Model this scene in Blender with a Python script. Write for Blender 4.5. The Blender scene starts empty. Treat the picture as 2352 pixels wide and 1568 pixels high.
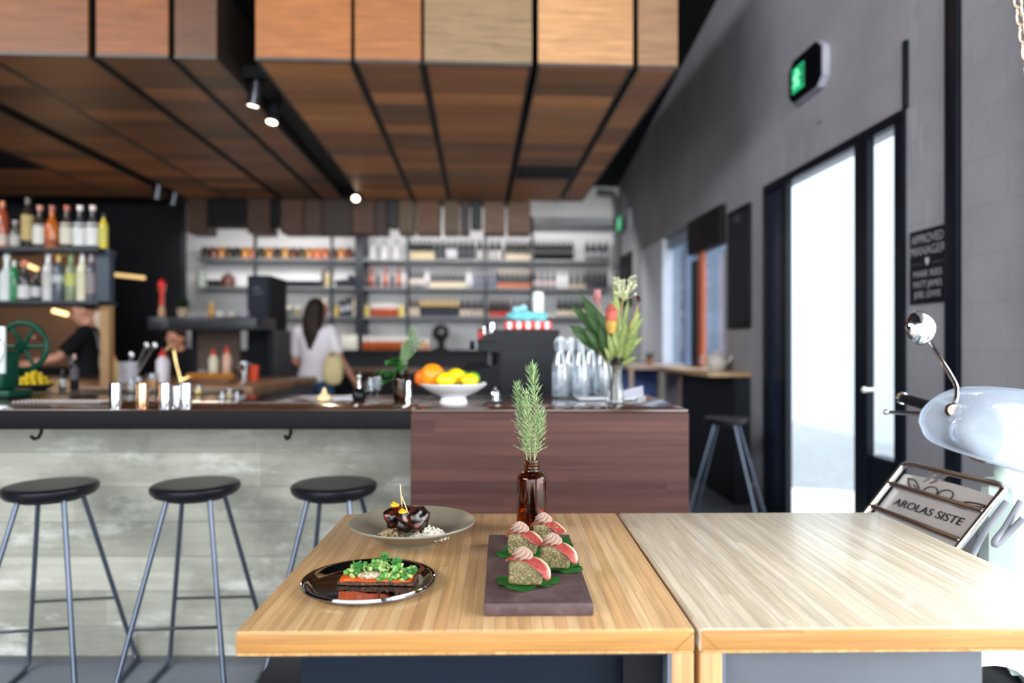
import bpy, bmesh, math, random
from mathutils import Vector, Matrix, Euler
from math import sin, cos, pi, radians as R

# ------------------------------------------------------------------ camera, sky, sun, daylight
scn = bpy.context.scene
COL = scn.collection
YAW = R(2.9)
SA, CA = sin(YAW), cos(YAW)
EYE = 1.22
cam_data = bpy.data.cameras.new('camera')
cam = bpy.data.objects.new('camera', cam_data)
COL.objects.link(cam)
cam.location = (0, 0, EYE)
cam.rotation_euler = (pi / 2, 0, -YAW)
cam_data.sensor_width = 36
cam_data.lens = 24
cam_data.shift_y = 0.0047
cam_data.clip_start = 0.05
cam_data.dof.use_dof = True
cam_data.dof.focus_distance = 1.46
cam_data.dof.aperture_fstop = 1.5
cam_data.dof.aperture_blades = 0
scn.camera = cam

scn.view_settings.view_transform = 'Standard'
scn.view_settings.look = 'None'
scn.view_settings.exposure = 0.0
scn.view_settings.gamma = 1.0
scn.view_settings.use_curve_mapping = False
scn.cycles.use_denoising = True
scn.cycles.max_bounces = 9
scn.cycles.diffuse_bounces = 4
scn.cycles.glossy_bounces = 4
scn.cycles.transmission_bounces = 9
scn.cycles.transparent_max_bounces = 12
scn.cycles.caustics_reflective = False
scn.cycles.caustics_refractive = False
scn.cycles.sample_clamp_indirect = 6.0

world = bpy.data.worlds.new('sky')
world.use_nodes = True
scn.world = world
wn = world.node_tree.nodes
wn['Background'].inputs[0].default_value = (0.84, 0.93, 1.0, 1)
wn['Background'].inputs[1].default_value = 3.5


def lamp(name, kind, loc, energy, color=(1, 1, 1), target=None, size=1.0, size_y=None, spot=None, blend=0.4, spread=None):
    d = bpy.data.lights.new(name, kind)
    d.energy = energy
    d.color = color
    if kind == 'AREA':
        d.shape = 'RECTANGLE' if size_y else 'SQUARE'
        d.size = size
        if size_y:
            d.size_y = size_y
        if spread:
            d.spread = spread
    elif kind == 'SUN':
        d.angle = size
    else:
        d.shadow_soft_size = size
    if spot:
        d.spot_size = spot
        d.spot_blend = blend
    o = bpy.data.objects.new(name, d)
    COL.objects.link(o)
    o.location = loc
    if target is not None:
        o.rotation_euler = (Vector(target) - Vector(loc)).to_track_quat('-Z', 'Y').to_euler()
    return o


WX = 2.1          # right wall plane
YB = 10.1         # back wall plane
# sun over the street, daylight through the open front and the open roller door on the right
lamp('sun', 'SUN', (6, -1, 8), 9.0, (1, 0.95, 0.86), (1.6, 0.5, 0), R(0.6))
lamp('daylight_front', 'AREA', (-1.6, -2.55, 1.75), 85, (0.97, 0.98, 1.0), (-1.6, 4, 1.95), 6.5, 2.9)
lamp('fill_soffit_fronts', 'AREA', (0.6, -2.6, 3.0), 52, (1.0, 0.98, 0.95), (0.3, 4.3, 3.75), 3.0, 0.8, spread=R(70))  # added fill, narrow spread, aimed to brighten the soffit fronts
lamp('daylight_roller_door', 'AREA', (2.3, 0.4, 1.45), 128, (0.98, 0.99, 1.0), (-3, 0.9, 1.0), 3.4, 2.1)
# added fill, high front left, to lift the grey wall and soffit fronts
lamp('fill_high_left', 'AREA', (-5.6, -1.2, 4.3), 380, (0.97, 0.98, 1.0), (2.1, 5.0, 2.0), 4.5, 1.3)
# down-light washing the bottle shelves
lamp('shelf_wash', 'AREA', (-1.0, 8.78, 2.62), 84, (1.0, 0.97, 0.94), (-1.0, 10.1, 1.2), 5.2, 0.25)


# ------------------------------------------------------------------ pixel -> place helpers
def _ray(px, py):
    u = (px - 1176) / 1568.0
    v = (795 - py) / 1568.0
    return Vector((SA + CA * u, CA - SA * u, v))


CP = Vector((0, 0, EYE))


def onx(px, py, X=WX):
    r = _ray(px, py)
    return CP + r * (X / r.x)


def ony(px, py, Y):
    r = _ray(px, py)
    return CP + r * (Y / r.y)


def onz(px, py, z):
    r = _ray(px, py)
    return CP + r * ((z - EYE) / r.z)


def atd(px, py, d):
    return CP + _ray(px, py) * d


def lat(l, d, z=0.0):
    """camera-aligned lateral / depth to world"""
    return Vector((l * CA + d * SA, d * CA - l * SA, z))


# ------------------------------------------------------------------ objects
def tag(o, label=None, cat=None, group=None, kind=None):
    if label:
        o['label'] = label
    if cat:
        o['category'] = cat
    if group:
        o['group'] = group
    if kind:
        o['kind'] = kind
    return o


def thing(name, label, cat, loc=(0, 0, 0), rotz=0.0, group=None):
    o = bpy.data.objects.new(name, None)
    o.empty_display_size = 0.05
    COL.objects.link(o)
    o.location = loc
    o.rotation_euler = (0, 0, rotz)
    return tag(o, label, cat, group)


def dup(root, loc=None, rotz=None, label=None, group=None, scale=None):
    r = root.copy()
    COL.objects.link(r)
    if loc is not None:
        r.location = loc
    if rotz is not None:
        r.rotation_euler = (0, 0, rotz)
    if scale is not None:
        r.scale = scale if hasattr(scale, '__len__') else (scale,) * 3
    if label:
        r['label'] = label
    if group:
        r['group'] = group
    for ch in KIDS.get(root.name, []):
        c = ch.copy()
        COL.objects.link(c)
        c.parent = r
        KIDS.setdefault(r.name, []).append(c)
        for g in KIDS.get(ch.name, []):
            d = g.copy()
            COL.objects.link(d)
            d.parent = c
            KIDS.setdefault(c.name, []).append(d)
    return r


KIDS = {}


class MB:
    """collects shapes in one mesh"""

    def __init__(self):
        self.bm = bmesh.new()

    def box(self, x0, x1, y0, y1, z0, z1, bev=0.0, seg=2):
        vs = [self.bm.verts.new((x, y, z)) for x in (x0, x1) for y in (y0, y1) for z in (z0, z1)]
        f = [(0, 1, 3, 2), (4, 6, 7, 5), (0, 4, 5, 1), (2, 3, 7, 6), (0, 2, 6, 4), (1, 5, 7, 3)]
        fs = [self.bm.faces.new([vs[i] for i in q]) for q in f]
        bmesh.ops.recalc_face_normals(self.bm, faces=fs)
        if bev > 0:
            es = list({e for q in fs for e in q.edges})
            bmesh.ops.bevel(self.bm, geom=es, offset=bev, segments=seg, profile=0.5, affect='EDGES', clamp_overlap=True)
        return self

    def obox(self, c, half, axes, bev=0.0):
        """oriented box: centre, half sizes, three axis vectors"""
        c = Vector(c)
        before = set(self.bm.verts)
        self.box(-half[0], half[0], -half[1], half[1], -half[2], half[2], bev)
        ax = [Vector(a).normalized() for a in axes]
        for v in self.bm.verts:
            if v not in before:
                p = v.co.copy()
                v.co = c + ax[0] * p.x + ax[1] * p.y + ax[2] * p.z
        return self

    def ring(self, pts):
        return [self.bm.verts.new(p) for p in pts]

    def loft(self, rings, cap=True, closed=True):
        vr = [self.ring(r) for r in rings]
        n = len(vr[0])
        for a, b in zip(vr, vr[1:]):
            rng = range(n) if closed else range(n - 1)
            for i in rng:
                j = (i + 1) % n
                try:
                    self.bm.faces.new((a[i], a[j], b[j], b[i]))
                except ValueError:
                    pass
        if cap and closed:
            self.bm.faces.new(list(reversed(vr[0])))
            self.bm.faces.new(vr[-1])
        return self

    def tube(self, pts, r, seg=10, cap=True):
        pts = [Vector(p) for p in pts]
        n = len(pts)
        rs = r if hasattr(r, '__len__') else [r] * n
        rings = []
        prev = None
        for i, p in enumerate(pts):
            t = (pts[min(i + 1, n - 1)] - pts[max(i - 1, 0)])
            if t.length < 1e-9:
                t = Vector((0, 0, 1))
            t.normalize()
            if prev is None:
                ref = Vector((0, 0, 1)) if abs(t.z) < 0.9 else Vector((1, 0, 0))
                u = t.cross(ref).normalized()
            else:
                u = (prev - t * prev.dot(t))
                if u.length < 1e-6:
                    u = t.orthogonal()
                u.normalize()
            prev = u
            w = t.cross(u)
            rings.append([p + (u * cos(2 * pi * k / seg) + w * sin(2 * pi * k / seg)) * rs[i] for k in range(seg)])
        return self.loft(rings, cap)

    def cyl(self, p0, p1, r0, r1=None, seg=20):
        return self.tube([p0, p1], [r0, r0 if r1 is None else r1], seg)

    def lathe(self, prof, c=(0, 0, 0), seg=28, sx=1.0, sy=1.0):
        """profile of (radius, z); radius 0 closes the end"""
        c = Vector(c)
        prev = None
        for (r, z) in prof:
            if r < 1e-6:
                cur = [self.bm.verts.new(c + Vector((0, 0, z)))]
            else:
                cur = [self.bm.verts.new(c + Vector((r * sx * cos(2 * pi * k / seg), r * sy * sin(2 * pi * k / seg), z))) for k in range(seg)]
            if prev is not None:
                for k in range(seg):
                    j = (k + 1) % seg
                    if len(prev) == 1 and len(cur) == 1:
                        break
                    if len(prev) == 1:
                        self.bm.faces.new((prev[0], cur[j], cur[k]))
                    elif len(cur) == 1:
                        self.bm.faces.new((prev[k], prev[j], cur[0]))
                    else:
                        self.bm.faces.new((prev[k], prev[j], cur[j], cur[k]))
            prev = cur
        return self

    def ball(self, c, r, seg=16, rings=10, jitter=0.0, rnd=None):
        c = Vector(c)
        rx, ry, rz = r if hasattr(r, '__len__') else (r, r, r)
        ret = bmesh.ops.create_uvsphere(self.bm, u_segments=seg, v_segments=rings, radius=1.0)
        for v in ret['verts']:
            k = 1.0
            if jitter:
                k += (rnd or random).uniform(-jitter, jitter)
            v.co = Vector((v.co.x * rx * k, v.co.y * ry * k, v.co.z * rz * k)) + c
        return self

    def torus(self, c, Rr, r, seg=28, ts=8, axis='z', M=None):
        c = Vector(c)
        rings = []
        vr = []
        for i in range(seg):
            a = 2 * pi * i / seg
            row = []
            for k in range(ts):
                b = 2 * pi * k / ts
                p = Vector(((Rr + r * cos(b)) * cos(a), (Rr + r * cos(b)) * sin(a), r * sin(b)))
                if axis == 'x':
                    p = Vector((p.z, p.x, p.y))
                elif axis == 'y':
                    p = Vector((p.x, p.z, p.y))
                if M is not None:
                    p = M @ p
                row.append(self.bm.verts.new(c + p))
            vr.append(row)
        for i in range(seg):
            a, b = vr[i], vr[(i + 1) % seg]
            for k in range(ts):
                j = (k + 1) % ts
                self.bm.faces.new((a[k], a[j], b[j], b[k]))
        return self

    def prism(self, pts, vec):
        """polygon pts swept along vec"""
        vec = Vector(vec)
        pts = [Vector(p) for p in pts]
        return self.loft([pts, [p + vec for p in pts]])

    def sheet(self, grid, thick=0.0, nrm=None):
        """grid[i][j] of points; optional thickness via solid offset"""
        vr = [[self.bm.verts.new(p) for p in row] for row in grid]
        fs = []
        for i in range(len(vr) - 1):
            for j in range(len(vr[0]) - 1):
                fs.append(self.bm.faces.new((vr[i][j], vr[i + 1][j], vr[i + 1][j + 1], vr[i][j + 1])))
        if thick:
            bmesh.ops.recalc_face_normals(self.bm, faces=fs)
            bmesh.ops.solidify(self.bm, geom=fs, thickness=thick)
        return self

    def move(self, M):
        bmesh.ops.transform(self.bm, matrix=M, verts=self.bm.verts)
        return self

    def build(self, name, mat, parent=None, smooth=True, angle=40, remesh=0.0, sm=0, mats=None, recalc=True):
        if recalc:
            bmesh.ops.recalc_face_normals(self.bm, faces=self.bm.faces)
        me = bpy.data.meshes.new(name)
        self.bm.to_mesh(me)
        self.bm.free()
        for m in (mats or [mat]):
            me.materials.append(m)
        if smooth:
            me.shade_smooth()
            if angle and not remesh:
                me.set_sharp_from_angle(angle=R(angle))
        o = bpy.data.objects.new(name, me)
        COL.objects.link(o)
        if parent is not None:
            o.parent = parent
            KIDS.setdefault(parent.name, []).append(o)
        if remesh:
            md = o.modifiers.new('remesh', 'REMESH')
            md.mode = 'VOXEL'
            md.voxel_size = remesh
            md.use_smooth_shade = True
            if sm:
                s = o.modifiers.new('smooth', 'SMOOTH')
                s.factor = 0.5
                s.iterations = sm
        return o


def structure(name, mb, mat, label=None, **kw):
    o = mb.build(name, mat, None, **kw)
    o['kind'] = 'structure'
    if label:
        o['label'] = label
    return o


def text_mesh(name, body, size, mat, parent, M, extrude=0.001, align='CENTER', width=None):
    cu = bpy.data.curves.new(name, 'FONT')
    cu.body = body
    cu.size = size
    cu.extrude = extrude
    cu.align_x = align
    cu.align_y = 'CENTER'
    tmp = bpy.data.objects.new(name, cu)
    COL.objects.link(tmp)
    dg = bpy.context.evaluated_depsgraph_get()
    me = bpy.data.meshes.new_from_object(tmp.evaluated_get(dg))
    bpy.data.objects.remove(tmp)
    bpy.data.curves.remove(cu)
    me.transform(M)
    me.materials.clear()
    me.materials.append(mat)
    o = bpy.data.objects.new(name, me)
    COL.objects.link(o)
    if parent is not None:
        o.parent = parent
        KIDS.setdefault(parent.name, []).append(o)
    return o


# ------------------------------------------------------------------ materials
def lin(c):
    f = lambda v: (v / 12.92) if v <= 0.04045 else ((v + 0.055) / 1.055) ** 2.4
    return tuple(f(v / 255.0) for v in c)


class NT:
    def __init__(self, name):
        self.m = bpy.data.materials.new(name)
        self.m.use_nodes = True
        self.t = self.m.node_tree
        self.n = self.t.nodes
        self.bsdf = self.n['Principled BSDF']
        self.out = self.n['Material Output']

    def add(self, kind, **kw):
        nd = self.n.new(kind)
        for k, v in kw.items():
            setattr(nd, k, v)
        return nd

    def link(self, a, b):
        self.t.links.new(a, b)

    def val(self, nd, **kw):
        for k, v in kw.items():
            nd.inputs[k].default_value = v
        return nd

    def coord(self, scale=(1, 1, 1), kind='Object', loc=(0, 0, 0)):
        tc = self.add('ShaderNodeTexCoord')
        mp = self.add('ShaderNodeMapping')
        mp.inputs['Scale'].default_value = scale
        mp.inputs['Location'].default_value = loc
        self.link(tc.outputs[kind], mp.inputs['Vector'])
        return mp.outputs['Vector']

    def noise(self, vec, scale=5, detail=4, rough=0.55):
        nz = self.add('ShaderNodeTexNoise')
        nz.inputs['Scale'].default_value = scale
        nz.inputs['Detail'].default_value = detail
        nz.inputs['Roughness'].default_value = rough
        self.link(vec, nz.inputs['Vector'])
        return nz.outputs['Fac']

    def ramp(self, fac, stops, interp='LINEAR'):
        rp = self.add('ShaderNodeValToRGB')
        rp.color_ramp.interpolation = interp
        el = rp.color_ramp.elements
        while len(el) < len(stops):
            el.new(0.5)
        for e, (p, c) in zip(el, stops):
            e.position = p
            e.color = (*c, 1) if len(c) == 3 else c
        self.link(fac, rp.inputs['Fac'])
        return rp.outputs['Color']

    def mix(self, a, b, fac, mode='MIX'):
        mx = self.add('ShaderNodeMix', data_type='RGBA', blend_type=mode)
        for sock, v in ((mx.inputs[0], fac), (mx.inputs[6], a), (mx.inputs[7], b)):
            if isinstance(v, (int, float)):
                sock.default_value = v
            elif isinstance(v, tuple):
                sock.default_value = (*v, 1) if len(v) == 3 else v
            else:
                self.link(v, sock)
        return mx.outputs[2]

    def math(self, op, a, b=0.0, c=0.0):
        m = self.add('ShaderNodeMath', operation=op)
        for s, v in zip(m.inputs, (a, b, c)):
            if isinstance(v, (int, float)):
                s.default_value = v
            else:
                self.link(v, s)
        return m.outputs[0]

    def bump(self, height, strength=0.2, dist=0.01):
        b = self.add('ShaderNodeBump')
        b.inputs['Strength'].default_value = strength
        b.inputs['Distance'].default_value = dist
        self.link(height, b.inputs['Height'])
        self.link(b.outputs['Normal'], self.bsdf.inputs['Normal'])
        return b

    def color(self, sock):
        self.link(sock, self.bsdf.inputs['Base Color'])


def P(name, c, rough=0.5, metal=0.0, var=0.12, scale=8.0, stretch=(1, 1, 1), bump=0.0, spec=0.5, coat=0.0, sheen=0.0, sss=0.0):
    """solid procedural material with gentle tonal variation"""
    t = NT(name)
    if sum(c) < 150 and metal == 0:
        spec = min(spec, 0.22)
    c = lin(c)
    v = t.coord(stretch)
    f = t.noise(v, scale, 4)
    lo = tuple(x * (1 - var) for x in c)
    hi = tuple(min(1.0, x * (1 + var)) for x in c)
    t.color(t.ramp(f, [(0.3, lo), (0.7, hi)]))
    b = t.bsdf
    b.inputs['Roughness'].default_value = rough
    b.inputs['Metallic'].default_value = metal
    b.inputs['Specular IOR Level'].default_value = spec
    b.inputs['Coat Weight'].default_value = coat
    if sheen:
        b.inputs['Sheen Weight'].default_value = sheen
    if sss:
        b.inputs['Subsurface Weight'].default_value = sss
        b.inputs['Subsurface Radius'].default_value = (0.01, 0.004, 0.002)
    if bump:
        t.bump(t.noise(v, scale * 3, 5), bump)
    return t.m


def GLASS(name, c, rough=0.02, ior=1.45):
    t = NT(name)
    b = t.bsdf
    b.inputs['Transmission Weight'].default_value = 1.0
    b.inputs['IOR'].default_value = ior
    b.inputs['Roughness'].default_value = rough
    f = t.noise(t.coord(), 3.0, 2)
    t.color(t.ramp(f, [(0.3, tuple(x * 0.97 for x in c)), (0.7, c)]))
    return t.m


def THIN(name, c=(0.95, 0.98, 1.0), refl=0.08, rough=0.0, haze=0.0):
    """thin pane: mostly see-through with a weak mirror reflection"""
    t = NT(name)
    tr = t.add('ShaderNodeBsdfTransparent')
    tr.inputs[0].default_value = (*c, 1)
    gl = t.add('ShaderNodeBsdfGlossy')
    gl.inputs['Roughness'].default_value = max(rough, 0.01)
    fr = t.add('ShaderNodeFresnel')
    fr.inputs[0].default_value = 1.45
    mx = t.add('ShaderNodeMixShader')
    geo = t.add('ShaderNodeNewGeometry')
    front = t.math('SUBTRACT', 1.0, geo.outputs['Backfacing'])
    fac = t.math('MULTIPLY', t.math('ADD', fr.outputs[0], refl - 0.04), front)
    t.link(fac, mx.inputs[0])
    t.link(tr.outputs[0], mx.inputs[1])
    t.link(gl.outputs[0], mx.inputs[2])
    last = mx
    if haze:
        df = t.add('ShaderNodeBsdfDiffuse')
        df.inputs[0].default_value = (0.85, 0.9, 0.95, 1)
        tl_ = t.add('ShaderNodeBsdfTranslucent')
        tl_.inputs[0].default_value = (0.85, 0.9, 0.95, 1)
        m3 = t.add('ShaderNodeMixShader')
        t.link(df.outputs[0], m3.inputs[1])
        t.link(tl_.outputs[0], m3.inputs[2])
        m2 = t.add('ShaderNodeMixShader')
        m2.inputs[0].default_value = haze
        t.link(mx.outputs[0], m2.inputs[1])
        t.link(m3.outputs[0], m2.inputs[2])
        last = m2
    t.link(last.outputs[0], t.out.inputs['Surface'])
    return t.m


def EMIT(name, c, s):
    t = NT(name)
    b = t.bsdf
    b.inputs['Base Color'].default_value = (*c, 1)
    b.inputs['Emission Color'].default_value = (*c, 1)
    b.inputs['Emission Strength'].default_value = s
    return t.m


def CHROME(name, c=(0.82, 0.83, 0.85), rough=0.08):
    t = NT(name)
    b = t.bsdf
    b.inputs['Metallic'].default_value = 1.0
    f = t.noise(t.coord(), 20, 3)
    t.color(t.ramp(f, [(0.3, tuple(x * 0.93 for x in c)), (0.7, c)]))
    b.inputs['Roughness'].default_value = rough
    return t.m


def PLANKS(name, tones, width, axis, grain_axis, rough=0.5, seam=0.35, grain=0.35, length=None, gscale=1.0, bump=0.05, tint=None, coat=0.0, seamw=0.04):
    """strips of timber: width across `axis`, grain running along `grain_axis` (0,1,2)"""
    t = NT(name)
    tc = t.add('ShaderNodeTexCoord')
    sx = t.add('ShaderNodeSeparateXYZ')
    t.link(tc.outputs['Object'], sx.inputs[0])
    u = t.math('DIVIDE', sx.outputs[axis], width)
    idx = t.math('FLOOR', u)
    wv = t.add('ShaderNodeTexWhiteNoise', noise_dimensions='2D')
    cb = t.add('ShaderNodeCombineXYZ')
    t.link(idx, cb.inputs[0])
    if length:
        off = t.math('MULTIPLY', t.math('FRACT', t.math('MULTIPLY', idx, 0.377)), length)
        l2 = t.math('FLOOR', t.math('DIVIDE', t.math('ADD', sx.outputs[grain_axis], off), length))
        t.link(l2, cb.inputs[1])
    oi = t.add('ShaderNodeObjectInfo')
    rz = t.math('MULTIPLY', oi.outputs['Random'], 50.0)
    ad = t.add('ShaderNodeVectorMath', operation='ADD')
    cz = t.add('ShaderNodeCombineXYZ')
    t.link(rz, cz.inputs[0])
    t.link(rz, cz.inputs[1])
    t.link(cb.outputs[0], ad.inputs[0])
    t.link(cz.outputs[0], ad.inputs[1])
    t.link(ad.outputs[0], wv.inputs['Vector'])
    n = len(tones)
    base = t.ramp(wv.outputs['Value'], [(i / max(1, n - 1), lin(c)) for i, c in enumerate(tones)])
    sc = [45.0 * gscale] * 3
    sc[grain_axis] = 2.2 * gscale
    mp = t.add('ShaderNodeMapping')
    mp.inputs['Scale'].default_value = sc
    t.link(tc.outputs['Object'], mp.inputs['Vector'])
    av = t.add('ShaderNodeVectorMath', operation='ADD')
    t.link(mp.outputs[0], av.inputs[0])
    t.link(wv.outputs['Color'], av.inputs[1])
    g = t.noise(av.outputs[0], 1.0, 5, 0.6)
    gm = t.ramp(g, [(0.32, (1 - grain,) * 3), (0.62, (1.0, 1.0, 1.0)), (0.8, (1 + grain * 0.15,) * 3)])
    c = t.mix(base, gm, 1.0, 'MULTIPLY')
    if seam:
        fr = t.math('FRACT', u)
        e = t.math('MINIMUM', fr, t.math('SUBTRACT', 1.0, fr))
        sm = t.math('LESS_THAN', e, seamw)
        c = t.mix(c, tuple(x * 0.35 for x in lin(tones[0])), t.math('MULTIPLY', sm, seam))
    t.color(c)
    t.bsdf.inputs['Roughness'].default_value = rough
    t.bsdf.inputs['Coat Weight'].default_value = coat
    if bump:
        t.bump(g, bump, 0.004)
    return t.m


BLACK = P('matte_black', (14, 15, 19), 0.55, spec=0.3)
NAVY = P('dark_navy_metal', (14, 19, 29), 0.4, 0.0, spec=0.35)
BLACKGLOSS = P('black_gloss', (15, 16, 20), 0.22)
STEEL = CHROME('brushed_steel', (0.62, 0.63, 0.65), 0.28)
CHR = CHROME('chrome', (0.85, 0.86, 0.88), 0.05)
COPPER = CHROME('copper', (0.85, 0.45, 0.25), 0.15)
BRASS = CHROME('brass', (0.85, 0.6, 0.25), 0.18)
WHITE = P('white_ceramic', (232, 232, 230), 0.25, var=0.03)
PAPER = P('white_paper', (225, 226, 232), 0.8, var=0.03)
CREAM = P('cream_label', (214, 200, 168), 0.7, var=0.08)

# ------------------------------------------------------------------ the room
def plaster(name, c, blocks=True):
    t = NT(name)
    v = t.coord()
    c = lin(c)
    f = t.noise(v, 1.6, 6, 0.6)
    col = t.ramp(f, [(0.3, tuple(x * 0.82 for x in c)), (0.7, tuple(x * 1.12 for x in c))])
    # pale vertical drips and scuffs in the paint
    f2 = t.noise(t.coord((1, 4.2, 0.55)), 1.3, 3)
    col = t.mix(col, tuple(min(1, x * 1.6) for x in c), t.math('MULTIPLY', t.math('GREATER_THAN', f2, 0.68), 0.25))
    if blocks:
        tc = t.add('ShaderNodeTexCoord')
        sx = t.add('ShaderNodeSeparateXYZ')
        t.link(tc.outputs['Object'], sx.inputs[0])
        z = t.math('FRACT', t.math('DIVIDE', sx.outputs[2], 0.2))
        row = t.math('FLOOR', t.math('DIVIDE', sx.outputs[2], 0.2))
        y = t.math('FRACT', t.math('ADD', t.math('DIVIDE', sx.outputs[1], 0.4), t.math('MULTIPLY', row, 0.5)))
        j = t.math('MAXIMUM', t.math('LESS_THAN', z, 0.04), t.math('LESS_THAN', y, 0.02))
        col = t.mix(col, tuple(x * 0.72 for x in c), t.math('MULTIPLY', j, 0.28))
        t.bump(j, -0.1, 0.004)
    t.color(col)
    t.bsdf.inputs['Roughness'].default_value = 0.75
    return t.m


GREYWALL = plaster('grey_painted_blockwork', (152, 151, 157))
WHITEWALL = P('white_wall_paint', (226, 226, 228), 0.8, var=0.04, scale=2)
DARKWALL = P('dark_wall_paint', (20, 22, 27), 0.7)


def floor_mat():
    t = NT('polished_concrete_floor')
    v = t.coord()
    f = t.noise(v, 1.4, 6)
    f2 = t.noise(v, 14, 4)
    c = t.ramp(f, [(0.3, lin((96, 104, 116))), (0.7, lin((132, 138, 148)))])
    c = t.mix(c, lin((84, 90, 100)), t.math('MULTIPLY', t.math('GREATER_THAN', f2, 0.62), 0.25))
    t.color(c)
    t.bsdf.inputs['Roughness'].default_value = 0.35
    return t.m


structure('floor', MB().box(-7.2, WX + 0.2, -3.2, YB + 0.2, -0.12, 0.0), floor_mat(), 'grey polished concrete floor')

# right wall, with its openings
XR0, XR1 = WX, WX + 0.2
DY0 = onx(2082, 300).y      # near edge of glazed door frame
DY1 = onx(1758, 424).y      # far edge
DZ = onx(2057, 264).z
WIN_A = onx(1668, 600).y    # orange window near edge
WIN_B = onx(1592, 600).y
WIN_C = onx(1472, 600).y
WZ = 2.44
SILL = 1.03
ROLL = 2.42
ZT = 5.6
mb = MB()
mb.box(XR0, XR1, -3.2, -2.5, 0, ZT)
mb.box(XR0, XR1, -2.5, ROLL, 2.62, ZT)
mb.box(XR0, XR1, ROLL, DY0, 0, ZT)
mb.box(XR0, XR1, DY0, DY1, DZ, ZT)
mb.box(XR0, XR1, DY1, WIN_A, 0, ZT)
mb.box(XR0, XR1, WIN_A, WIN_C, WZ, ZT)
mb.box(XR0, XR1, WIN_A, WIN_C, 0, SILL)
mb.box(XR0, XR1, WIN_C, YB, 0, ZT)
structure('wall_right', mb, GREYWALL, 'grey painted blockwork wall with glazed door and windows', smooth=False)
structure('wall_back', MB().box(-7.2, WX, YB, YB + 0.15, 0, 5.0), WHITEWALL, 'white wall behind the bottle shelves')
structure('wall_left', MB().box(-7.4, -7.2, -3.2, YB + 0.15, 0, 5.6), DARKWALL)
mb = MB().box(-7.2, WX + 0.2, -3.2, -3.0, 3.3, 5.6)
mb.box(-7.2, -5.6, -3.2, -3.0, 0, 3.3).box(1.9, WX, -3.2, -3.0, 0, 3.3)
structure('wall_front', mb, GREYWALL)
# sloping dark roof lining
mb = MB()
mb.prism([(-7.4, -3.2, 5.7), (-7.4, YB + 0.3, 3.55), (-7.4, YB + 0.3, 3.7), (-7.4, -3.2, 5.85)], (WX + 7.7, 0, 0))
structure('ceiling', mb, P('black_roof_lining', (16, 19, 22), 0.8), 'dark sloping roof lining above the timber boxes')
# dark partition at the left of the shelves
PX = atd(458, 600, 9.2).x
structure('wall_kitchen', MB().box(-7.2, PX, 8.85, 9.0, 0, 4.2), DARKWALL, 'dark kitchen wall left of the bottle shelves')

# steel post on the right wall, with thin steel trim and jamb of the open roller door
def wall_strip(name, p0, p1, mat, label, depth=0.06):
    y0, y1 = sorted((p0[0], p1[0]))
    z0, z1 = sorted((p0[1], p1[1]))
    return structure(name, MB().box(WX - depth, WX - 0.001, y0, y1, z0, z1, 0.004), mat, label)


y0, y1 = onx(2180, 500).y, onx(2210, 500).y
wall_strip('trim_1', (y0, 0.0), (y1, 4.9), NAVY, 'dark steel post running up the grey wall', 0.025)
y0 = onx(2080, 300).y
wall_strip('trim_2', (y0 - 0.03, DZ), (y0, onx(2079, 97).z), NAVY, 'thin dark strip rising above the glass door', 0.02)
wall_strip('trim_3', (ROLL - 0.1, 0.0), (ROLL + 0.02, 2.62), NAVY, 'dark jamb of the open roller door', 0.05)

# glazed door with sidelight
dr = thing('door_1', 'dark framed glass door with narrow sidelight in grey wall', None)
dr['kind'] = 'structure'
ym1, ym2 = onx(1970, 320).y, onx(2000, 300).y
yd1 = onx(1813, 420).y
mb = MB()
fx0, fx1 = WX - 0.02, WX + 0.02
mb.box(fx0, fx1, DY0, DY1, DZ - 0.055, DZ)                # head
mb.box(fx0, fx1, yd1, yd1 + 0.09, 0, DZ - 0.05)           # far jamb, first
mb.box(fx0, fx1, DY1 - 0.06, DY1, 0, DZ - 0.05)           # far jamb, outer
mb.box(fx0, fx1, ym2, ym1 + 0.0, 0, DZ - 0.05)            # mullion
mb.box(fx0, fx1, DY0, onx(2062, 300).y, 0, DZ - 0.05)     # near jamb
mb.build('door_frame', NAVY, dr)
MB().box(WX + 0.01, WX + 0.05, yd1 + 0.09, DY1 - 0.06, 0, DZ - 0.05).build('folded_leaf', P('dark_blue_leaf', (34, 44, 66), 0.3), dr)
gl = THIN('door_glass', (0.97, 0.99, 1.0), 0.05)
MB().box(WX + 0.03, WX + 0.04, ym1, yd1, 0.07, DZ - 0.05).build('door_pane', gl, dr)
MB().box(WX + 0.03, WX + 0.04, onx(2062, 300).y, ym2, 0.55, DZ - 0.05).build('sidelight_pane', gl, dr)
zk = onx(2030, 1052).z
MB().box(WX - 0.01, WX + 0.06, onx(2062, 300).y, ym2, 0, zk).build('kick_panel', NAVY, dr)
c = onx(1985, 895, WX - 0.06)
MB().ball(c, 0.014, 14, 8).cyl(c, c + Vector((0.05, 0, 0)), 0.008).build('door_knob', WHITE, dr)

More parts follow.
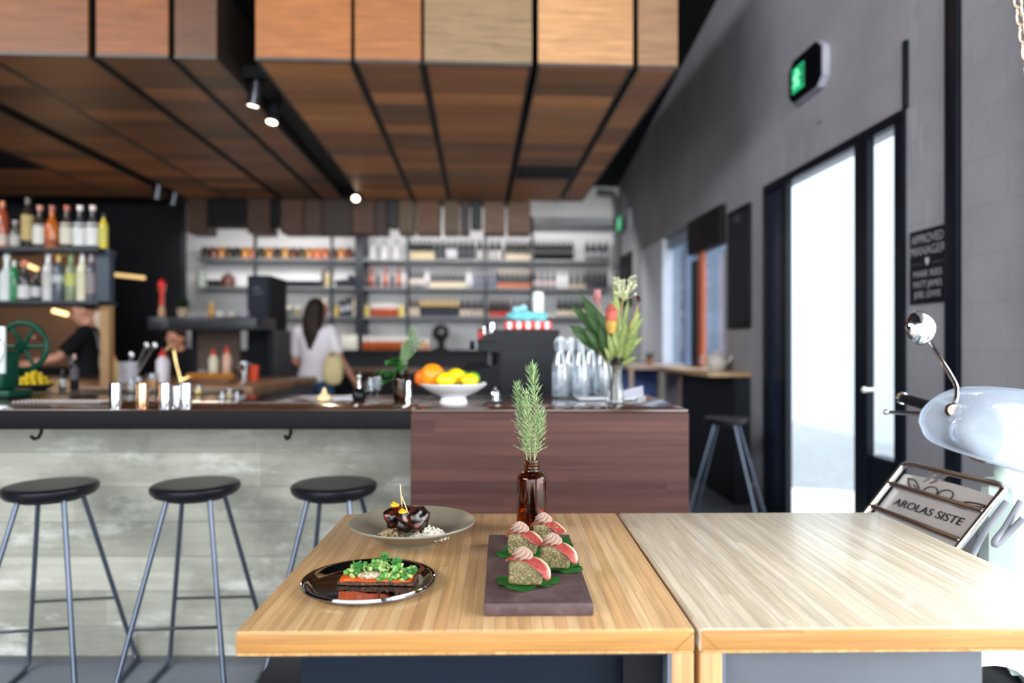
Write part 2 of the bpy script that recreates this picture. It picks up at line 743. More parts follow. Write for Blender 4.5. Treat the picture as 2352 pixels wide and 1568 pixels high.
# orange-framed servery window and further window
w = thing('window_1', 'servery window with orange timber jamb and dark blind box', None)
w['kind'] = 'structure'
MB().box(WX - 0.06, WX + 0.06, WIN_A, WIN_B, onx(1668, 555).z, WZ - 0.02, 0.006).build('blind_box', P('dark_brown_blind', (24, 20, 22), 0.7), w)
yb = onx(1617, 600).y
MB().box(WX - 0.02, WX + 0.02, yb, yb + 0.12, SILL, onx(1617, 570).z + 0.06).build('timber_jamb', P('orange_timber', (172, 84, 46), 0.45, stretch=(8, 8, 0.6)), w)
MB().box(WX - 0.02, WX + 0.03, WIN_B - 0.15, WIN_B, SILL, WZ - 0.4).build('steel_jamb', NAVY, w)
MB().box(WX - 0.01, WX + 0.02, WIN_A, WIN_A + 0.035, SILL, WZ - 0.4).build('reveal_strip', P('pale_reveal', (160, 158, 160), 0.6), w)
MB().box(WX + 0.1, WX + 0.11, WIN_A, WIN_B, SILL, WZ - 0.03).build('window_pane', THIN('window_glass', (0.84, 0.9, 0.97), 0.08), w)
w2 = thing('window_2', 'far window with blue tinted glass and white reveal', None)
w2['kind'] = 'structure'
MB().box(WX + 0.1, WX + 0.11, WIN_B, WIN_C, SILL, WZ - 0.1).build('window_pane', THIN('blue_window_glass', (0.66, 0.72, 0.80), 0.12), w2)
ya, yb2 = onx(1522, 560).y, onx(1474, 560).y
MB().box(WX + 0.0, WX + 0.12, ya, yb2, SILL, WZ).build('white_reveal', P('white_reveal', (215, 218, 226), 0.6, var=0.03), w2)
mb = MB()
for px in (1560,):
    y = onx(px, 560).y
    mb.box(WX + 0.07, WX + 0.13, y, y + 0.07, SILL, WZ)
mb.box(WX + 0.05, WX + 0.13, WIN_B, ya, WZ - 0.12, WZ)
mb.build('window_frame', P('blue_grey_frame', (120, 132, 156), 0.4), w2)

# the lane outside
structure('ground_outside', MB().box(WX + 0.2, 9.5, -8, 26, -0.14, -0.02), P('pale_lane_paving', (186, 188, 190), 0.8), 'pale lane outside the glass door')
structure('ground_front', MB().box(-9, WX + 0.2, -9, -3.2, -0.14, -0.02), P('pale_pavement', (176, 176, 176), 0.8))
structure('exterior_wall', MB().box(5.2, 5.4, 5.0, 12.4, -0.02, 5.5), P('white_render', (236, 240, 242), 0.9, var=0.03), 'bright white wall across the lane')
mb = MB().box(5.2, 5.5, 12.4, 26, -0.02, 4.2)
structure('exterior_wall_blue', mb, PLANKS('blue_grey_cladding', [(78, 84, 96), (94, 100, 112), (66, 74, 88)], 0.5, 2, 1, 0.6, 0.3, 0.15), 'blue grey cladding across the lane')

# ------------------------------------------------------------------ timber box ceiling over the bar
ZS = 3.0
YF, YK = 4.31, 8.36
FACE = {}


def box_mat(name, c):
    t = NT(name)
    v = t.coord((3.0, 3, 34))
    f = t.noise(v, 1.0, 5, 0.65)
    f2 = t.noise(t.coord((2.6, 2, 7)), 1.0, 3)
    c = lin(c)
    col = t.ramp(f, [(0.28, tuple(x * 0.60 for x in c)), (0.7, tuple(min(1, x * 1.15) for x in c))])
    col = t.mix(col, tuple(x * 0.6 for x in c), t.math('MULTIPLY', t.math('SUBTRACT', f2, 0.45), 1.1))
    t.color(col)
    t.bsdf.inputs['Roughness'].default_value = 0.5
    return t.m


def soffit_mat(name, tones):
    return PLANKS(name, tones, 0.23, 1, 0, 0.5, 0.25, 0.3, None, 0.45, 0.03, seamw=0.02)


UNDER = soffit_mat('timber_soffit_mixed_lit', [(112, 80, 58), (214, 144, 88), (164, 108, 70), (226, 156, 98), (132, 98, 76), (196, 124, 76)])  # right boxes: tones lightened in place of bounce light from outside
UNDER_SHADED = soffit_mat('timber_soffit_shaded', [(84, 60, 48), (156, 106, 70), (114, 80, 58), (172, 114, 74), (96, 74, 58)])  # left boxes: shaded copy, darker where the bounce light fades
STEELTRIM = P('dark_steel_angle', (74, 66, 60), 0.45, 0.2)
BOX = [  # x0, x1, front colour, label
    (-5.60, -4.30, (132, 84, 50), UNDER_SHADED, 'outermost box at the left end of the row'),
    (-4.28, -3.62, (132, 84, 50), UNDER_SHADED, 'second box from the left, beyond the wide black slot'),
    (-3.48, -3.01, (132, 84, 50), UNDER_SHADED, 'third box from the left, just right of the wide black slot'),
    (-3.00, -2.385, (126, 74, 34), UNDER_SHADED, 'wide brown box with its front filling the top left corner'),
    (-2.335, -1.905, (132, 76, 34), UNDER_SHADED, 'brown box between two black slots at the upper left'),
    (-1.865, -1.612, (90, 55, 31), UNDER_SHADED, 'narrow dark box left of the spotlight slot'),
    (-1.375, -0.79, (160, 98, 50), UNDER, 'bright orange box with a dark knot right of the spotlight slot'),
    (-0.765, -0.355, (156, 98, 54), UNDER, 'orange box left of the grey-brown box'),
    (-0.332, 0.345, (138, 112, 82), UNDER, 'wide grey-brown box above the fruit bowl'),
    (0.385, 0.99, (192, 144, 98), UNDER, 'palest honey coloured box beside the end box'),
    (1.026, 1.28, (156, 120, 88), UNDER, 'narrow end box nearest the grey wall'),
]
for i, (x0, x1, c, um, lb) in enumerate(BOX):
    o = thing('timber_ceiling_box', 'timber clad ceiling box, ' + lb, 'ceiling box', (0, 0, 0), 0, 'timber ceiling boxes')
    o['kind'] = 'structure'
    fm = box_mat('timber_front', c)
    mb = MB().box(x0, x1, YF, YF + 0.02, ZS, 3.95)
    mb.build('front_board', fm, o)
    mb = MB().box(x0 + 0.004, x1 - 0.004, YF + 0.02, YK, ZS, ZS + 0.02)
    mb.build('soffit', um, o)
    mb = MB().box(x0, x0 + 0.015, YF + 0.02, YK, ZS + 0.0, 3.95).box(x1 - 0.015, x1, YF + 0.02, YK, ZS + 0.0, 3.95)
    mb.box(x0, x1, YK - 0.02, YK, ZS, 3.95)
    mb.build('side_board', P('dark_side_board', (44, 36, 32), 0.6), o)
    mb = MB().box(x0, x1, YF - 0.004, YF + 0.012, ZS - 0.006, ZS + 0.014)
    mb.box(x0 - 0.003, x0 + 0.012, YF, YK, ZS - 0.006, ZS + 0.004).box(x1 - 0.012, x1 + 0.003, YF, YK, ZS - 0.006, ZS + 0.004)
    mb.build('steel_angle', STEELTRIM, o)
# black lid above the boxes
structure('ceiling_void', MB().box(-5.6, 1.25, YF + 0.15, YK, 3.5, 3.6), P('void_black', (8, 9, 11), 0.9), 'black void above the timber boxes')
# black slots (openings for extractors) seen on the underside
for (x0, x1, yy0, yy1, lb) in ((0.40, 0.975, 6.72, 7.18, 'black extractor slot in the soffit at the right'), (-4.95, -4.31, 6.35, 7.05, 'black extractor slot in the soffit at the far left')):
    o = thing('ceiling_vent', lb, 'vent')
    MB().box(x0, x1, yy0, yy1, ZS - 0.012, ZS - 0.001).build('vent_panel', BLACK, o)
    mb = MB()
    for k in range(5):
        y = yy0 + (yy1 - yy0) * (k + 0.5) / 5
        mb.box(x0, x1, y - 0.01, y + 0.01, ZS - 0.02, ZS - 0.01)
    mb.build('vent_slats', NAVY, o)

# second tier of boxes hanging at the back
tier = [  # px0, px1, bottom y, colour
    (430, 478, 535, (84, 54, 38)), (478, 568, 516, (14, 18, 24)), (568, 623, 535, (88, 54, 40)), (623, 645, 518, (14, 18, 24)),
    (645, 698, 535, (104, 66, 42)), (698, 740, 535, (92, 60, 44)), (740, 808, 535, (62, 44, 34)), (808, 862, 535, (112, 70, 44)),
    (862, 890, 535, (70, 46, 38)), (890, 915, 518, (20, 26, 34)), (915, 952, 535, (134, 104, 70)), (955, 1012, 535, (140, 88, 56)),
    (1018, 1056, 535, (140, 110, 78)), (1056, 1080, 535, (78, 54, 44)), (1080, 1108, 520, (20, 26, 34)), (1110, 1162, 535, (158, 114, 82)),
    (1166, 1220, 535, (156, 112, 78))]
for k, (p0, p1, pb, c) in enumerate(tier):
    a, b = ony(p0, pb, 8.42), ony(p1, pb, 8.42)
    dark = sum(c) < 80
    lb = ('short black box in the row hanging in front of the bottle shelves' if dark else 'timber box in the row hanging in front of the bottle shelves')
    pos = 'number %d' % (k + 1)
    o = MB().box(a.x + 0.008, b.x - 0.008, 8.40, 8.72, a.z, ZS + (0.0 if YK < 8.4 else 0)).build('hanging_box', (BLACK if dark else box_mat('tier_timber', tuple(int(q * 0.8) for q in c))))
    tag(o, lb, 'hanging box', 'boxes hanging in front of the shelves', 'structure')
structure('ceiling_header', MB().box(-7.2, 0.62, 8.40, 8.74, ZS, 3.9), BLACK, 'black header over the hanging boxes')

# ------------------------------------------------------------------ bar counter (camera-square, so turned by -YAW)
BZ = 1.003
BARW = PLANKS('dark_bar_timber', [(74, 48, 44), (86, 56, 51), (94, 61, 54), (78, 51, 48), (90, 58, 54)], 0.042, 2, 0, 0.6, 0.25, 0.38, 0.9, 0.8, 0.03)
BARW.node_tree.nodes['Principled BSDF'].inputs['Specular IOR Level'].default_value = 0.2
BART = PLANKS('bar_top_timber', [(74, 48, 36), (96, 62, 44), (84, 52, 38)], 0.11, 1, 0, 0.16, 0.2, 0.25, None, 0.6, 0.0, coat=0.5)
BARE = P('bar_edge_dark', (15, 12, 14), 0.6, stretch=(1, 20, 20), scale=4, spec=0.15)


def concrete_mat():
    t = NT('board_formed_concrete')
    tc = t.add('ShaderNodeTexCoord')
    sx = t.add('ShaderNodeSeparateXYZ')
    t.link(tc.outputs['Object'], sx.inputs[0])
    u = t.math('DIVIDE', sx.outputs[2], 0.135)
    wn_ = t.add('ShaderNodeTexWhiteNoise', noise_dimensions='2D')
    cb = t.add('ShaderNodeCombineXYZ')
    row = t.math('FLOOR', u)
    t.link(row, cb.inputs[0])
    t.link(t.math('FLOOR', t.math('ADD', t.math('DIVIDE', sx.outputs[0], 1.15), t.math('MULTIPLY', row, 0.37))), cb.inputs[1])
    t.link(cb.outputs[0], wn_.inputs['Vector'])
    base = t.ramp(wn_.outputs['Value'], [(0, lin((158, 158, 146))), (0.5, lin((180, 179, 165))), (1, lin((198, 196, 182)))])
    g = t.noise(t.coord((2.2, 2, 38)), 1.0, 5, 0.65)
    base = t.mix(base, t.ramp(g, [(0.3, (0.80, 0.80, 0.80)), (0.68, (1.06, 1.06, 1.05))]), 1.0, 'MULTIPLY')
    b2 = t.noise(t.coord((2.0, 2, 3.2)), 1.0, 6, 0.7)
    base = t.mix(base, lin((132, 132, 120)), t.ramp(b2, [(0.46, (0, 0, 0)), (0.66, (0.7, 0.7, 0.7))]))
    b3 = t.noise(t.coord((3.0, 2, 9), loc=(5, 0, 2)), 1.0, 5, 0.7)
    base = t.mix(base, lin((226, 226, 220)), t.ramp(b3, [(0.54, (0, 0, 0)), (0.7, (0.85, 0.85, 0.85))]))
    e = t.math('MINIMUM', t.math('FRACT', u), t.math('SUBTRACT', 1.0, t.math('FRACT', u)))
    base = t.mix(base, lin((128, 128, 122)), t.math('MULTIPLY', t.math('LESS_THAN', e, 0.03), 0.4))
    t.color(base)
    t.bsdf.inputs['Roughness'].default_value = 0.7
    t.bump(g, 0.25, 0.006)
    return t.m


bar = thing('bar_counter', 'long bar counter with dark timber top, concrete front and dark timber end block', 'bar counter', (0, 0, 0), -YAW)
LB0, LB1 = -3.6, 0.608
MB().box(LB0, -0.349, 2.35, 3.04, BZ - 0.068, BZ, 0.004).box(-0.349, LB1, 2.352, 3.04, BZ - 0.012, BZ, 0.003).build('bar_top', BART, bar)
MB().box(LB0, -0.35, 2.342, 2.35, BZ - 0.068, BZ - 0.003, 0.002).build('bar_top_edge', BARE, bar)
MB().box(LB0, -0.06, 2.65, 2.8, 0, BZ - 0.068).build('concrete_front', concrete_mat(), bar)
MB().box(-0.349, LB1, 2.345, 3.04, 0, BZ - 0.012, 0.003).build('timber_end_block', BARW, bar)
MB().box(LB0, -0.36, 2.642, 2.65, 0, 0.02).build('kick_strip', P('kick_strip', (90, 92, 92), 0.6), bar)
for px in (95, 668, -420):
    p = atd(px, 990, 2.5)
    l = (px - 1176) / 1568 * 2.5
    h = thing('bag_hook', 'black bag hook under the bar edge, ' + {95: 'above the far left stool', 668: 'near the timber end block', -420: 'beyond the left of view'}[px], 'hook', lat(l, 2.5, BZ - 0.068), -YAW, 'bag hooks under the bar') if px > 0 else None
    if h:
        MB().tube([(0, 0, 0), (0, 0, -0.03), (-0.002, -0.012, -0.048), (-0.004, -0.032, -0.05), (-0.006, -0.045, -0.038)], 0.006, 10).build('hook_arm', BLACK, h)
        MB().box(-0.014, 0.014, -0.016, 0.016, -0.005, 0, 0.001).build('hook_plate', BLACK, h)


# ------------------------------------------------------------------ bar stools
def make_stool(label):
    s = thing('bar_stool', label, 'bar stool', group='bar stools at the counter')
    MB().lathe([(0, 0.700), (0.118, 0.700), (0.134, 0.704), (0.145, 0.716), (0.148, 0.728), (0.1465, 0.736), (0.138, 0.741), (0.11, 0.7405), (0, 0.739)], seg=44).build('seat', P('black_stained_seat', (26, 25, 30), 0.3), s)
    rod = P('grey_steel_rod', (104, 112, 128), 0.32, 0.75)
    for sx in (-1, 1):
        for sy in (-1, 1):
            top = Vector((sx * 0.07, sy * 0.065, 0.702))
            bot = Vector((sx * 0.185, sy * 0.235, 0.04))
            pts = [top.lerp(bot, k / 6) for k in range(7)]
            pts += [Vector((sx * 0.189, sy * 0.232, 0.018)), Vector((sx * 0.19, sy * 0.215, 0.009)), Vector((sx * 0.19, sy * 0.18, 0.0075))]
            MB().tube(pts, 0.0082, 10).build('leg', rod, s)
        MB().tube([(sx * 0.19, -0.185, 0.0075), (sx * 0.19, 0.185, 0.0075)], 0.0082, 10).build('floor_runner', rod, s)
    for sy, z in ((-1, 0.30), (1, 0.275)):
        f = (0.702 - z) / 0.662
        x = 0.07 + 0.115 * f
        y = sy * (0.065 + 0.17 * f)
        f2 = (0.702 - z + 0.055) / 0.662
        x2, y2 = 0.07 + 0.115 * f2, sy * (0.065 + 0.17 * f2)
        MB().tube([(-x2, y2, z - 0.055), (-x - 0.001, y, z - 0.012), (-x + 0.008, y, z), (x - 0.008, y, z), (x + 0.001, y, z - 0.012), (x2, y2, z - 0.055)], 0.0052, 8).build('footrest', P('dark_steel_rod', (60, 62, 66), 0.4, 0.5), s)
    MB().cyl((0, 0, 0.69), (0, 0, 0.70), 0.1).build('seat_plate', BLACK, s)
    return s


st = make_stool('bar stool with black round seat, first from the left by the concrete front')
st.location = lat((117 - 1176) / 1568 * 2.375, 2.375, 0)
st.rotation_euler = (0, 0, -YAW + R(9))
s2 = dup(st, lat((450 - 1176) / 1568 * 2.395, 2.395, 0), -YAW + R(4), 'bar stool with black round seat, second from the left, standing clear of the table corner')
s3 = dup(st, lat((768 - 1176) / 1568 * 2.395, 2.395, 0), -YAW + R(-3), 'bar stool with black round seat, mostly hidden behind the grey bowl and table')

# stool and ledge under the servery window on the right
la, lb_ = onx(1727, 855).y, onx(1600, 850).y
led = thing('window_ledge', 'pale timber wall ledge on black cladding below the servery window', 'ledge', (0, 0, 0))
MB().box(WX - 0.34, WX - 0.002, la, lb_ + 0.1, 0.985, 1.02, 0.004).build('ledge_top', PLANKS('pale_ledge_timber', [(196, 164, 122), (182, 150, 110)], 0.06, 0, 1, 0.4, 0.1, 0.2), led)
MB().box(WX - 0.12, WX - 0.002, la + 0.02, lb_ + 0.08, 0.0, 0.985).build('cladding', P('black_cladding', (26, 30, 36), 0.5), led)
MB().box(WX - 0.34, WX - 0.3, lb_ + 0.04, lb_ + 0.1, 0.0, 0.985).build('support_post', P('pale_post', (150, 146, 138), 0.6), led)
s4 = dup(st, (WX - 0.42, onx(1668, 950, WX - 0.42).y, 0), R(60), 'dark bar stool under the window ledge beside the grey wall')
for i, px in enumerate((1645, 1660)):
    p = onx(px, 845, WX - 0.15)
    p.z = 1.02
    if i == 0:
        t_ = thing('teapot', 'round pale teapot on the window ledge', 'teapot', p)
        MB().lathe([(0, 0), (0.05, 0), (0.075, 0.03), (0.085, 0.07), (0.07, 0.12), (0.045, 0.145), (0.012, 0.15), (0.016, 0.165), (0, 0.172)], seg=24).build('pot_body', P('pale_glaze', (200, 196, 190), 0.3), t_)
        MB().tube([(0.07, 0, 0.06), (0.11, 0, 0.08), (0.13, 0, 0.12)], [0.018, 0.013, 0.009]).build('spout', P('pale_glaze', (200, 196, 190), 0.3), t_)
        MB().tube([(-0.065, 0, 0.12), (-0.12, 0, 0.12), (-0.125, 0, 0.07), (-0.075, 0, 0.04)], 0.008).build('handle', P('pale_glaze', (200, 196, 190), 0.3), t_)

# pale timber frame table by the far window
ft = thing('high_table', 'pale framed high table below the far blue window', 'table', (0, 0, 0))
ya, yb_ = WIN_B + 0.1, WIN_B + 1.0
wood = P('pale_frame_timber', (182, 156, 140), 0.5)
MB().box(WX - 0.62, WX - 0.04, ya, yb_, 0.99, 1.03, 0.004).build('table_top', wood, ft)
for x in (WX - 0.60, WX - 0.1):
    for y in (ya + 0.02, yb_ - 0.06):
        MB().box(x, x + 0.04, y, y + 0.04, 0, 0.99).build('leg', wood, ft)
MB().box(WX - 0.6, WX - 0.08, yb_ - 0.05, yb_ - 0.03, 0.1, 0.98).build('back_panel', P('blue_panel', (58, 84, 138), 0.5), ft)
pt = thing('potted_plant', 'tiny potted plant on the high table by the far window', 'plant', (WX - 0.35, ya + 0.2, 1.03))
MB().lathe([(0, 0), (0.035, 0), (0.045, 0.07), (0.04, 0.07), (0.038, 0.06), (0, 0.06)], seg=16).build('pot', P('terracotta', (150, 96, 80), 0.7), pt)
mb = MB()
rnd = random.Random(3)
for k in range(26):
    a, e = rnd.uniform(0, 2 * pi), rnd.uniform(0.2, 1.3)
    d = Vector((cos(a) * cos(e), sin(a) * cos(e), sin(e)))
    p0 = Vector((0, 0, 0.06))
    p1 = p0 + d * rnd.uniform(0.05, 0.1)
    mb.tube([p0, p0.lerp(p1, 0.6), p1], [0.002, 0.008, 0.001], 5)
mb.build('leaves', P('dull_leaf', (70, 92, 66), 0.6), pt)

# ------------------------------------------------------------------ bamboo tables
TZ = 0.77
TR = -R(2.06)
TO = lat(-0.437, 1.077, 0)
TM = Matrix.Translation(TO) @ Matrix.Rotation(TR, 4, 'Z')


def tp(l, d, z=TZ):
    return lat(l, d, z)


def bamboo(name, tones, axis, ga, width=0.0195):
    return PLANKS(name, tones, width, axis, ga, 0.3, 0.5, 0.32, 0.9, 1.8, 0.04, coat=0.12, seamw=0.035)


BT = bamboo('bamboo_strips', [(210, 166, 116), (222, 182, 134), (202, 156, 106), (216, 173, 122), (228, 190, 144)], 0, 1)
BT_SHEEN = bamboo('bamboo_strips_sheen', [(222, 206, 180), (230, 215, 191), (215, 197, 168), (226, 210, 184), (234, 220, 197)], 0, 1)  # same bamboo, paled so the colour carries the sky's sheen
BE = bamboo('bamboo_edge', [(190, 134, 70), (202, 146, 82), (182, 126, 64)], 2, 0, 0.0125)
BL = bamboo('bamboo_leg', [(202, 156, 100), (212, 166, 110), (194, 146, 92)], 0, 2, 0.012)
ENDG = bamboo('bamboo_end_grain', [(204, 152, 88), (218, 170, 108), (192, 138, 76)], 0, 1, 0.0195)


def make_table(name, label, x0, x1, top, legside):
    t = thing(name, label, 'table', TO, TR)
    # slab with strip grain on top and banded front edge
    mb = MB()
    mb.box(x0, x1, 0, 0.756, TZ - 0.0385, TZ, 0.004, 3)
    for f in mb.bm.faces:
        f.material_index = 1 if abs(f.normal.y) > 0.8 and f.calc_center_median().y < 0.3 else 0
    # round the vertical corners a little: outer corner only
    o = mb.build('tabletop', top, t, mats=[top, BE], recalc=True)
    for f in o.data.polygons:
        if f.normal.y < -0.8:
            f.material_index = 1
    # end-grain lines just above and below the edge band
    MB().box(x0 + 0.004, x1 - 0.004, -0.0006, 0.004, TZ - 0.0385, TZ - 0.0345).build('edge_lipping', ENDG, t)
    if legside:
        lx0, lx1 = (x1 - 0.0365, x1 - 0.0005) if legside > 0 else (x0 + 0.0005, x0 + 0.0365)
        MB().box(lx0, lx1, 0.001, 0.755, 0, TZ - 0.0385, 0.002).build('side_panel', BL, t)
        xi = lx0 - 0.006 if legside > 0 else lx1
        MB().box(xi, xi + 0.006, 0.003, 0.75, 0, TZ - 0.0385).build('side_liner', P('grey_steel_liner', (120, 126, 138), 0.35, 0.5), t)
        a, b = (lx0, lx1) if legside > 0 else (lx1, lx0)
        # mitre line where leg meets the edge band
        mb = MB()
        mb.prism([(a, -0.0008, TZ - 0.0385), (a + 0.0012 * legside, -0.0008, TZ - 0.0385), (b + 0.0012 * legside * 0, -0.0008, TZ - 0.006), (b - 0.0012 * legside, -0.0008, TZ - 0.006)], (0, 0.002, 0))
        mb.build('mitre_joint', P('mitre_line', (150, 104, 58), 0.6), t)
        mb = MB().box(a if legside > 0 else b, b if legside > 0 else a, -0.0005, 0.003, TZ - 0.0385, TZ - 0.0382)
        mb.bm.free()
    return t


t1 = make_table('bamboo_table', 'bamboo table carrying the plates, bottle and canape board', 0.0, 0.728, BT, 1)
MB().box(0.0, 0.69, 0.01, 0.74, TZ - 0.046, TZ - 0.0386).build('under_frame', P('dark_steel_frame', (44, 48, 56), 0.4, 0.4), t1)
MB().box(0.083, 0.69, 0.075, 0.081, 0.02, TZ - 0.046).build('modesty_panel', P('navy_sheet', (13, 24, 38), 0.5), t1)
MB().box(0.62, 0.688, 0.035, 0.04, 0.0, TZ - 0.046).build('void_shade_strip', BLACK, t1)  # black strip stands for the unlit void at the panel's end
MB().box(0.1, 0.68, 0.2, 0.6, 0.0, 0.02, 0.004).build('base_plate', BLACK, t1)
t2 = make_table('bamboo_table', 'bamboo table with empty top coloured pale for sky sheen, beside the scooter', 0.7365, 1.441, BT_SHEEN, -1)
SHEET = P('grey_steel_sheet', (98, 102, 108), 0.5, 0.1, scale=3, var=0.22)
MB().box(0.773, 1.205, 0.02, 0.026, 0.0, TZ - 0.0386).build('front_panel', SHEET, t2)
MB().box(0.773, 1.19, 0.026, 0.7, 0.0, 0.02).build('base_plate', BLACK, t2)
MB().box(1.195, 1.205, 0.026, 0.7, 0.0, TZ - 0.0386).build('inner_panel', SHEET, t2)

# dark chair tucked under the left table
ch = thing('dining_chair', 'black chair with rounded back tucked under the bamboo table', 'chair', lat(-0.27, 1.40, 0), -YAW + R(4))
bl = P('black_chair_shell', (24, 22, 25), 0.45)
rows = []
for k in range(9):
    v = k / 8
    z = 0.46 + 0.225 * v
    w = 0.205 - (0.0 if v < 0.55 else 0.075 * ((v - 0.55) / 0.45) ** 2.4)
    rows.append([Vector((w * (-1 + 2 * j / 12), -0.17 - 0.02 * v + 0.035 * (abs(-1 + 2 * j / 12) ** 2), z)) for j in range(13)])
MB().sheet(rows, 0.012).build('backrest', bl, ch)
MB().lathe([(0, 0.43), (0.19, 0.43), (0.205, 0.437), (0.208, 0.448), (0.2, 0.455), (0, 0.45)], seg=32).build('seat', bl, ch)
for sx in (-1, 1):
    for sy in (-1, 1):
        MB().tube([(sx * 0.14, sy * 0.13, 0.435), (sx * 0.19, sy * 0.18, 0.0)], 0.011, 10).build('leg', bl, ch)
    MB().tube([(sx * 0.15, -0.13, 0.44), (sx * 0.16, -0.165, 0.5)], 0.009, 8).build('back_stay', bl, ch)

# ------------------------------------------------------------------ grey-green bowl with glazed meat
def organic(name, base, dark, light, rough=0.25, scale=60, bump=0.5, spec=0.6, coat=0.0, sss=0.0, scale2=None):
    t = NT(name)
    v = t.coord()
    f = t.noise(v, scale, 6, 0.62)
    f2 = t.noise(v, scale2 or scale * 0.35, 4)
    c = t.ramp(f, [(0.33, lin(dark)), (0.5, lin(base)), (0.68, lin(light))])
    c = t.mix(c, lin(dark), t.ramp(f2, [(0.45, (0, 0, 0)), (0.65, (0.7, 0.7, 0.7))]))
    t.color(c)
    t.bsdf.inputs['Roughness'].default_value = rough
    t.bsdf.inputs['Specular IOR Level'].default_value = spec
    t.bsdf.inputs['Coat Weight'].default_value = coat
    t.bsdf.inputs['Coat Roughness'].default_value = 0.12
    if sss:
        t.bsdf.inputs['Subsurface Weight'].default_value = sss
        t.bsdf.inputs['Subsurface Radius'].default_value = (0.006, 0.004, 0.002)
    if bump:
        t.bump(f, bump, 0.002)
    return t.m


bw = tp(-0.229, 1.573)
o = thing('serving_bowl', 'wide grey-green stoneware bowl holding glazed meat', 'bowl', bw)
STONE = P('grey_green_stoneware', (128, 124, 108), 0.3, var=0.1, scale=14)
prof = [(0, 0.004), (0.05, 0.004), (0.056, 0.0), (0.06, 0.0), (0.061, 0.006), (0.085, 0.018), (0.115, 0.033), (0.137, 0.0425), (0.1425, 0.045), (0.1438, 0.0475), (0.1425, 0.050), (0.138, 0.0488), (0.118, 0.040), (0.095, 0.0295), (0.07, 0.019), (0.05, 0.0135), (0.025, 0.0115), (0, 0.011)]
MB().lathe(prof, seg=72).build('bowl_body', STONE, o, angle=60)
BWZ = TZ + 0.0115

MEAT = organic('charred_glazed_meat', (20, 9, 8), (6, 5, 6), (120, 36, 14), 0.2, 70, 1.0, 0.6, 0.4)


def lump(name, mat, c, r, seed, label, cat, rot=0.0, amp=0.14, sub=4, squash=2.6, tilt=(0, 0), group=None, fr=45, parent=None):
    """rounded block with fleshy folds"""
    bm = bmesh.new()
    bmesh.ops.create_icosphere(bm, subdivisions=sub, radius=1.0)
    from mathutils import noise as ns
    off = Vector((seed * 3.7, seed * 1.3, seed * 7.1))
    for v in bm.verts:
        p = v.co.copy()
        k = (abs(p.x) ** squash + abs(p.y) ** squash + abs(p.z) ** squash) ** (-1 / squash)
        q = Vector((p.x * r[0], p.y * r[1], p.z * r[2])) * k
        n = ns.fractal(q * fr + off, 1.0, 2.0, 4)
        q += p.normalized() * n * amp * min(r)
        v.co = q
    M = Matrix.Translation(c) @ Matrix.Rotation(rot, 4, 'Z') @ Euler((tilt[0], tilt[1], 0)).to_matrix().to_4x4()
    mb = MB()
    mb.bm.free()
    mb.bm = bm
    mb.move(M)
    ob = mb.build(name, mat, parent, angle=None)
    if label:
        tag(ob, label, cat, group)
    return ob


def on_px(px, py, d):
    return atd(px, py, d)


m1 = atd(915, 1187, 1.575)
m2 = atd(948, 1194, 1.535)
lump('glazed_meat_piece', MEAT, m1, (0.030, 0.026, 0.024), 1, 'charred glazed meat piece at the back left of the bowl, under the taller toothpick', 'meat', 0.3, 0.35, tilt=(0.1, -0.15))
lump('glazed_meat_piece', MEAT, m2 + Vector((0, 0, 0.0005)), (0.034, 0.026, 0.029), 2, 'glossy black glazed meat piece at the front of the bowl, nearest the white slaw', 'meat', -0.45, 0.38, tilt=(-0.2, -0.25))
SLAW = organic('creamy_slaw', (226, 220, 204), (186, 176, 152), (244, 240, 230), 0.4, 90, 0.4, sss=0.2)


def strands(name, c, rx, ry, h, n, seed, label, mat, w=0.0022):
    rnd = random.Random(seed)
    mb = MB()
    for k in range(n):
        a, q = rnd.uniform(0, 2 * pi), rnd.random() ** 0.5
        x, y = cos(a) * q * rx, sin(a) * q * ry
        z = h * (1 - q * q) * rnd.uniform(0.2, 1) + w
        b = rnd.uniform(0, 2 * pi)
        L = rnd.uniform(0.006, 0.013)
        pts = []
        for i in range(6):
            s = (i - 2.5) / 2.5
            pts.append(Vector((x + cos(b + s * 0.9) * s * L, y + sin(b + s * 0.9) * s * L, max(w, z + 0.003 * cos(s * 2.2)))))
        mb.tube(pts, [w * 0.7, w, w * 1.1, w * 1.1, w, w * 0.7], 6)
    mb.lathe([(0, -0.001), (0.9, -0.001), (0.75, 0.35 * h / max(rx, 1e-6) * rx), (0.4, 0.75 * h), (0, 0.85 * h)], seg=20, sx=rx, sy=ry)
    mb.move(Matrix.Translation(c))
    ob = mb.build(name, mat, angle=None)
    return tag(ob, label, 'slaw', kind='stuff')


def bowlfloor(px, py, d):
    p = atd(px, py, d)
    r = ((p.x - bw.x) ** 2 + (p.y - bw.y) ** 2) ** 0.5
    p.z = TZ + (0.0125 if r < 0.045 else 0.0125 + (r - 0.045) * 0.40)
    return p


strands('creamy_slaw', bowlfloor(985, 1222, 1.53), 0.040, 0.024, 0.027, 130, 5, 'white creamy shredded slaw in the right side of the grey-green bowl', SLAW)
strands('mushroom_slaw', bowlfloor(897, 1213, 1.545), 0.024, 0.02, 0.017, 40, 6, 'tan creamy shreds in the left side of the bowl beneath the meat', organic('tan_shreds', (168, 142, 104), (120, 96, 66), (200, 178, 142), 0.4, 90, 0.4), 0.003)
PICK = P('bamboo_pick', (226, 186, 138), 0.55)


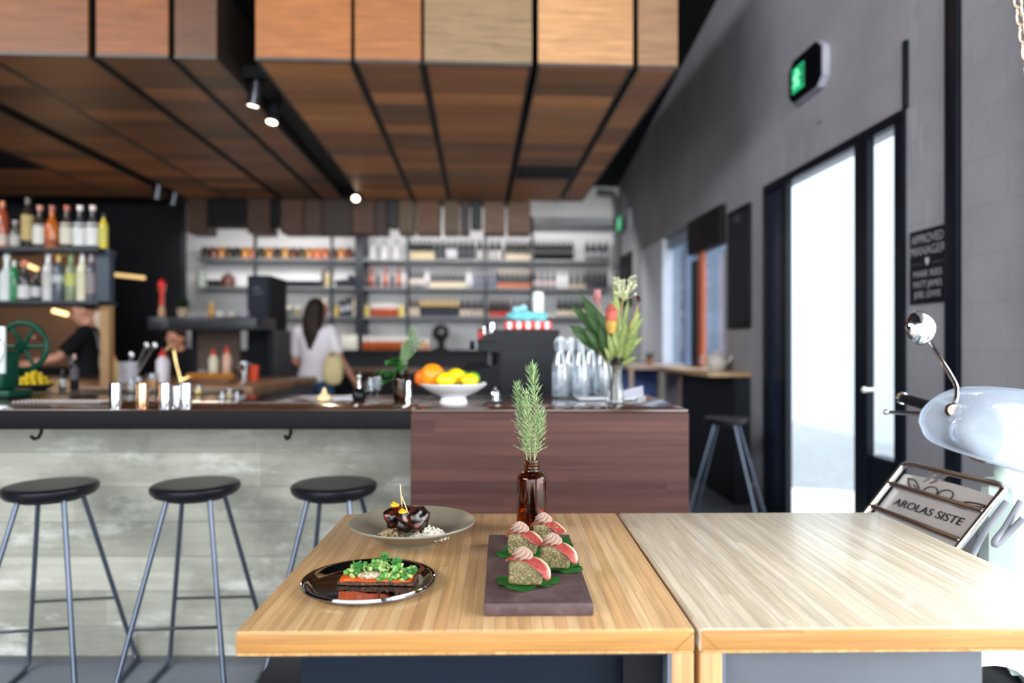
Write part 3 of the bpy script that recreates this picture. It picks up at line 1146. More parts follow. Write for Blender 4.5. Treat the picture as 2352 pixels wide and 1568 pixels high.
def pick(p0, p1, label):
    mb = MB()
    pts = [Vector(p0).lerp(Vector(p1), k / 8) for k in range(9)]
    mb.tube(pts, [0.0004, 0.0013, 0.0014, 0.0014, 0.0014, 0.0014, 0.0015, 0.0013, 0.0011], 8)
    return tag(mb.build('toothpick', PICK), label, 'toothpick', 'toothpicks in the meat')


pick(atd(924, 1172, 1.573), atd(919, 1111, 1.573), 'taller upright toothpick stuck in the back meat piece')
pick(atd(938, 1180, 1.512), atd(923, 1139, 1.53), 'shorter leaning toothpick stuck in the front meat piece')
MUST = P('yellow_mustard', (226, 172, 36), 0.22, var=0.06, spec=0.6, sss=0.2)


def dollop(c, r, label, lean=0.3):
    mb = MB()
    prof = [(0, -0.6), (0.62, -0.55), (0.98, -0.2), (1.0, 0.1), (0.82, 0.45), (0.5, 0.7), (0.26, 0.92), (0.1, 1.15), (0, 1.22)]
    mb.lathe([(a * r, b * r * 0.72) for a, b in prof], seg=24)
    for v in mb.bm.verts:
        h = max(0, v.co.z) / r
        v.co.x -= lean * h * h * r
    mb.move(Matrix.Translation(c))
    return tag(mb.build('mustard_dollop', MUST, angle=None), label, 'sauce', 'mustard dollops on the meat')


dollop(atd(907, 1160, 1.562), 0.0105, 'yellow mustard dollop at the foot of the taller toothpick', 0.55)
dollop(atd(925, 1175, 1.503), 0.0098, 'yellow mustard dollop beside the shorter leaning toothpick')

# ------------------------------------------------------------------ steel plate with pea toast
pl = tp(-0.269, 1.287)
o = thing('steel_plate', 'round polished steel plate carrying the pea toast', 'plate', pl)
PST = CHROME('polished_steel', (0.33, 0.32, 0.33), 0.04)
prof = [(0, 0.0005), (0.100, 0.0005), (0.107, 0.002), (0.114, 0.0085), (0.1185, 0.0115), (0.1225, 0.0125), (0.1238, 0.0105), (0.125, 0.0085), (0.1252, 0.0115), (0.1235, 0.0148), (0.119, 0.0142), (0.113, 0.0112), (0.106, 0.0048), (0.099, 0.0030), (0, 0.0026)]
MB().lathe(prof, seg=80, sx=1.0, sy=0.95).build('plate_body', PST, o, angle=70)
PZ = TZ + 0.0027
tc = tp(-0.2545, 1.300, PZ)
TROT = TR + R(-3)
toast = thing('seeded_toast', 'thin dark seeded toast slice lying on the steel plate', 'toast', tc, TROT)
TOAST = organic('seeded_toast_crumb', (96, 58, 38), (44, 26, 18), (168, 122, 84), 0.6, 260, 1.0)
grid = []
rnd = random.Random(11)
W2, D2 = 0.0715, 0.026
mb = MB()


def warp(x):
    return 0.0022 * sin(x * 45) + (0.0022 if x > 0.01 else 0.0)


rings = []
N = 26
for i in range(N + 1):
    x = -W2 + 2 * W2 * i / N
    j1, j2 = rnd.uniform(-0.0015, 0.0015), rnd.uniform(-0.0015, 0.0015)
    zt = 0.0066 + rnd.uniform(-0.0008, 0.0008)
    b = 0.0004
    wv = 0.0012 * sin(x * 60)
    rings.append([Vector((x, -D2 + j1 + wv, b + 0.001)), Vector((x, -D2 + 0.003 + wv, b)), Vector((x, D2 - 0.003, b)), Vector((x, D2 + j2, b + 0.001)), Vector((x, D2 + j2, zt)), Vector((x, D2 - 0.004, zt + 0.0012)), Vector((x, -D2 + 0.004 + wv, zt + 0.0012)), Vector((x, -D2 + j1 + wv, zt))])
mb.loft(rings)
mb.build('crumb', TOAST, toast, angle=50)
ORG = P('orange_curd', (214, 84, 18), 0.18, var=0.15, scale=120, spec=0.6, bump=0.3)
mb = MB()
rings = []
for i in range(N + 1):
    x = -W2 * 0.93 + 2 * W2 * 0.93 * i / N
    e = 1 - 0.5 * (abs(x) / W2) ** 8
    y0 = -D2 * 0.93 + 0.0015 * sin(x * 120)
    zt = 0.0125 + 0.001 * sin(x * 90)
    rings.append([Vector((x, y0 - 0.001, 0.0076)), Vector((x, D2 * 0.9, 0.0076)), Vector((x, D2 * 0.92, zt * e + 0.002)), Vector((x, 0, zt + 0.001)), Vector((x, y0 + 0.003, zt)), Vector((x, y0 - 0.0012, 0.0105))])
mb.loft(rings)
ob = mb.build('orange_curd_layer', ORG, None, angle=60)
ob.location = tc
ob.rotation_euler = (0, 0, TROT)
tag(ob, 'glossy orange curd layer spread on the seeded toast', 'spread')
ob = lump('flaked_crab', organic('pale_flaked_crab', (206, 190, 160), (150, 128, 96), (236, 228, 208), 0.4, 140, 0.8), Vector((-0.012, -0.0125, 0.0158)), (0.024, 0.012, 0.0055), 4, 'pale flaked crab showing at the front of the pea toast', 'crab', 0, 0.5, fr=140)
ob.matrix_world = Matrix.Translation(tc) @ Matrix.Rotation(TROT, 4, 'Z')

PEA = P('green_pea', (92, 158, 62), 0.3, var=0.12, scale=150, sss=0.15)
PEAD = P('dark_green_pea', (58, 128, 58), 0.28, var=0.12, scale=150, sss=0.15)
CEL = P('pale_celery', (170, 200, 118), 0.35, var=0.1, scale=150, sss=0.2)


def mini(name, mat, kind, rnd, r):
    mb = MB()
    if kind == 'pea':
        mb.ball((0, 0, 0), (r, r, r * 0.94), 14, 10)
    elif kind == 'half':
        mb.lathe([(0, -r * 0.9), (r * 0.6, -r * 0.72), (r * 0.95, -r * 0.2), (r, 0.0), (r * 0.85, r * 0.1), (r * 0.3, r * 0.04), (0, r * 0.06)], seg=14)
    else:
        mb.box(-r * 1.25, r * 1.25, -r * 0.8, r * 0.8, -r * 0.7, r * 0.7, r * 0.28)
        for v in mb.bm.verts:
            v.co.y += 0.25 * v.co.x * v.co.x / r
    return mb.build(name, mat, angle=50)


rnd = random.Random(21)
protos = {}
pile = []
# (lx range along the toast, heap height): more to the right, rising in the middle
slots = []
for i in range(400):
    if len(slots) >= 74:
        break
    x = rnd.uniform(-0.058, 0.066)
    y = rnd.uniform(-0.020, 0.022)
    if x < 0.012 and y < -0.009:
        if not (x < -0.038):
            continue
    top = 0.026 + 0.016 * math.exp(-((x + 0.006) / 0.03) ** 2) * (1 - (y / 0.03) ** 2) + (0.004 if x > 0.03 else 0)
    lay = rnd.choice((0, 0, 1, 1, 2))
    z = 0.0215 + (top - 0.0215) * lay / 2.0
    p = Vector((x, y, z - 0.0048))
    if all((p - q).length > 0.0066 for q in slots):
        slots.append(p)
# front face dice hanging over the right half
for k in range(9):
    slots.append(Vector((0.006 + k * 0.0073, -0.0225 - 0.0012 * (k % 2), 0.0120 + 0.0035 * (k % 3))))
kinds = ['pea', 'dice', 'half', 'dice', 'pea', 'dice', 'half']
info = {'pea': ('green_pea', 'glossy round green pea in the heap on the toast', 'pea', 'green peas heaped on the toast'),
        'half': ('pea_half', 'split pale green pea half in the heap on the toast', 'pea', 'split pea halves heaped on the toast'),
        'dice': ('celery_dice', 'pale green celery dice in the heap on the toast', 'celery', 'celery dice heaped on the toast')}
for i, s in enumerate(slots):
    k = kinds[i % 7]
    m = {'pea': PEAD if i % 2 else PEA, 'half': CEL, 'dice': CEL if i % 3 else PEA}[k]
    key = (k, m.name)
    if key not in protos:
        ob = mini(info[k][0], m, k, rnd, 0.0046 if k == 'pea' else 0.0042)
        protos[key] = ob
    else:
        ob = protos[key].copy()
        COL.objects.link(ob)
    sc = rnd.uniform(0.85, 1.2)
    ob.scale = (sc, sc, sc)
    ob.matrix_world = Matrix.Translation(tc) @ Matrix.Rotation(TROT, 4, 'Z') @ Matrix.Translation(s) @ Euler((rnd.uniform(0, 6), rnd.uniform(0, 6), rnd.uniform(0, 6))).to_matrix().to_4x4() @ Matrix.Scale(sc, 4)
    tag(ob, info[k][1], info[k][2], info[k][3])

DILL = P('dill_green', (70, 140, 62), 0.5, var=0.15)


def dill(c, h, lean, seed, label, n=9):
    rnd = random.Random(seed)
    t = thing('dill_sprig', label, 'dill', c, 0, 'dill sprigs on the toast')
    ms, mf = MB(), MB()
    top = Vector((lean[0], lean[1], h))
    ms.tube([(0, 0, 0), top * 0.5, top], [0.0006, 0.0005, 0.0003], 6)
    for k in range(n):
        f = 0.25 + 0.75 * k / n
        b = top * f
        for s in range(4):
            a = rnd.uniform(0, 2 * pi)
            L = rnd.uniform(0.006, 0.011) * (1.2 - 0.5 * f)
            d = Vector((cos(a), sin(a), rnd.uniform(0.2, 1.0))).normalized()
            e = b + d * L
            mf.tube([b, b + d * L * 0.5 + Vector((0, 0, 0.0006)), e], [0.0007, 0.0007, 0.0004], 5)
            for q in range(4):
                g = b + d * L * (0.4 + 0.2 * q)
                d2 = (d + Vector((rnd.uniform(-1, 1), rnd.uniform(-1, 1), rnd.uniform(-.6, 1))) * 0.9).normalized()
                mf.tube([g, g + d2 * 0.0045], [0.0006, 0.0004], 4)
    ms.build('stem', DILL, t)
    mf.build('fronds', DILL, t)
    return t


def tl(x, y, z):
    z -= 0.0048
    return Matrix.Translation(tc) @ Matrix.Rotation(TROT, 4, 'Z') @ Vector((x, y, z))


dill(tl(-0.031, -0.017, 0.024), 0.022, (-0.006, -0.004), 1, 'feathery dill sprig at the left end of the pea toast')
dill(tl(0.008, 0.005, 0.037), 0.016, (0.004, 0.002), 2, 'dill sprig on top of the middle of the pea heap')
dill(tl(0.030, 0.004, 0.032), 0.012, (0.006, 0.001), 3, 'dill sprig lying right of centre on the pea heap')
dill(tl(0.064, -0.012, 0.016), 0.018, (0.004, -0.003), 4, 'dill sprig at the right end of the pea toast')

# ------------------------------------------------------------------ slate board with four canapes
sb_c = tp((-0.046 + 0.1356) / 2 - 0.003, (1.137 + 1.553) / 2, TZ)
SLATE = organic('purple_brown_stone', (86, 67, 68), (64, 48, 48), (106, 86, 88), 0.5, 22, 0.25, 0.45)
bd = MB().box(-0.0915, 0.0915, -0.208, 0.208, 0.0, 0.022, 0.0025, 2)
bd = bd.build('stone_board', SLATE)
bd.location = sb_c + Vector((0, 0, 0.0003))
bd.rotation_euler = (0, 0, TR)
tag(bd, 'purplish brown stone serving board under the four canapes', 'board')
SZ = TZ + 0.0224
LEAF = P('green_leaf', (52, 140, 56), 0.35, var=0.2, scale=60, spec=0.5)
TERR = organic('seeded_terrine', (130, 114, 70), (74, 68, 36), (196, 180, 134), 0.45, 330, 1.0, 0.5, 0.15, scale2=160)


def meat_mat():
    t = NT('cured_duck_slice')
    v = t.coord()
    tcn = t.add('ShaderNodeAttribute')
    tcn.attribute_name = 'fat'
    f = t.noise(v, 160, 4)
    c = t.ramp(f, [(0.3, lin((132, 48, 44))), (0.7, lin((178, 84, 74)))])
    c = t.mix(c, lin((236, 206, 172)), tcn.outputs['Fac'])
    t.color(c)
    t.bsdf.inputs['Roughness'].default_value = 0.28
    t.bsdf.inputs['Subsurface Weight'].default_value = 0.12
    t.bsdf.inputs['Subsurface Radius'].default_value = (0.006, 0.002, 0.001)
    t.bump(f, 0.2, 0.001)
    return t.m


CURED = meat_mat()
MOUSSE = P('beige_mousse', (180, 150, 134), 0.5, var=0.05, scale=80, sss=0.2)


def curve_pts(pts, n):
    """Catmull-Rom through pts"""
    out = []
    P_ = [Vector(p) for p in pts]
    P_ = [P_[0] * 2 - P_[1]] + P_ + [P_[-1] * 2 - P_[-2]]
    m = len(P_) - 3
    for i in range(n + 1):
        u = i / n * m
        k = min(int(u), m - 1)
        t = u - k
        a, b, c, d = P_[k:k + 4]
        out.append(0.5 * ((2 * b) + (-a + c) * t + (2 * a - 5 * b + 4 * c - d) * t * t + (-a + 3 * b - 3 * c + d) * t ** 3))
    return out


def canape(l, d, rot, size, seed, where, leafr, slice_dir, hh=0.041, front=0.0, leafrot=0.0, drop=0.028):
    rnd = random.Random(seed)
    base = tp(l, d, SZ)
    A = Matrix.Translation(base) @ Matrix.Rotation(TR + rot, 4, 'Z')
    # wavy leaf
    mb = MB()
    rows = []
    nr, na = 6, 40
    c0 = mb.bm.verts.new((0, 0, 0.0012))
    prev = None
    for i in range(1, nr + 1):
        q = i / nr
        cur = []
        for k in range(na):
            a = 2 * pi * k / na
            rr = 1 + 0.08 * sin(3 * a + seed) + 0.06 * sin(7 * a + 2 * seed)
            z = 0.0012 + (q ** 3) * (0.0025 + 0.0028 * sin(5 * a + seed) + 0.0018 * sin(9 * a))
            cur.append(mb.bm.verts.new((1.12 * leafr[0] * rr * q * cos(a), 1.12 * leafr[1] * rr * q * sin(a), max(0.0008, z))))
        for k in range(na):
            j = (k + 1) % na
            if prev is None:
                mb.bm.faces.new((c0, cur[k], cur[j]))
            else:
                mb.bm.faces.new((prev[k], cur[k], cur[j], prev[j]))
        prev = cur
    bmesh.ops.solidify(mb.bm, geom=list(mb.bm.faces), thickness=0.0008)
    mb.move(A @ Matrix.Rotation(leafrot, 4, 'Z'))
    tag(mb.build('leaf', LEAF, angle=None), 'round wavy green leaf under the ' + where, 'leaf', 'leaves on the stone board')
    # terrine block
    bm = bmesh.new()
    bmesh.ops.create_cube(bm, size=2.0)
    bmesh.ops.subdivide_edges(bm, edges=list(bm.edges), cuts=9, use_grid_fill=True)
    from mathutils import noise as ns
    for v in bm.verts:
        p = v.co.copy()
        k = (abs(p.x) ** 9 + abs(p.y) ** 9 + abs(p.z) ** 9) ** (-1 / 9)
        q = Vector((p.x * size[0] / 2, p.y * size[1] / 2, p.z * hh / 2)) * k
        q += p.normalized() * 0.0016 * ns.fractal(q * 180 + Vector((seed, 0, 0)), 1, 2, 3)
        if p.z > 0:
            q.z -= 0.05 * q.x
        v.co = q + Vector((0, 0, hh / 2 + 0.0022))
    mb = MB()
    mb.bm.free()
    mb.bm = bm
    mb.move(A)
    tag(mb.build('terrine_block', TERR, angle=None), 'seeded beige terrine block of the ' + where, 'terrine', 'terrine blocks on the stone board')
    # cured slice draped across the top
    zt = hh + 0.0035
    sx, sy = size[0] / 2, size[1] / 2
    path = curve_pts([(-sx - 0.006, sy * 0.1, zt - 0.006 if slice_dir < 2 else zt - 0.012), (-sx + 0.006, 0.0, zt + 0.001), (0, -0.003, zt + 0.001), (sx * 0.55, -0.008, zt + 0.0005), (sx + 0.004, -sy * 0.75 - 0.003, zt - 0.010), (sx + 0.012, -sy - 0.006, zt - drop)], 22)
    rows = []
    fat = []
    for i, p in enumerate(path):
        u = i / 22
        w = 0.0035 + 0.0118 * sin(pi * min(1, max(0, (u - 0.08) / 0.92)) ** 1.25) ** 0.8 if u > 0.08 else 0.0035
        tdir = (path[min(i + 1, 22)] - path[max(i - 1, 0)]).normalized()
        side = tdir.cross(Vector((0, 0, 1)))
        if side.length < 0.2:
            side = Vector((0, -1, 0))
        side.normalize()
        nrm = side.cross(tdir).normalized()
        row = []
        for j in range(9):
            s = -1 + 2 * j / 8
            row.append(p + side * s * w + nrm * (0.003 * (1 - s * s)) + Vector((0, 0, -0.10 * w * (s + 1) ** 2 * (1 if u > 0.5 else 0.3))))
        rows.append(row)
    mb = MB()
    lay = mb.bm.verts.layers.float.new('fat')
    vr = [[mb.bm.verts.new(q) for q in row] for row in rows]
    for i, r_ in enumerate(vr):
        for j, v in enumerate(r_):
            v[lay] = 1.0 if j <= 1 else (0.6 if j == 2 else 0.0)
    fs = []
    for i in range(len(vr) - 1):
        for j in range(8):
            fs.append(mb.bm.faces.new((vr[i][j], vr[i + 1][j], vr[i + 1][j + 1], vr[i][j + 1])))
    bmesh.ops.recalc_face_normals(mb.bm, faces=fs)
    bmesh.ops.solidify(mb.bm, geom=fs, thickness=0.0026)
    mb.move(A)
    tag(mb.build('cured_meat_slice', CURED, angle=None), 'pink cured meat slice draped over the ' + where, 'meat slice', 'meat slices on the canapes')
    # piped rosette
    mb = MB()
    rings = []
    R0 = 0.0162
    for i in range(15):
        v = i / 14
        r = R0 * (1.0 - v ** 2.0) ** 0.9 * (0.80 + 0.20 * min(1, v * 6)) + 0.0006
        z = 0.0205 * v ** 0.95
        tw = v * 1.9 + seed
        rings.append([Vector((r * (1 + 0.27 * cos(7 * a)) * cos(a + tw), r * (1 + 0.27 * cos(7 * a)) * sin(a + tw), z)) for a in [2 * pi * k / 64 for k in range(64)]])
    mb.loft(rings)
    mb.move(A @ Matrix.Translation((-0.006, -0.002 - front, zt + 0.0028)))
    tag(mb.build('piped_rosette', MOUSSE, angle=None), 'piped beige mousse rosette topping the ' + where, 'mousse', 'mousse rosettes on the canapes')


canape(0.025, 1.232, R(-6), (0.060, 0.040), 1, 'canape nearest the front of the stone board', (0.050, 0.036), 1, leafrot=0.2)
canape(0.084, 1.322, R(-8), (0.056, 0.040), 2, 'canape at the right edge of the stone board', (0.048, 0.036), 1, leafrot=-0.3)
canape(0.022, 1.408, R(-9), (0.058, 0.040), 3, 'canape directly behind the front one, at left', (0.050, 0.036), 2, leafrot=0.1, drop=0.016)
canape(0.074, 1.485, R(-5), (0.056, 0.040), 4, 'canape furthest back, before the amber bottle', (0.054, 0.034), 2, leafrot=-0.2, drop=0.014)

# ------------------------------------------------------------------ amber bottle with rosemary
bt = tp((1222 - 1176) / 1568 * 1.68, 1.68)
o = thing('amber_bottle', 'amber glass bottle holding rosemary sprigs on the bamboo table', 'bottle', bt)
AMB = GLASS('amber_glass', (0.46, 0.17, 0.03), 0.015)
outer = [(0, 0.0), (0.030, 0.0), (0.0355, 0.002), (0.0375, 0.006), (0.0378, 0.012), (0.0378, 0.122), (0.0372, 0.128), (0.034, 0.1345), (0.027, 0.140), (0.0205, 0.1425), (0.0185, 0.1445), (0.0183, 0.148), (0.0205, 0.1488), (0.0208, 0.1505), (0.0186, 0.1515), (0.0184, 0.155), (0.0202, 0.1558), (0.0205, 0.1575), (0.0184, 0.1588), (0.0184, 0.162), (0.0202, 0.163), (0.0204, 0.165), (0.0188, 0.166), (0.0188, 0.170), (0.0178, 0.1715)]
inner = [(0.0150, 0.1712), (0.0148, 0.146), (0.018, 0.1425), (0.030, 0.1345), (0.0335, 0.129), (0.0348, 0.122), (0.0348, 0.012), (0.033, 0.0065), (0.028, 0.0045), (0, 0.004)]
MB().lathe(outer + inner, seg=72).build('bottle_glass', AMB, o, angle=50)
LIQ = GLASS('amber_water', (0.75, 0.42, 0.14), 0.0, 1.33)
MB().lathe([(0, 0.0046), (0.027, 0.0046), (0.0325, 0.0070), (0.0343, 0.0125), (0.0343, 0.047), (0, 0.0465)], seg=48).build('water', LIQ, o, angle=50)
# raised marks moulded in the glass on the front: a ring, dots and bars
mb = MB()
for (px, py, kind) in ((1211, 1127, 'e'), (1211, 1143, 'o'), (1211, 1155, 'i'), (1216, 1168, '.'), (1216, 1172, '.'), (1216, 1186, 'o'), (1216, 1197, 'v')):
    p = atd(px, py, 1.68) - bt
    a = math.asin(max(-1, min(1, (p.x) / 0.0379)))
    z = p.z
    M_ = Matrix.Translation((0.0379 * sin(a), -0.0379 * cos(a), z)) @ Matrix.Rotation(a, 4, 'Z')
    f = lambda pts: [M_ @ Vector((x * 0.001, -0.0001, y * 0.001)) for x, y in pts]
    if kind == 'o':
        mb.tube(f([(2.8 * cos(q), 5 * sin(q)) for q in [2 * pi * k / 16 for k in range(17)]]), 0.00055, 6)
    elif kind == 'i':
        mb.tube(f([(0, -3.5), (0, 3.5)]), 0.00055, 6)
    elif kind == '.':
        mb.ball(M_ @ Vector((0, 0, 0)), 0.0009, 8, 6)
    elif kind == 'e':
        mb.tube(f([(-2, 4), (-2, -4)]), 0.0005, 6)
        for yy in (-4, 0, 4):
            mb.tube(f([(-2, yy), (2.4, yy)]), 0.0005, 6)
    else:
        mb.tube(f([(-2.4, 4), (0, -3), (2.4, 4)]), 0.00055, 6)
mb.build('moulded_marks', AMB, o)

RNEED = organic('rosemary_needle', (148, 176, 116), (94, 132, 76), (214, 222, 186), 0.45, 120, 0.0)
RSTEM = P('rosemary_stem', (150, 152, 110), 0.6, var=0.15, scale=60)


def rosemary(pts, label, seed, n=95, L0=0.026, start=0.36):
    rnd = random.Random(seed)
    path = curve_pts(pts, 30)
    base = path[0]
    t = thing('rosemary_sprig', label, 'herb', base, 0, 'rosemary sprigs in the amber bottle')
    path = [p - base for p in path]
    MB().tube(path, [0.0019 - 0.0012 * i / 30 for i in range(31)], 8).build('stem', RSTEM, t)
    mb = MB()
    for k in range(n):
        f = start + (1 - start) * (k / (n - 1)) ** 0.95
        i = f * 30
        a, b = int(i), min(int(i) + 1, 30)
        p = path[a].lerp(path[b], i - a)
        tg = (path[min(b + 1, 30)] - path[max(a - 1, 0)]).normalized()
        th = k * 2.39996 + rnd.uniform(-0.4, 0.4)
        u = tg.cross(Vector((0, 1, 0.01))).normalized()
        w = tg.cross(u)
        out = u * cos(th) + w * sin(th)
        spread = 1.15 * (1 - f) + 0.62
        L = L0 * rnd.uniform(0.7, 1.15) * (1 - 0.35 * f ** 3)
        d = (tg * 1.0 + out * spread * rnd.uniform(0.8, 1.25)).normalized()
        bend = (tg * rnd.uniform(-0.3, 0.35) + out * rnd.uniform(-0.25, 0.25)) * L * 0.35
        pts_ = [p, p + d * L * 0.35 + bend * 0.1, p + d * L * 0.7 + bend * 0.5, p + d * L + bend]
        # flattened needle
        sd = d.cross(out).normalized()
        nn = sd.cross(d).normalized()
        rings = []
        for q, wd in zip(pts_, (0.0008, 0.00155, 0.0014, 0.0003)):
            rings.append([q + sd * wd * cos(e) + nn * wd * 0.45 * sin(e) for e in [2 * pi * m / 6 for m in range(6)]])
        mb.loft(rings)
    mb.build('needles', RNEED, t, angle=None)
    return t


D0 = 1.68


def rp(px, py, dd=0.0):
    return atd(px, py, D0 + dd)


rosemary([rp(1228, 1195, 0.004), rp(1226, 1080), rp(1230, 1000, -0.006), rp(1229, 930, -0.008), rp(1224, 870, -0.004), rp(1222, 850)], 'tallest rosemary sprig, leaning right in the amber bottle', 3, 130, 0.036)
rosemary([rp(1214, 1200, 0.0), rp(1212, 1075, 0.004), rp(1203, 1000, 0.012), rp(1194, 940, 0.014), rp(1188, 885, 0.012)], 'rosemary sprig leaning left in the amber bottle', 5, 110, 0.034)
rosemary([rp(1222, 1198, -0.006), rp(1219, 1080, 0.0), rp(1217, 1020, -0.016), rp(1213, 960, -0.02), rp(1208, 905, -0.02)], 'shorter middle rosemary sprig in the amber bottle', 8, 100, 0.032)
rosemary([rp(1224, 1196, 0.008), rp(1226, 1080, 0.002), rp(1234, 1030, 0.008), rp(1241, 985, 0.014), rp(1243, 950, 0.016)], 'shortest rosemary sprig at the right of the amber bottle', 13, 70, 0.032, 0.42)

# ------------------------------------------------------------------ back shelves and their bottles
YS = 9.80      # bottle row plane


def sh(px, py):
    return ony(px, py, YS)


ZR = [sh(900, 598).z, sh(900, 662).z, sh(900, 728).z, sh(900, 803).z]
su = thing('wall_shelving', 'dark steel shelving with four rows of bottles on the white back wall', 'shelving', (0, 0, 0))
SHB = P('grey_shelf_board', (92, 94, 98), 0.5)
X0, XM, X1 = sh(462, 600).x, sh(830, 600).x, sh(1400, 600).x
for z in ZR[:3]:
    MB().box(X0, XM - 0.05, YS - 0.18, YB - 0.002, z - 0.03, z).build('shelf_board', SHB, su)
    MB().box(XM + 0.05, X1, YS - 0.18, YB - 0.002, z - 0.03, z).build('shelf_board', SHB, su)
ztop = sh(1300, 519).z
MB().box(sh(1222, 519).x, X1 + 0.05, YS - 0.18, YB - 0.002, ztop - 0.035, ztop).build('shelf_board', SHB, su)
for px in (595, 768, 940, 1115, 1220):
    x = sh(px, 600).x
    MB().box(x - 0.02, x + 0.02, YS - 0.19, YS - 0.15, ZR[3] + 0.001, sh(px, 535).z + 0.2).build('upright', NAVY, su)
MB().box(XM - 0.055, XM + 0.055, YS - 0.2, YB - 0.002, ZR[3] + 0.001, sh(830, 535).z + 0.3).build('divider', NAVY, su)
bc = thing('back_counter', 'black back counter running below the bottle shelves', 'counter', (0, 0, 0))
MB().box(PX + 0.1, WX - 0.05, 9.35, YB - 0.002, ZR[3] - 0.05, ZR[3], 0.004).build('counter_top', BLACK, bc)
MB().box(PX + 0.1, WX - 0.05, 9.40, YB - 0.002, 0, ZR[3] - 0.05).build('counter_front', P('black_counter_front', (26, 28, 33), 0.5), bc)

WINE = [(0, 0.0), (0.033, 0.0), (0.035, 0.004), (0.035, 0.19), (0.034, 0.215), (0.018, 0.238), (0.0145, 0.25), (0.0145, 0.285), (0.0158, 0.287), (0.0158, 0.298), (0, 0.299)]
BELLY = [(0, 0.0), (0.040, 0.0), (0.043, 0.005), (0.043, 0.15), (0.04, 0.17), (0.02, 0.20), (0.015, 0.215), (0.015, 0.262), (0.018, 0.264), (0.018, 0.29), (0, 0.292)]
SLIM = [(0, 0.0), (0.032, 0.0), (0.034, 0.004), (0.034, 0.2), (0.028, 0.225), (0.015, 0.25), (0.0135, 0.27), (0.0135, 0.305), (0, 0.306)]
SQUAT = [(0, 0.0), (0.032, 0.0), (0.034, 0.004), (0.034, 0.10), (0.03, 0.125), (0.018, 0.14), (0.016, 0.17), (0.02, 0.172), (0.02, 0.19), (0, 0.192)]
JAR = [(0, 0.0), (0.05, 0.0), (0.053, 0.005), (0.053, 0.13), (0.045, 0.145), (0.046, 0.15), (0.046, 0.172), (0, 0.173)]
MATC = {}


def pm(c, rough=0.25, metal=0.0, **k):
    key = (c, rough, metal)
    if key not in MATC:
        MATC[key] = P('tone_%02x%02x%02x' % c, c, rough, metal, **k)
    return MATC[key]


BPROTO = {}


def prof_at(prof, z):
    for (r0, z0), (r1, z1) in zip(prof, prof[1:]):
        if z0 <= z <= z1 and z1 > z0:
            return r0 + (r1 - r0) * (z - z0) / (z1 - z0)
    return prof[-2][0]


def bottle(loc, prof, glass, label_c=None, lz=(0.04, 0.14), cap=None, capz=0.25, label='', cat='bottle', group=None, name='wine_bottle', s=1.0, rotz=0.0, gmat=None):
    key = (id(prof), glass if gmat is None else gmat.name, label_c, lz, cap, capz, name)
    if key in BPROTO:
        return tag(dup(BPROTO[key], loc, rotz, label, group, s), None, cat)
    t = thing(name, label, cat, loc, rotz, group)
    t.scale = (s, s, s)
    MB().lathe(prof, seg=20).build('bottle_body' if 'jar' not in name else 'jar_body', gmat or pm(glass, 0.16), t)
    if label_c:
        zz = [lz[0] + (lz[1] - lz[0]) * k / 4 for k in range(5)]
        mb = MB().lathe([(prof_at(prof, zz[0]) - 0.002, zz[0])] + [(prof_at(prof, z) + 0.0008, z) for z in zz] + [(prof_at(prof, zz[-1]) - 0.002, zz[-1])], seg=20)
        mb.build('paper_label', pm(tuple(int(q * 0.86) for q in label_c), 0.7), t)
    if cap:
        zs = [z for r, z in prof if z >= capz]
        zt = prof[-1][1]
        pr = [(prof_at(prof, capz) - 0.002, capz), (prof_at(prof, capz) + 0.001, capz)] + [(r + 0.001, z) for r, z in prof if z > capz and r > 0] + [(0, zt + 0.001)]
        MB().lathe(pr, seg=20).build('cap' if 'jar' not in name else 'jar_lid', pm(cap, 0.35), t)
    BPROTO[key] = t
    return t


DARKG = (20, 24, 26)


def row(pxs, shelf, prof, glass, lab=None, lz=(0.04, 0.14), cap=None, capz=0.25, label='', group='', name='wine_bottle', h=None, dy=0.0):
    for i, px in enumerate(pxs):
        p = ony(px, 600, YS + dy)
        p.z = ZR[shelf] + 0.001
        if shelf == 3:
            p.y = 9.62
            p.x = ony(px, 600, 9.62).x
        H = prof[-1][1]
        s = (h or H) / H
        bottle(p, prof, glass, lab, lz, cap, capz, label, 'jar' if 'jar' in name else 'bottle', group, name, s)


def span(a, b, n):
    return [a + (b - a) * k / max(1, n - 1) for k in range(n)]


# top row
jc = [(34, 22, 16), (92, 40, 18), (150, 92, 26), (44, 38, 20), (26, 24, 24), (168, 112, 34), (186, 92, 26), (48, 44, 24), (156, 100, 34), (24, 24, 26), (150, 110, 40), (80, 40, 24), (60, 50, 22), (148, 96, 32), (176, 84, 28), (160, 80, 34), (56, 40, 24), (168, 100, 34), (84, 34, 22)]
for i, px in enumerate(span(472, 802, 19)):
    p = sh(px, 600)
    p.z = ZR[0] + 0.001
    k = 'amber' if sum(jc[i]) > 260 else 'dark'
    bottle(p, JAR, jc[i], None, cap=(60, 52, 40) if k == 'dark' else (130, 96, 40), capz=0.15, label=k + ' preserving jar in the row of jars on the top shelf at the left', cat='jar', group=k + ' jars on the top shelf', name='preserving_jar', s=1.0)
row((856, 883, 911), 0, WINE, (206, 210, 212), (226, 226, 224), (0.03, 0.18), (120, 132, 134), 0.21, 'pale white bottle with grey neck on the top shelf right of the steel divider', 'pale bottles on the top shelf')
row(span(946, 992, 5), 0, WINE, DARKG, (222, 204, 164), (0.02, 0.12), None, 0.25, 'dark wine bottle with cream label on the top shelf, first dark cluster', 'cream labelled wine, first cluster of the top shelf')
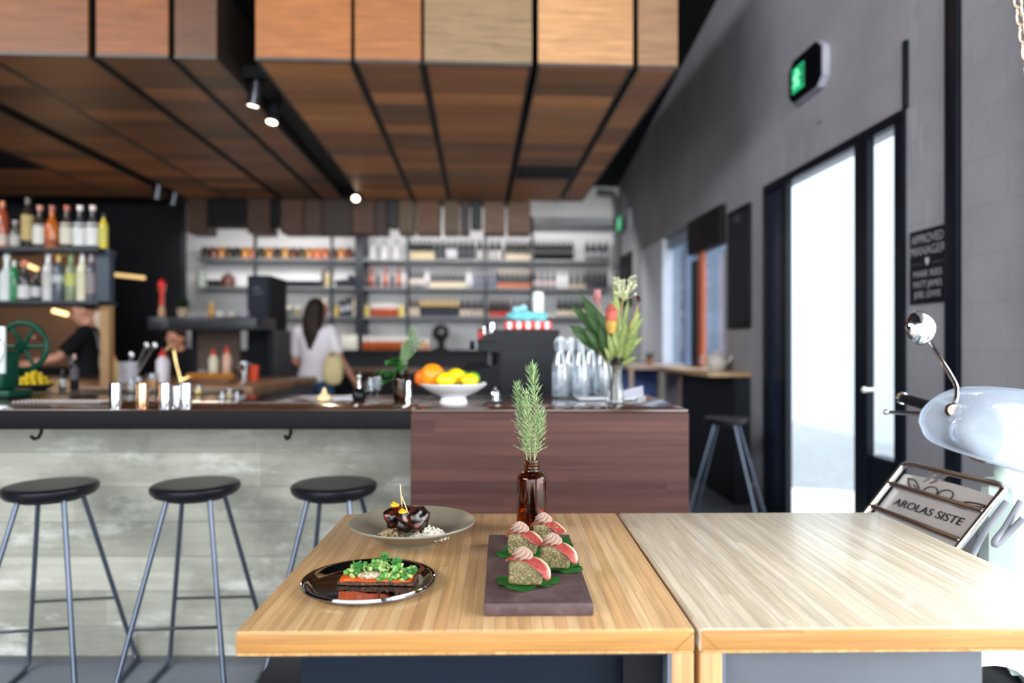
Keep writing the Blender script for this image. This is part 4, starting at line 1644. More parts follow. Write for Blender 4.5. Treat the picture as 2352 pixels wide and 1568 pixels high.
row(span(1005, 1018, 2) + span(1058, 1084, 3), 0, WINE, DARKG, (70, 72, 80), (0.03, 0.09), None, 0.25, 'dark wine bottle with dull grey label in the second cluster on the top shelf', 'grey labelled wine on the top shelf')
row((1031, 1044), 0, WINE, DARKG, (222, 222, 228), (0.04, 0.17), None, 0.25, 'wine bottle with big white label between dull dark ones on the top shelf', 'white labelled pair on the top shelf')
row(span(1102, 1145, 4), 0, WINE, DARKG, (214, 212, 210), (0.03, 0.15), None, 0.25, 'dark bottle with tall off-white label on the top shelf, third cluster', 'off-white labelled wine on the top shelf')
row(span(1167, 1215, 5), 0, WINE, (34, 36, 28), (226, 212, 186), (0.02, 0.10), None, 0.25, 'olive wine bottle with low cream label on the top shelf beside the right upright', 'olive wine on the top shelf')
row(span(1231, 1312, 8), 0, WINE, (16, 18, 20), None, label='plain near-black bottle in the long unlabelled run on the top shelf at the right', group='plain black bottles on the top shelf')
row(span(1349, 1392, 4), 0, WINE, (18, 22, 26), (170, 172, 180), (0.06, 0.13), None, 0.25, 'dark bottle with grey label at the far right end of the top shelf', 'end cluster of the top shelf')
# second row
row((853, 886, 916), 1, SLIM, (122, 40, 36), (206, 120, 90), (0.10, 0.15), (110, 30, 30), 0.24, 'slim red bottle with round copper label on the second shelf', 'slim red bottles on the second shelf', h=0.31)
row((868, 901), 1, WINE, DARKG, None, label='dark bottle standing between the slim red bottles on the second shelf', group='dark bottles between the red ones', h=0.24)
row((945, 957, 969), 1, WINE, DARKG, (222, 206, 200), (0.05, 0.15), None, 0.25, 'dark bottle with pink-white label just right of the upright on the second shelf', 'pink-white labelled bottles on the second shelf', h=0.28)
row(span(993, 1064, 7), 1, WINE, (24, 26, 32), (228, 216, 184), (0.01, 0.10), None, 0.25, 'dark wine bottle with low cream label in the long cluster on the second shelf', 'cream labelled wine on the second shelf', h=0.27)
row(span(1091, 1138, 5), 1, WINE, (30, 32, 44), (104, 108, 128), (0.02, 0.2), None, 0.25, 'dark bottle with tall slate-blue label on the second shelf', 'slate-blue labelled wine on the second shelf', h=0.27)
row(span(1147, 1216, 7), 1, WINE, (26, 26, 28), (204, 116, 80), (0.01, 0.09), (200, 170, 120), 0.26, 'dark wine bottle with orange label on the second shelf', 'orange labelled wine on the second shelf', h=0.27)
row(span(1230, 1272, 4), 1, WINE, (36, 30, 34), (214, 192, 196), (0.05, 0.13), None, 0.25, 'dark bottle with pale pink label on the second shelf near the right end', 'pink labelled wine on the second shelf', h=0.26)
row(span(1312, 1340, 3), 1, WINE, DARKG, (196, 176, 150), (0.01, 0.08), None, 0.25, 'dark bottle with tan label on the second shelf behind the protea bunch', 'tan labelled wine on the second shelf', h=0.27)
row(span(1352, 1390, 4), 1, WINE, (16, 18, 22), (50, 52, 60), (0.03, 0.1), None, 0.25, 'black bottle with black label at the right end of the second shelf', 'black labelled wine, end of the second shelf', h=0.3)
# third row
row((842, 923), 2, SQUAT, (222, 196, 76), (232, 214, 120), (0.02, 0.09), (210, 200, 170), 0.14, 'squat yellow bottle at either end of the orange ones on the third shelf', 'yellow bottles on the third shelf', 'liqueur_bottle')
row(span(856, 910, 6), 2, SQUAT, (146, 58, 18), None, (0.02, 0.09), (216, 214, 210), 0.125, 'squat orange liqueur bottle with pale neck on the third shelf', 'orange bottles on the third shelf', 'liqueur_bottle', h=0.2)
row((945, 957), 2, WINE, (60, 40, 36), (214, 200, 180), (0.02, 0.15), None, 0.25, 'brown bottle with beige label right of the upright on the third shelf', 'beige labelled bottles on the third shelf', h=0.27)
row(span(970, 1049, 8), 2, WINE, (26, 28, 34), (52, 54, 62), (0.01, 0.13), (160, 134, 78), 0.17, 'dark bottle with gold shoulder in the long even row on the third shelf', 'gold shouldered bottles on the third shelf', h=0.27)
row(span(1062, 1104, 4), 2, WINE, (34, 32, 34), (206, 192, 178), (0.02, 0.12), None, 0.25, 'dark bottle with beige label in the last cluster before the thick upright, third shelf', 'beige labelled cluster on the third shelf', h=0.27)
row(span(1129, 1166, 4), 2, WINE, (40, 26, 28), (206, 44, 32), (0.01, 0.09), (110, 50, 50), 0.25, 'dark bottle with bright red label on the third shelf', 'red labelled wine on the third shelf', h=0.27)
row(span(1182, 1210, 3), 2, WINE, (40, 34, 36), (170, 150, 148), (0.02, 0.1), None, 0.25, 'dark bottle with mauve label above the espresso machine on the third shelf', 'mauve labelled wine on the third shelf', h=0.26)
row(span(1285, 1338, 5), 2, WINE, (28, 30, 30), (226, 216, 190), (0.02, 0.11), None, 0.25, 'dark bottle with cream label on the third shelf behind the protea leaves', 'cream labelled wine at the right of the third shelf', h=0.28)
# bottom row on the counter
row(span(838, 936, 9), 3, SQUAT, (160, 74, 30), None, (0.02, 0.09), (214, 212, 210), 0.12, 'squat orange bottle with pale neck on the black back counter', 'orange bottles on the back counter', 'liqueur_bottle', h=0.2)
row(span(968, 982, 2), 3, SQUAT, (206, 150, 110), None, (0.02, 0.09), (214, 212, 210), 0.12, 'pale peach bottle left of the round black grinder on the back counter', 'peach bottles on the back counter', 'liqueur_bottle', h=0.17)


def simple(name, label, cat, base, parts, rotz=0.0, group=None):
    """parts: (part name, MB, material)"""
    t = thing(name, label, cat, base, rotz, group)
    for nm, mb, m in parts:
        mb.build(nm, m, t)
    return t


def onrow(px, shelf, y=None):
    yy = y or (9.62 if shelf == 3 else YS)
    p = ony(px, 600, yy)
    p.z = ZR[shelf] + 0.001
    return p


# left section oddments
simple('kitchen_tin', 'pale round tin at the far left of the second shelf', 'tin', onrow(462, 1), [('tin_body', MB().lathe([(0, 0), (0.06, 0), (0.06, 0.2), (0, 0.2)]), pm((150, 156, 150))), ('lid', MB().lathe([(0, 0.2), (0.063, 0.2), (0.063, 0.225), (0, 0.23)]), pm((120, 126, 122)))])
simple('serving_pot', 'brown domed pot on the left of the second shelf', 'pot', onrow(524, 1), [('pot_body', MB().lathe([(0, 0), (0.08, 0), (0.095, 0.05), (0.095, 0.12), (0.07, 0.17), (0.02, 0.19), (0, 0.19)]), pm((84, 42, 30), 0.4)), ('knob', MB().ball((0, 0, 0.2), 0.02), pm((60, 32, 24), 0.4))])
for i, px in enumerate((486, 503)):
    simple('stacked_bowl', 'black bowl with pale rim beside the brown pot on the second shelf', 'bowl', onrow(px, 1), [('bowl_body', MB().lathe([(0, 0), (0.04, 0), (0.06, 0.05), (0.065, 0.1), (0.06, 0.1), (0.05, 0.05), (0, 0.02)]), pm((28, 30, 34), 0.4)), ('pale_rim', MB().torus((0, 0, 0.1), 0.0625, 0.006, 24, 6), pm((150, 150, 140), 0.4))], group='black bowls by the brown pot')
for i, px in enumerate(span(646, 736, 9)):
    simple('black_cup', 'black cup in the low row on the second shelf above the woman', 'cup', onrow(px, 1), [('cup_body', MB().lathe([(0, 0), (0.03, 0), (0.036, 0.01), (0.038, 0.1), (0.034, 0.1), (0.032, 0.01), (0, 0.008)], seg=18), pm((24, 30, 34), 0.35))], group='black cups above the woman')
row((752,), 1, WINE, (196, 176, 140), (214, 196, 150), (0.05, 0.16), (30, 34, 36), 0.22, 'single cream bottle with black neck on the second shelf above the woman', None, h=0.3)
row((743,), 1, WINE, (40, 48, 50), None, label='single dark green bottle beside the cream bottle, second shelf', group=None, h=0.28)
for i, (px, h) in enumerate(((778, 0.1), (792, 0.11), (806, 0.17), (820, 0.13))):
    simple('coffee_tin', ('short', 'medium', 'tallest', 'last')[i] + ' black canister in the group left of the steel divider, second shelf', 'canister', onrow(px, 1), [('tin_body', MB().lathe([(0, 0), (0.045, 0), (0.045, h), (0, h)]), pm((34, 38, 44), 0.4)), ('lid', MB().lathe([(0, h), (0.047, h), (0.047, h + 0.015), (0, h + 0.02)]), pm((50, 54, 60), 0.4))])
for i, px in enumerate((642, 664, 684)):
    simple('spice_jar', ('first', 'second', 'third')[i] + ' small jar with pale lid left of the woman on the third shelf', 'jar', onrow(px, 2), [('jar_body', MB().lathe([(0, 0), (0.045, 0), (0.048, 0.01), (0.048, 0.1), (0.04, 0.12), (0, 0.12)]), pm(((96, 80, 74), (70, 74, 70), (104, 96, 70))[i], 0.3)), ('lid', MB().lathe([(0, 0.12), (0.045, 0.12), (0.045, 0.15), (0, 0.152)]), pm((206, 200, 190)))])
row((746,), 2, BELLY, (150, 92, 66), (120, 60, 40), (0.03, 0.12), (214, 200, 190), 0.2, 'single brown bottle just right of the woman on the third shelf', None, h=0.27)
row((774,), 2, SQUAT, (196, 170, 70), None, label='short yellow bottle among the black tins, third shelf', group=None, name='liqueur_bottle', h=0.17)
for i, (px, h) in enumerate(((788, 0.24), (802, 0.28))):
    simple('coffee_canister', ('shorter', 'taller')[i] + ' black canister beside the short yellow bottle on the third shelf', 'canister', onrow(px, 2), [('tin_body', MB().box(-0.05, 0.05, -0.05, 0.05, 0, h, 0.008), pm((30, 34, 38), 0.4)), ('front_label', MB().box(-0.03, 0.03, -0.052, -0.05, h * 0.3, h * 0.6), pm((150, 152, 160)))])
row((815, 824), 2, WINE, (214, 200, 176), (226, 214, 196), (0.03, 0.17), None, 0.25, 'cream bottle at the right end of the third shelf, left of the divider', 'cream bottles left of the divider', h=0.29)
simple('cardboard_box', 'pale box on the back counter left of the divider', 'box', onrow(806, 3), [('carton', MB().box(-0.12, 0.1, -0.1, 0.1, 0, 0.2, 0.003), pm((196, 194, 184), 0.7)), ('lid_flap', MB().box(-0.125, 0.105, -0.105, 0.105, 0.2, 0.215, 0.003), pm((180, 176, 164), 0.7))])
# black round grinder
g = onrow(1012, 3)
simple('coffee_grinder', 'round black grinder standing on the back counter', 'grinder', g, [('drum', MB().lathe([(0, -0.09), (0.08, -0.085), (0.115, -0.05), (0.12, 0), (0.115, 0.05), (0.08, 0.085), (0, 0.09)], seg=32).move(Matrix.Translation((0, 0, 0.24)) @ Matrix.Rotation(pi / 2, 4, 'X')), BLACK), ('stand', MB().box(-0.04, 0.06, -0.05, 0.05, 0.02, 0.15, 0.01), BLACK), ('foot', MB().box(-0.1, 0.1, -0.09, 0.09, 0, 0.025, 0.008), BLACK), ('dial', MB().cyl((0.02, -0.095, 0.25), (0.02, -0.11, 0.25), 0.03), pm((60, 64, 68)))])
# grey conduit in the corner
pc = thing('wall_pipe', 'grey pipe bending down the corner by the back wall', 'pipe', (0, 0, 0))
q0, q1, q2 = ony(1372, 440, 9.9), ony(1408, 446, 9.9), ony(1417, 475, 9.9)
mb = MB().tube(curve_pts([q0, (q0 + q1) / 2, q1, q2, Vector((q2.x, q2.y, q2.z - 0.3)), Vector((q2.x, q2.y, 1.3))], 30), 0.045, 14)
mb.build('pipe_run', P('grey_pipe', (88, 92, 94), 0.5), pc)
mb = MB()
for z in (2.9, 2.2, 1.5):
    mb.torus((q2.x, q2.y, z), 0.048, 0.012, 20, 8)
mb.build('pipe_clips', STEEL, pc)

# ------------------------------------------------------------------ hanging spirits rack at the left
DR = 4.6
PZC0 = 0.956
rk = thing('spirits_rack', 'black steel two tier spirits rack above the left of the bar', 'rack', (0, 0, 0), -YAW)


def lx(px, d):
    return (px - 1176) / 1568 * d


def zz(py, d):
    return EYE + (795 - py) / 1568 * d


zu, zl = zz(572, DR), zz(692, DR)
for z in (zu, zl):
    MB().box(-4.6, lx(246, DR), DR - 0.10, DR + 0.12, z - 0.03, z, 0.003).build('shelf', P('dark_rack_steel', (36, 40, 46), 0.4), rk)
MB().box(lx(226, DR), lx(257, DR), DR - 0.03, DR + 0.03, zz(692, DR), zz(574, DR)).build('end_panel', P('slate_end_panel', (44, 54, 70), 0.5), rk)
MB().box(lx(236, DR), lx(256, DR), DR - 0.03, DR + 0.03, PZC0, zl - 0.03).build('timber_post', P('pale_timber_post', (150, 116, 76), 0.5, stretch=(8, 8, 1)), rk)
for px in (-150,):
    MB().cyl((lx(px, DR), DR + 0.05, zu), (lx(px, DR), DR + 0.05, 3.9), 0.008).build('hanger_rod', NAVY, rk)


def rackp(px, z, dy=0):
    return lat(lx(px, DR), DR + dy, z + 0.001)


up = [(6, SLIM, (150, 70, 44), (214, 196, 180), (0.02, 0.09), (196, 120, 80), 1.05, 'amber bottle with copper cap at the left edge'),
      (36, SQUAT, (90, 88, 84), (190, 186, 180), (0.02, 0.09), (150, 140, 140), 1.0, 'small grey bottle second from the left'),
      (64, SLIM, (44, 40, 34), (196, 170, 110), (0.05, 0.2), (90, 88, 86), 1.12, 'tall slim dark bottle with gold label'),
      (92, BELLY, (60, 50, 44), (224, 222, 214), (0.03, 0.16), (190, 130, 110), 1.0, 'bottle with big white label and pink cap, third cluster'),
      (120, BELLY, (176, 92, 34), (140, 70, 40), (0.02, 0.06), (150, 90, 70), 1.0, 'orange-brown spirit bottle'),
      (154, BELLY, (70, 62, 56), (222, 214, 196), (0.03, 0.17), (170, 90, 70), 1.0, 'bottle with cream label and red cap'),
      (184, BELLY, (60, 62, 64), (228, 228, 226), (0.02, 0.17), (224, 210, 210), 1.0, 'bottle with white label and pale cap'),
      (213, BELLY, (64, 64, 66), (230, 230, 226), (0.02, 0.17), (220, 200, 196), 1.0, 'bottle with white label next to the yellow bottle'),
      (238, SLIM, (196, 176, 60), (214, 204, 90), (0.05, 0.19), (40, 44, 48), 0.78, 'narrow yellow bottle at the right end')]
for px, pr, gc, lc, lz_, cc, s, lb in up:
    bottle(rackp(px, zu), pr, gc, lc, lz_, cc, pr[-1][1] * 0.88, lb + ' on the upper rack shelf', 'bottle', 'spirits on the upper rack shelf', 'spirit_bottle', s)
lo = [(16, BELLY, (196, 206, 204), (222, 226, 224), (0.02, 0.2), (214, 216, 214), 1.25, 'big pale bottle at the left edge'),
      (33, SLIM, (34, 118, 70), (60, 140, 96), (0.04, 0.12), (180, 190, 180), 0.9, 'green bottle beside the big pale one'),
      (57, BELLY, (60, 58, 60), (224, 222, 220), (0.02, 0.11), (196, 110, 80), 0.95, 'bottle with low white label and copper cap'),
      (84, SQUAT, (44, 46, 52), (206, 204, 204), (0.03, 0.1), (60, 62, 66), 0.95, 'squat dark bottle with white label'),
      (111, SLIM, (190, 190, 190), (206, 202, 198), (0.08, 0.2), (216, 216, 216), 1.15, 'tall pale bottle with white cap'),
      (135, SLIM, (76, 84, 92), (196, 200, 204), (0.12, 0.17), (206, 160, 80), 1.1, 'grey bottle with gold neck'),
      (163, SLIM, (120, 130, 104), (196, 200, 110), (0.1, 0.18), (120, 150, 90), 1.1, 'clear bottle with green cap'),
      (189, SLIM, (206, 202, 176), (226, 220, 186), (0.04, 0.2), (222, 222, 220), 1.16, 'cream bottle with white cap'),
      (210, SLIM, (84, 84, 92), (150, 140, 140), (0.05, 0.18), (150, 150, 156), 1.08, 'thin grey bottle beside the slate end panel')]
for px, pr, gc, lc, lz_, cc, s, lb in lo:
    bottle(rackp(px, zl), pr, gc, lc, lz_, cc, pr[-1][1] * 0.84, lb + ' on the lower rack shelf', 'bottle', 'spirits on the lower rack shelf', 'spirit_bottle', min(s, 0.316 / pr[-1][1]))

# ------------------------------------------------------------------ kitchen pass and prep counter behind the bar
pc_ = thing('prep_counter', 'timber topped prep counter behind the left of the bar', 'counter', (0, 0, 0), -YAW)
PZC = 0.955
PTOP = PLANKS('prep_timber', [(128, 90, 62), (148, 106, 74), (112, 78, 54)], 0.12, 1, 0, 0.4, 0.2, 0.25)
MB().box(-4.9, lx(628, 4.9), 4.5, 6.0, PZC - 0.06, PZC, 0.004).build('counter_top', PTOP, pc_)
MB().box(-4.9, lx(625, 4.95), 4.56, 5.95, 0, PZC - 0.06).build('counter_body', P('grey_counter_body', (74, 76, 80), 0.5), pc_)
hp = thing('kitchen_pass', 'dark steel pass shelf on posts behind the prep counter', 'pass shelf', (0, 0, 0), -YAW)
dp = 6.3
MB().box(lx(418, dp), lx(612, dp), dp - 0.25, dp + 0.25, zz(758, dp), zz(730, dp), 0.005).build('pass_shelf', P('dark_pass_steel', (52, 54, 60), 0.4, 0.3), hp)
for px in (424, 604):
    MB().box(lx(px, dp) - 0.02, lx(px, dp) + 0.02, dp + 0.18, dp + 0.22, 0, zz(758, dp)).build('pass_post', NAVY, hp)
MB().box(lx(430, dp), lx(530, dp), dp + 0.2, dp + 0.24, 1.0, zz(758, dp)).build('splash_panel', P('brown_splash', (84, 66, 56), 0.5), hp)
fr = thing('black_cabinet', 'tall black cabinet with chalkboard panel beside the woman', 'cabinet', (0, 0, 0), -YAW)
dc = 6.68
MB().box(lx(568, dc), lx(620, dc), dc, dc + 0.5, 0, zz(632, dc)).build('cabinet_body', P('black_cabinet_paint', (16, 20, 28), 0.6, spec=0.2), fr)
MB().box(lx(573, dc), lx(615, dc), dc - 0.01, dc - 0.001, zz(748, dc), zz(640, dc)).build('chalkboard', P('chalkboard', (36, 40, 50), 0.7), fr)
MB().box(lx(573, dc), lx(615, dc), dc - 0.012, dc - 0.001, 0.9, zz(775, dc)).build('cabinet_door', P('black_cabinet_paint', (16, 20, 28), 0.6, spec=0.2), fr)
MB().box(lx(621, dc), lx(634, dc), dc - 0.05, dc + 0.45, 0, zz(757, dc)).build('grey_end_post', P('grey_end_post', (88, 88, 92), 0.5), fr)
# chalk squiggles on the board (unreadable in the photo: two short strokes)
mb = MB()
for a, b in (((582, 664), (598, 660)), ((586, 674), (604, 671))):
    mb.tube([(lx(a[0], dc), dc - 0.012, zz(a[1], dc)), (lx(b[0], dc), dc - 0.012, zz(b[1], dc))], 0.006, 6)
mb.build('chalk_strokes', pm((120, 122, 128), 0.8), fr)
# waist-high counter with black front the woman stands at
wc = thing('work_bench', 'low black work bench with timber edge in front of the woman', 'bench', (0, 0, 0), -YAW)
MB().box(lx(638, 6.0), lx(1010, 6.0), 7.35, 7.9, 0.0, 0.93).build('bench_body', BLACK, wc)
MB().box(lx(638, 6.0), lx(1010, 6.0), 7.3, 7.9, 0.93, 0.97, 0.004).build('bench_top', PTOP, wc)

# things on the pass and prep counter
for i, (px, c) in enumerate(((506, (206, 200, 196)), (533, (196, 190, 180)), (560, (170, 172, 180)))):
    simple('stacked_plate', ('first', 'second', 'third')[i] + ' pale crockery pile on the dark pass shelf, counted from the left', 'crockery', lat(lx(px, dp), dp, zz(730, dp) + 0.001), [('plate_pile', MB().lathe([(0, 0), (0.035, 0), (0.052, 0.02), (0.052, 0.03), (0.04, 0.035), (0.052, 0.05), (0.052, 0.06), (0.03, 0.055), (0, 0.05)]), pm(c, 0.3))])
bottle(lat(lx(486, dp), dp, zz(730, dp) + 0.001), SQUAT, (190, 140, 50), None, (0.04, 0.14), (200, 170, 90), 0.14, 'short amber bottle at the left of the pass shelf', 'bottle', None, 'liqueur_bottle', 0.8)


def prep(px, d=None, py=None):
    if py is not None:
        return onz(px, py, PZC) + Vector((0, 0, 0.001))
    return lat(lx(px, d), d, PZC + 0.001)


def sauce_bottle(px, d, h, body, capc, label, r=0.036, lean=0.0, z=None):
    base = prep(px, d) if z is None else lat(lx(px, d), d, z + 0.001)
    t = thing('squeeze_bottle', label, 'sauce bottle', base)
    MB().lathe([(0, 0), (r * 0.94, 0), (r, 0.006), (r, h * 0.66), (r * 0.6, h * 0.76), (r * 0.55, h * 0.78), (0, h * 0.78)], seg=22).build('bottle_body', pm(body, 0.4), t)
    MB().lathe([(0, h * 0.78), (r * 0.62, h * 0.78), (r * 0.6, h * 0.85), (r * 0.22, h * 0.9), (r * 0.12, h), (0, h)], seg=18).build('nozzle', pm(capc, 0.4), t)
    return t


sauce_bottle(258, 4.75, 0.235, (206, 176, 110), (206, 34, 26), 'cream squeeze bottle with red nozzle left of the white tub')
sauce_bottle(374, 4.62, 0.25, (206, 200, 206), (190, 30, 30), 'white squeeze bottle with red nozzle beside the brass tap', 0.042)
sauce_bottle(490, 5.3, 0.25, (206, 200, 176), (196, 40, 30), 'cream squeeze bottle with red nozzle, left of the pair over the bread tray')
sauce_bottle(521, 5.35, 0.27, (200, 160, 140), (190, 60, 30), 'pinkish squeeze bottle with red nozzle, right of the pair over the bread tray')
simple('white_tub', 'white tub of utensils on the prep counter', 'tub', prep(294, 4.9), [('tub_body', MB().lathe([(0, 0), (0.06, 0), (0.068, 0.14), (0.072, 0.14), (0.072, 0.15), (0.064, 0.15), (0.058, 0.01), (0, 0.01)]), pm((206, 208, 220), 0.4))])
for i, (dx, lean) in enumerate(((0.02, 0.10), (0.035, 0.14), (-0.01, 0.03))):
    b = prep(294, 4.9)
    simple('serving_spoon', ('middle', 'longest leaning', 'short upright')[i] + ' steel spoon standing in the white tub', 'spoon', b + Vector((dx, 0, 0.0145)), [('handle', MB().tube([(0, 0, 0), (lean, 0, 0.24 - 0.07 * (i == 2))], 0.006, 8), STEEL), ('spoon_bowl', MB().ball((lean * 1.08, 0, 0.255 - 0.07 * (i == 2)), (0.018, 0.008, 0.026)), STEEL)])
bt_ = lat(lx(398, 4.4), 4.4, 0.9)
tapt = thing('brass_tap', 'brass swan neck tap beside the white squeeze bottle', 'tap', lat(lx(404, 4.52), 4.52, PZC))
MB().tube(curve_pts([(0.03, 0, 0.0), (0.02, 0, 0.08), (0, 0, 0.16), (-0.015, 0, 0.24), (-0.03, -0.02, 0.262), (-0.05, -0.04, 0.24)], 20), 0.0095, 12).build('spout', BRASS, tapt)
MB().lathe([(0, 0), (0.03, 0), (0.03, 0.02), (0.016, 0.03), (0.014, 0.06), (0, 0.06)], (0.03, 0, 0)).build('tap_base', BRASS, tapt)
MB().tube([(0.04, 0, 0.04), (0.09, 0, 0.06)], 0.008, 8).build('lever', BRASS, tapt)
# bread tray
tr = thing('bread_tray', 'shallow timber tray of golden bread slices on the prep counter', 'tray', prep(485, 4.95), -YAW)
MB().box(-0.17, 0.17, -0.11, 0.11, 0, 0.014, 0.003).build('tray_base', pm((110, 70, 40), 0.5), tr)
mb = MB().box(-0.17, 0.17, -0.112, -0.1, 0.014, 0.035).box(-0.17, 0.17, 0.1, 0.112, 0.014, 0.035)
mb.build('tray_rim', pm((96, 60, 34), 0.5), tr)
for k in range(9):
    p = prep(485, 4.95) + Vector((-0.14 + 0.035 * k, 0.0, 0.016))
    ob = lump('bread_slice', pm((196, 132, 56), 0.7), p + Vector((0, 0, 0.028)), (0.011, 0.07, 0.028), k, 'golden bread slice standing in the shallow timber tray', 'bread', 0.0, 0.15, 3, 4, (0, 0.0), 'bread slices in the tray')
simple('steel_cup', 'tall polished steel cup beside the orange cup on the prep counter', 'cup', prep(559, 5.2), [('cup_body', MB().lathe([(0, 0), (0.034, 0), (0.036, 0.01), (0.036, 0.145), (0.033, 0.145), (0.033, 0.01), (0, 0.008)]), CHR)])
simple('orange_cup', 'bright orange cup at the right end of the prep counter', 'cup', prep(582, 5.3), [('cup_body', MB().lathe([(0, 0), (0.034, 0), (0.042, 0.115), (0.039, 0.115), (0.032, 0.01), (0, 0.008)]), pm((226, 74, 34), 0.4))])
simple('mixing_glass', 'clear mixing glass beside the orange cup', 'glass', prep(570, 5.6), [('glass_body', MB().lathe([(0, 0), (0.04, 0), (0.045, 0.13), (0.043, 0.13), (0.038, 0.01), (0, 0.008)]), THIN('clear_tumbler', (0.9, 0.92, 0.95), 0.12))])

# ------------------------------------------------------------------ on the bar itself
def onbar(px, py):
    return onz(px, py, BZ) + Vector((0, 0, 0.0008))


svc = thing('service_shelf', 'low steel service shelf joined to the back of the bar at the left', 'shelf', (0, 0, 0), -YAW)
MB().box(-3.6, lx(480, 3.1), 3.045, 3.50, BZ - 0.03, BZ - 0.0005, 0.003).build('shelf_top', P('dull_service_steel', (84, 76, 68), 0.4, 0.3), svc)
MB().box(-3.6, lx(475, 3.1), 3.42, 3.48, 0, BZ - 0.03).build('shelf_back', BLACK, svc)


TUMB = THIN('clear_glassware', (0.93, 0.95, 0.97), 0.14)
# green hand-cranked slicer
sl = thing('meat_slicer', 'dark green flywheel slicer at the left end of the bar', 'slicer', onbar(-14, 912), -YAW)
GRN = P('bottle_green_paint', (8, 62, 46), 0.35)
WHT = P('slicer_white', (206, 212, 210), 0.3)
MB().box(-0.14, 0.10, -0.05, 0.10, 0.0, 0.03, 0.008).box(-0.08, 0.06, -0.03, 0.08, 0.03, 0.2, 0.02).build('slicer_body', GRN, sl)
MB().box(-0.06, 0.07, -0.036, -0.02, 0.10, 0.30, 0.006).build('white_carriage', WHT, sl)
wz = 0.215
mb = MB().torus((0.045, 0.11, wz), 0.105, 0.012, 40, 10, 'y')
for k in range(6):
    a = 2 * pi * k / 6
    mb.tube([(0.045, 0.11, wz), (0.045 + 0.1 * cos(a), 0.11, wz + 0.1 * sin(a))], [0.012, 0.007], 8)
mb.cyl((0.045, 0.085, wz), (0.045, 0.13, wz), 0.02)
mb.build('flywheel', GRN, sl)
MB().cyl((0.045 + 0.09, 0.12, wz + 0.04), (0.045 + 0.09, 0.05, wz + 0.04), 0.01).build('crank_handle', pm((90, 50, 30), 0.5), sl)
MB().lathe([(0, -0.004), (0.085, -0.003), (0.09, 0), (0.085, 0.003), (0, 0.004)], seg=40).move(Matrix.Translation((-0.02, -0.045, 0.2)) @ Matrix.Rotation(pi / 2, 4, 'X')).build('blade', CHR, sl)
# yellow fruit heap in a tray
ft_c = onbar(78, 896)
tr2 = thing('fruit_dish', 'shallow dark dish of small yellow fruit near the green slicer', 'dish', ft_c, -YAW)
MB().lathe([(0, 0), (0.05, 0), (0.08, 0.02), (0.086, 0.03), (0.082, 0.03), (0.05, 0.008), (0, 0.006)], seg=32).build('dish_body', pm((40, 44, 46), 0.4), tr2)
YEL = P('yellow_fruit_skin', (208, 176, 22), 0.35, var=0.12)
fruit0 = None
rnd = random.Random(9)
cnt = 0
for lay, (n, rr, z) in enumerate(((13, 0.060, 0.036), (9, 0.036, 0.039), (9, 0.045, 0.056), (5, 0.02, 0.062), (4, 0.024, 0.076), (1, 0, 0.09))):
    for k in range(n):
        a = 2 * pi * k / n + lay * 0.5
        p = ft_c + Vector((rr * cos(a), rr * sin(a), z))
        if fruit0 is None:
            fruit0 = MB().ball((0, 0, 0), (0.0135, 0.0135, 0.0125), 14, 10).build('yellow_fruit', YEL)
            ob = fruit0
        else:
            ob = fruit0.copy()
            COL.objects.link(ob)
        ob.location = p
        tag(ob, 'small round yellow fruit heaped in the dark dish near the green slicer', 'fruit', 'yellow fruit in the dish')
# bar mat of studs with upturned studs
bm_ = thing('bar_mat', 'long pale studded rubber bar mat along the left of the bar', 'bar mat', lat(lx(146, 2.60), 2.60, BZ), -YAW)
MB().box(-0.17, 0.17, -0.05, 0.05, 0.0005, 0.006, 0.002).build('mat_base', pm((96, 90, 88), 0.6), bm_)
mb = MB()
for i in range(22):
    for j in range(5):
        mb.cyl((-0.16 + i * 0.0152, -0.04 + j * 0.02, 0.006), (-0.16 + i * 0.0152, -0.04 + j * 0.02, 0.012), 0.0042, 0.0036, 8)
mb.build('studs', pm((176, 166, 162), 0.4), bm_)
bottle(onbar(144, 893), SQUAT, (34, 34, 30), (222, 220, 210), (0.015, 0.10), (40, 40, 44), 0.14, 'squat dark bottle with white label standing by the bar mat', 'bottle', None, 'bitters_bottle', 0.50)
bottle(onbar(171, 893), SLIM, (30, 28, 34), (90, 88, 92), (0.08, 0.18), (160, 130, 120), 0.26, 'slim black bottle with copper top standing by the bar mat', 'bottle', None, 'bitters_bottle', 0.58)
JIG = [(0, 0.0), (0.019, 0.0), (0.0195, 0.003), (0.0195, 0.086), (0.0185, 0.09), (0.017, 0.088), (0.017, 0.004), (0, 0.003)]
for px, py, m, lb, s in ((265, 938, CHR, 'polished steel tumbler at the left of the row on the bar edge', 1.0), (327, 938, COPPER, 'copper tumbler in the row on the bar edge', 1.0), (379, 938, CHR, 'polished steel tumbler just right of the copper one', 1.0), (427, 939, CHR, 'polished steel tumbler at the right of the row on the bar edge', 1.0), (404, 925, STEEL, 'slim dull steel jigger behind the tumbler row', 0.8)):
    p = onz(px, py, BZ)
    simple('bar_tumbler', lb, 'tumbler', lat(lx(px, 2.375 if py > 930 else 2.5), 2.375 if py > 930 else 2.5, BZ + 0.0008), [('cup', MB().lathe([(r * s, z * s) for r, z in JIG]), m), ('rolled_rim', MB().torus((0, 0, 0.0885 * s), 0.019 * s, 0.0014 * s, 24, 6), m)])
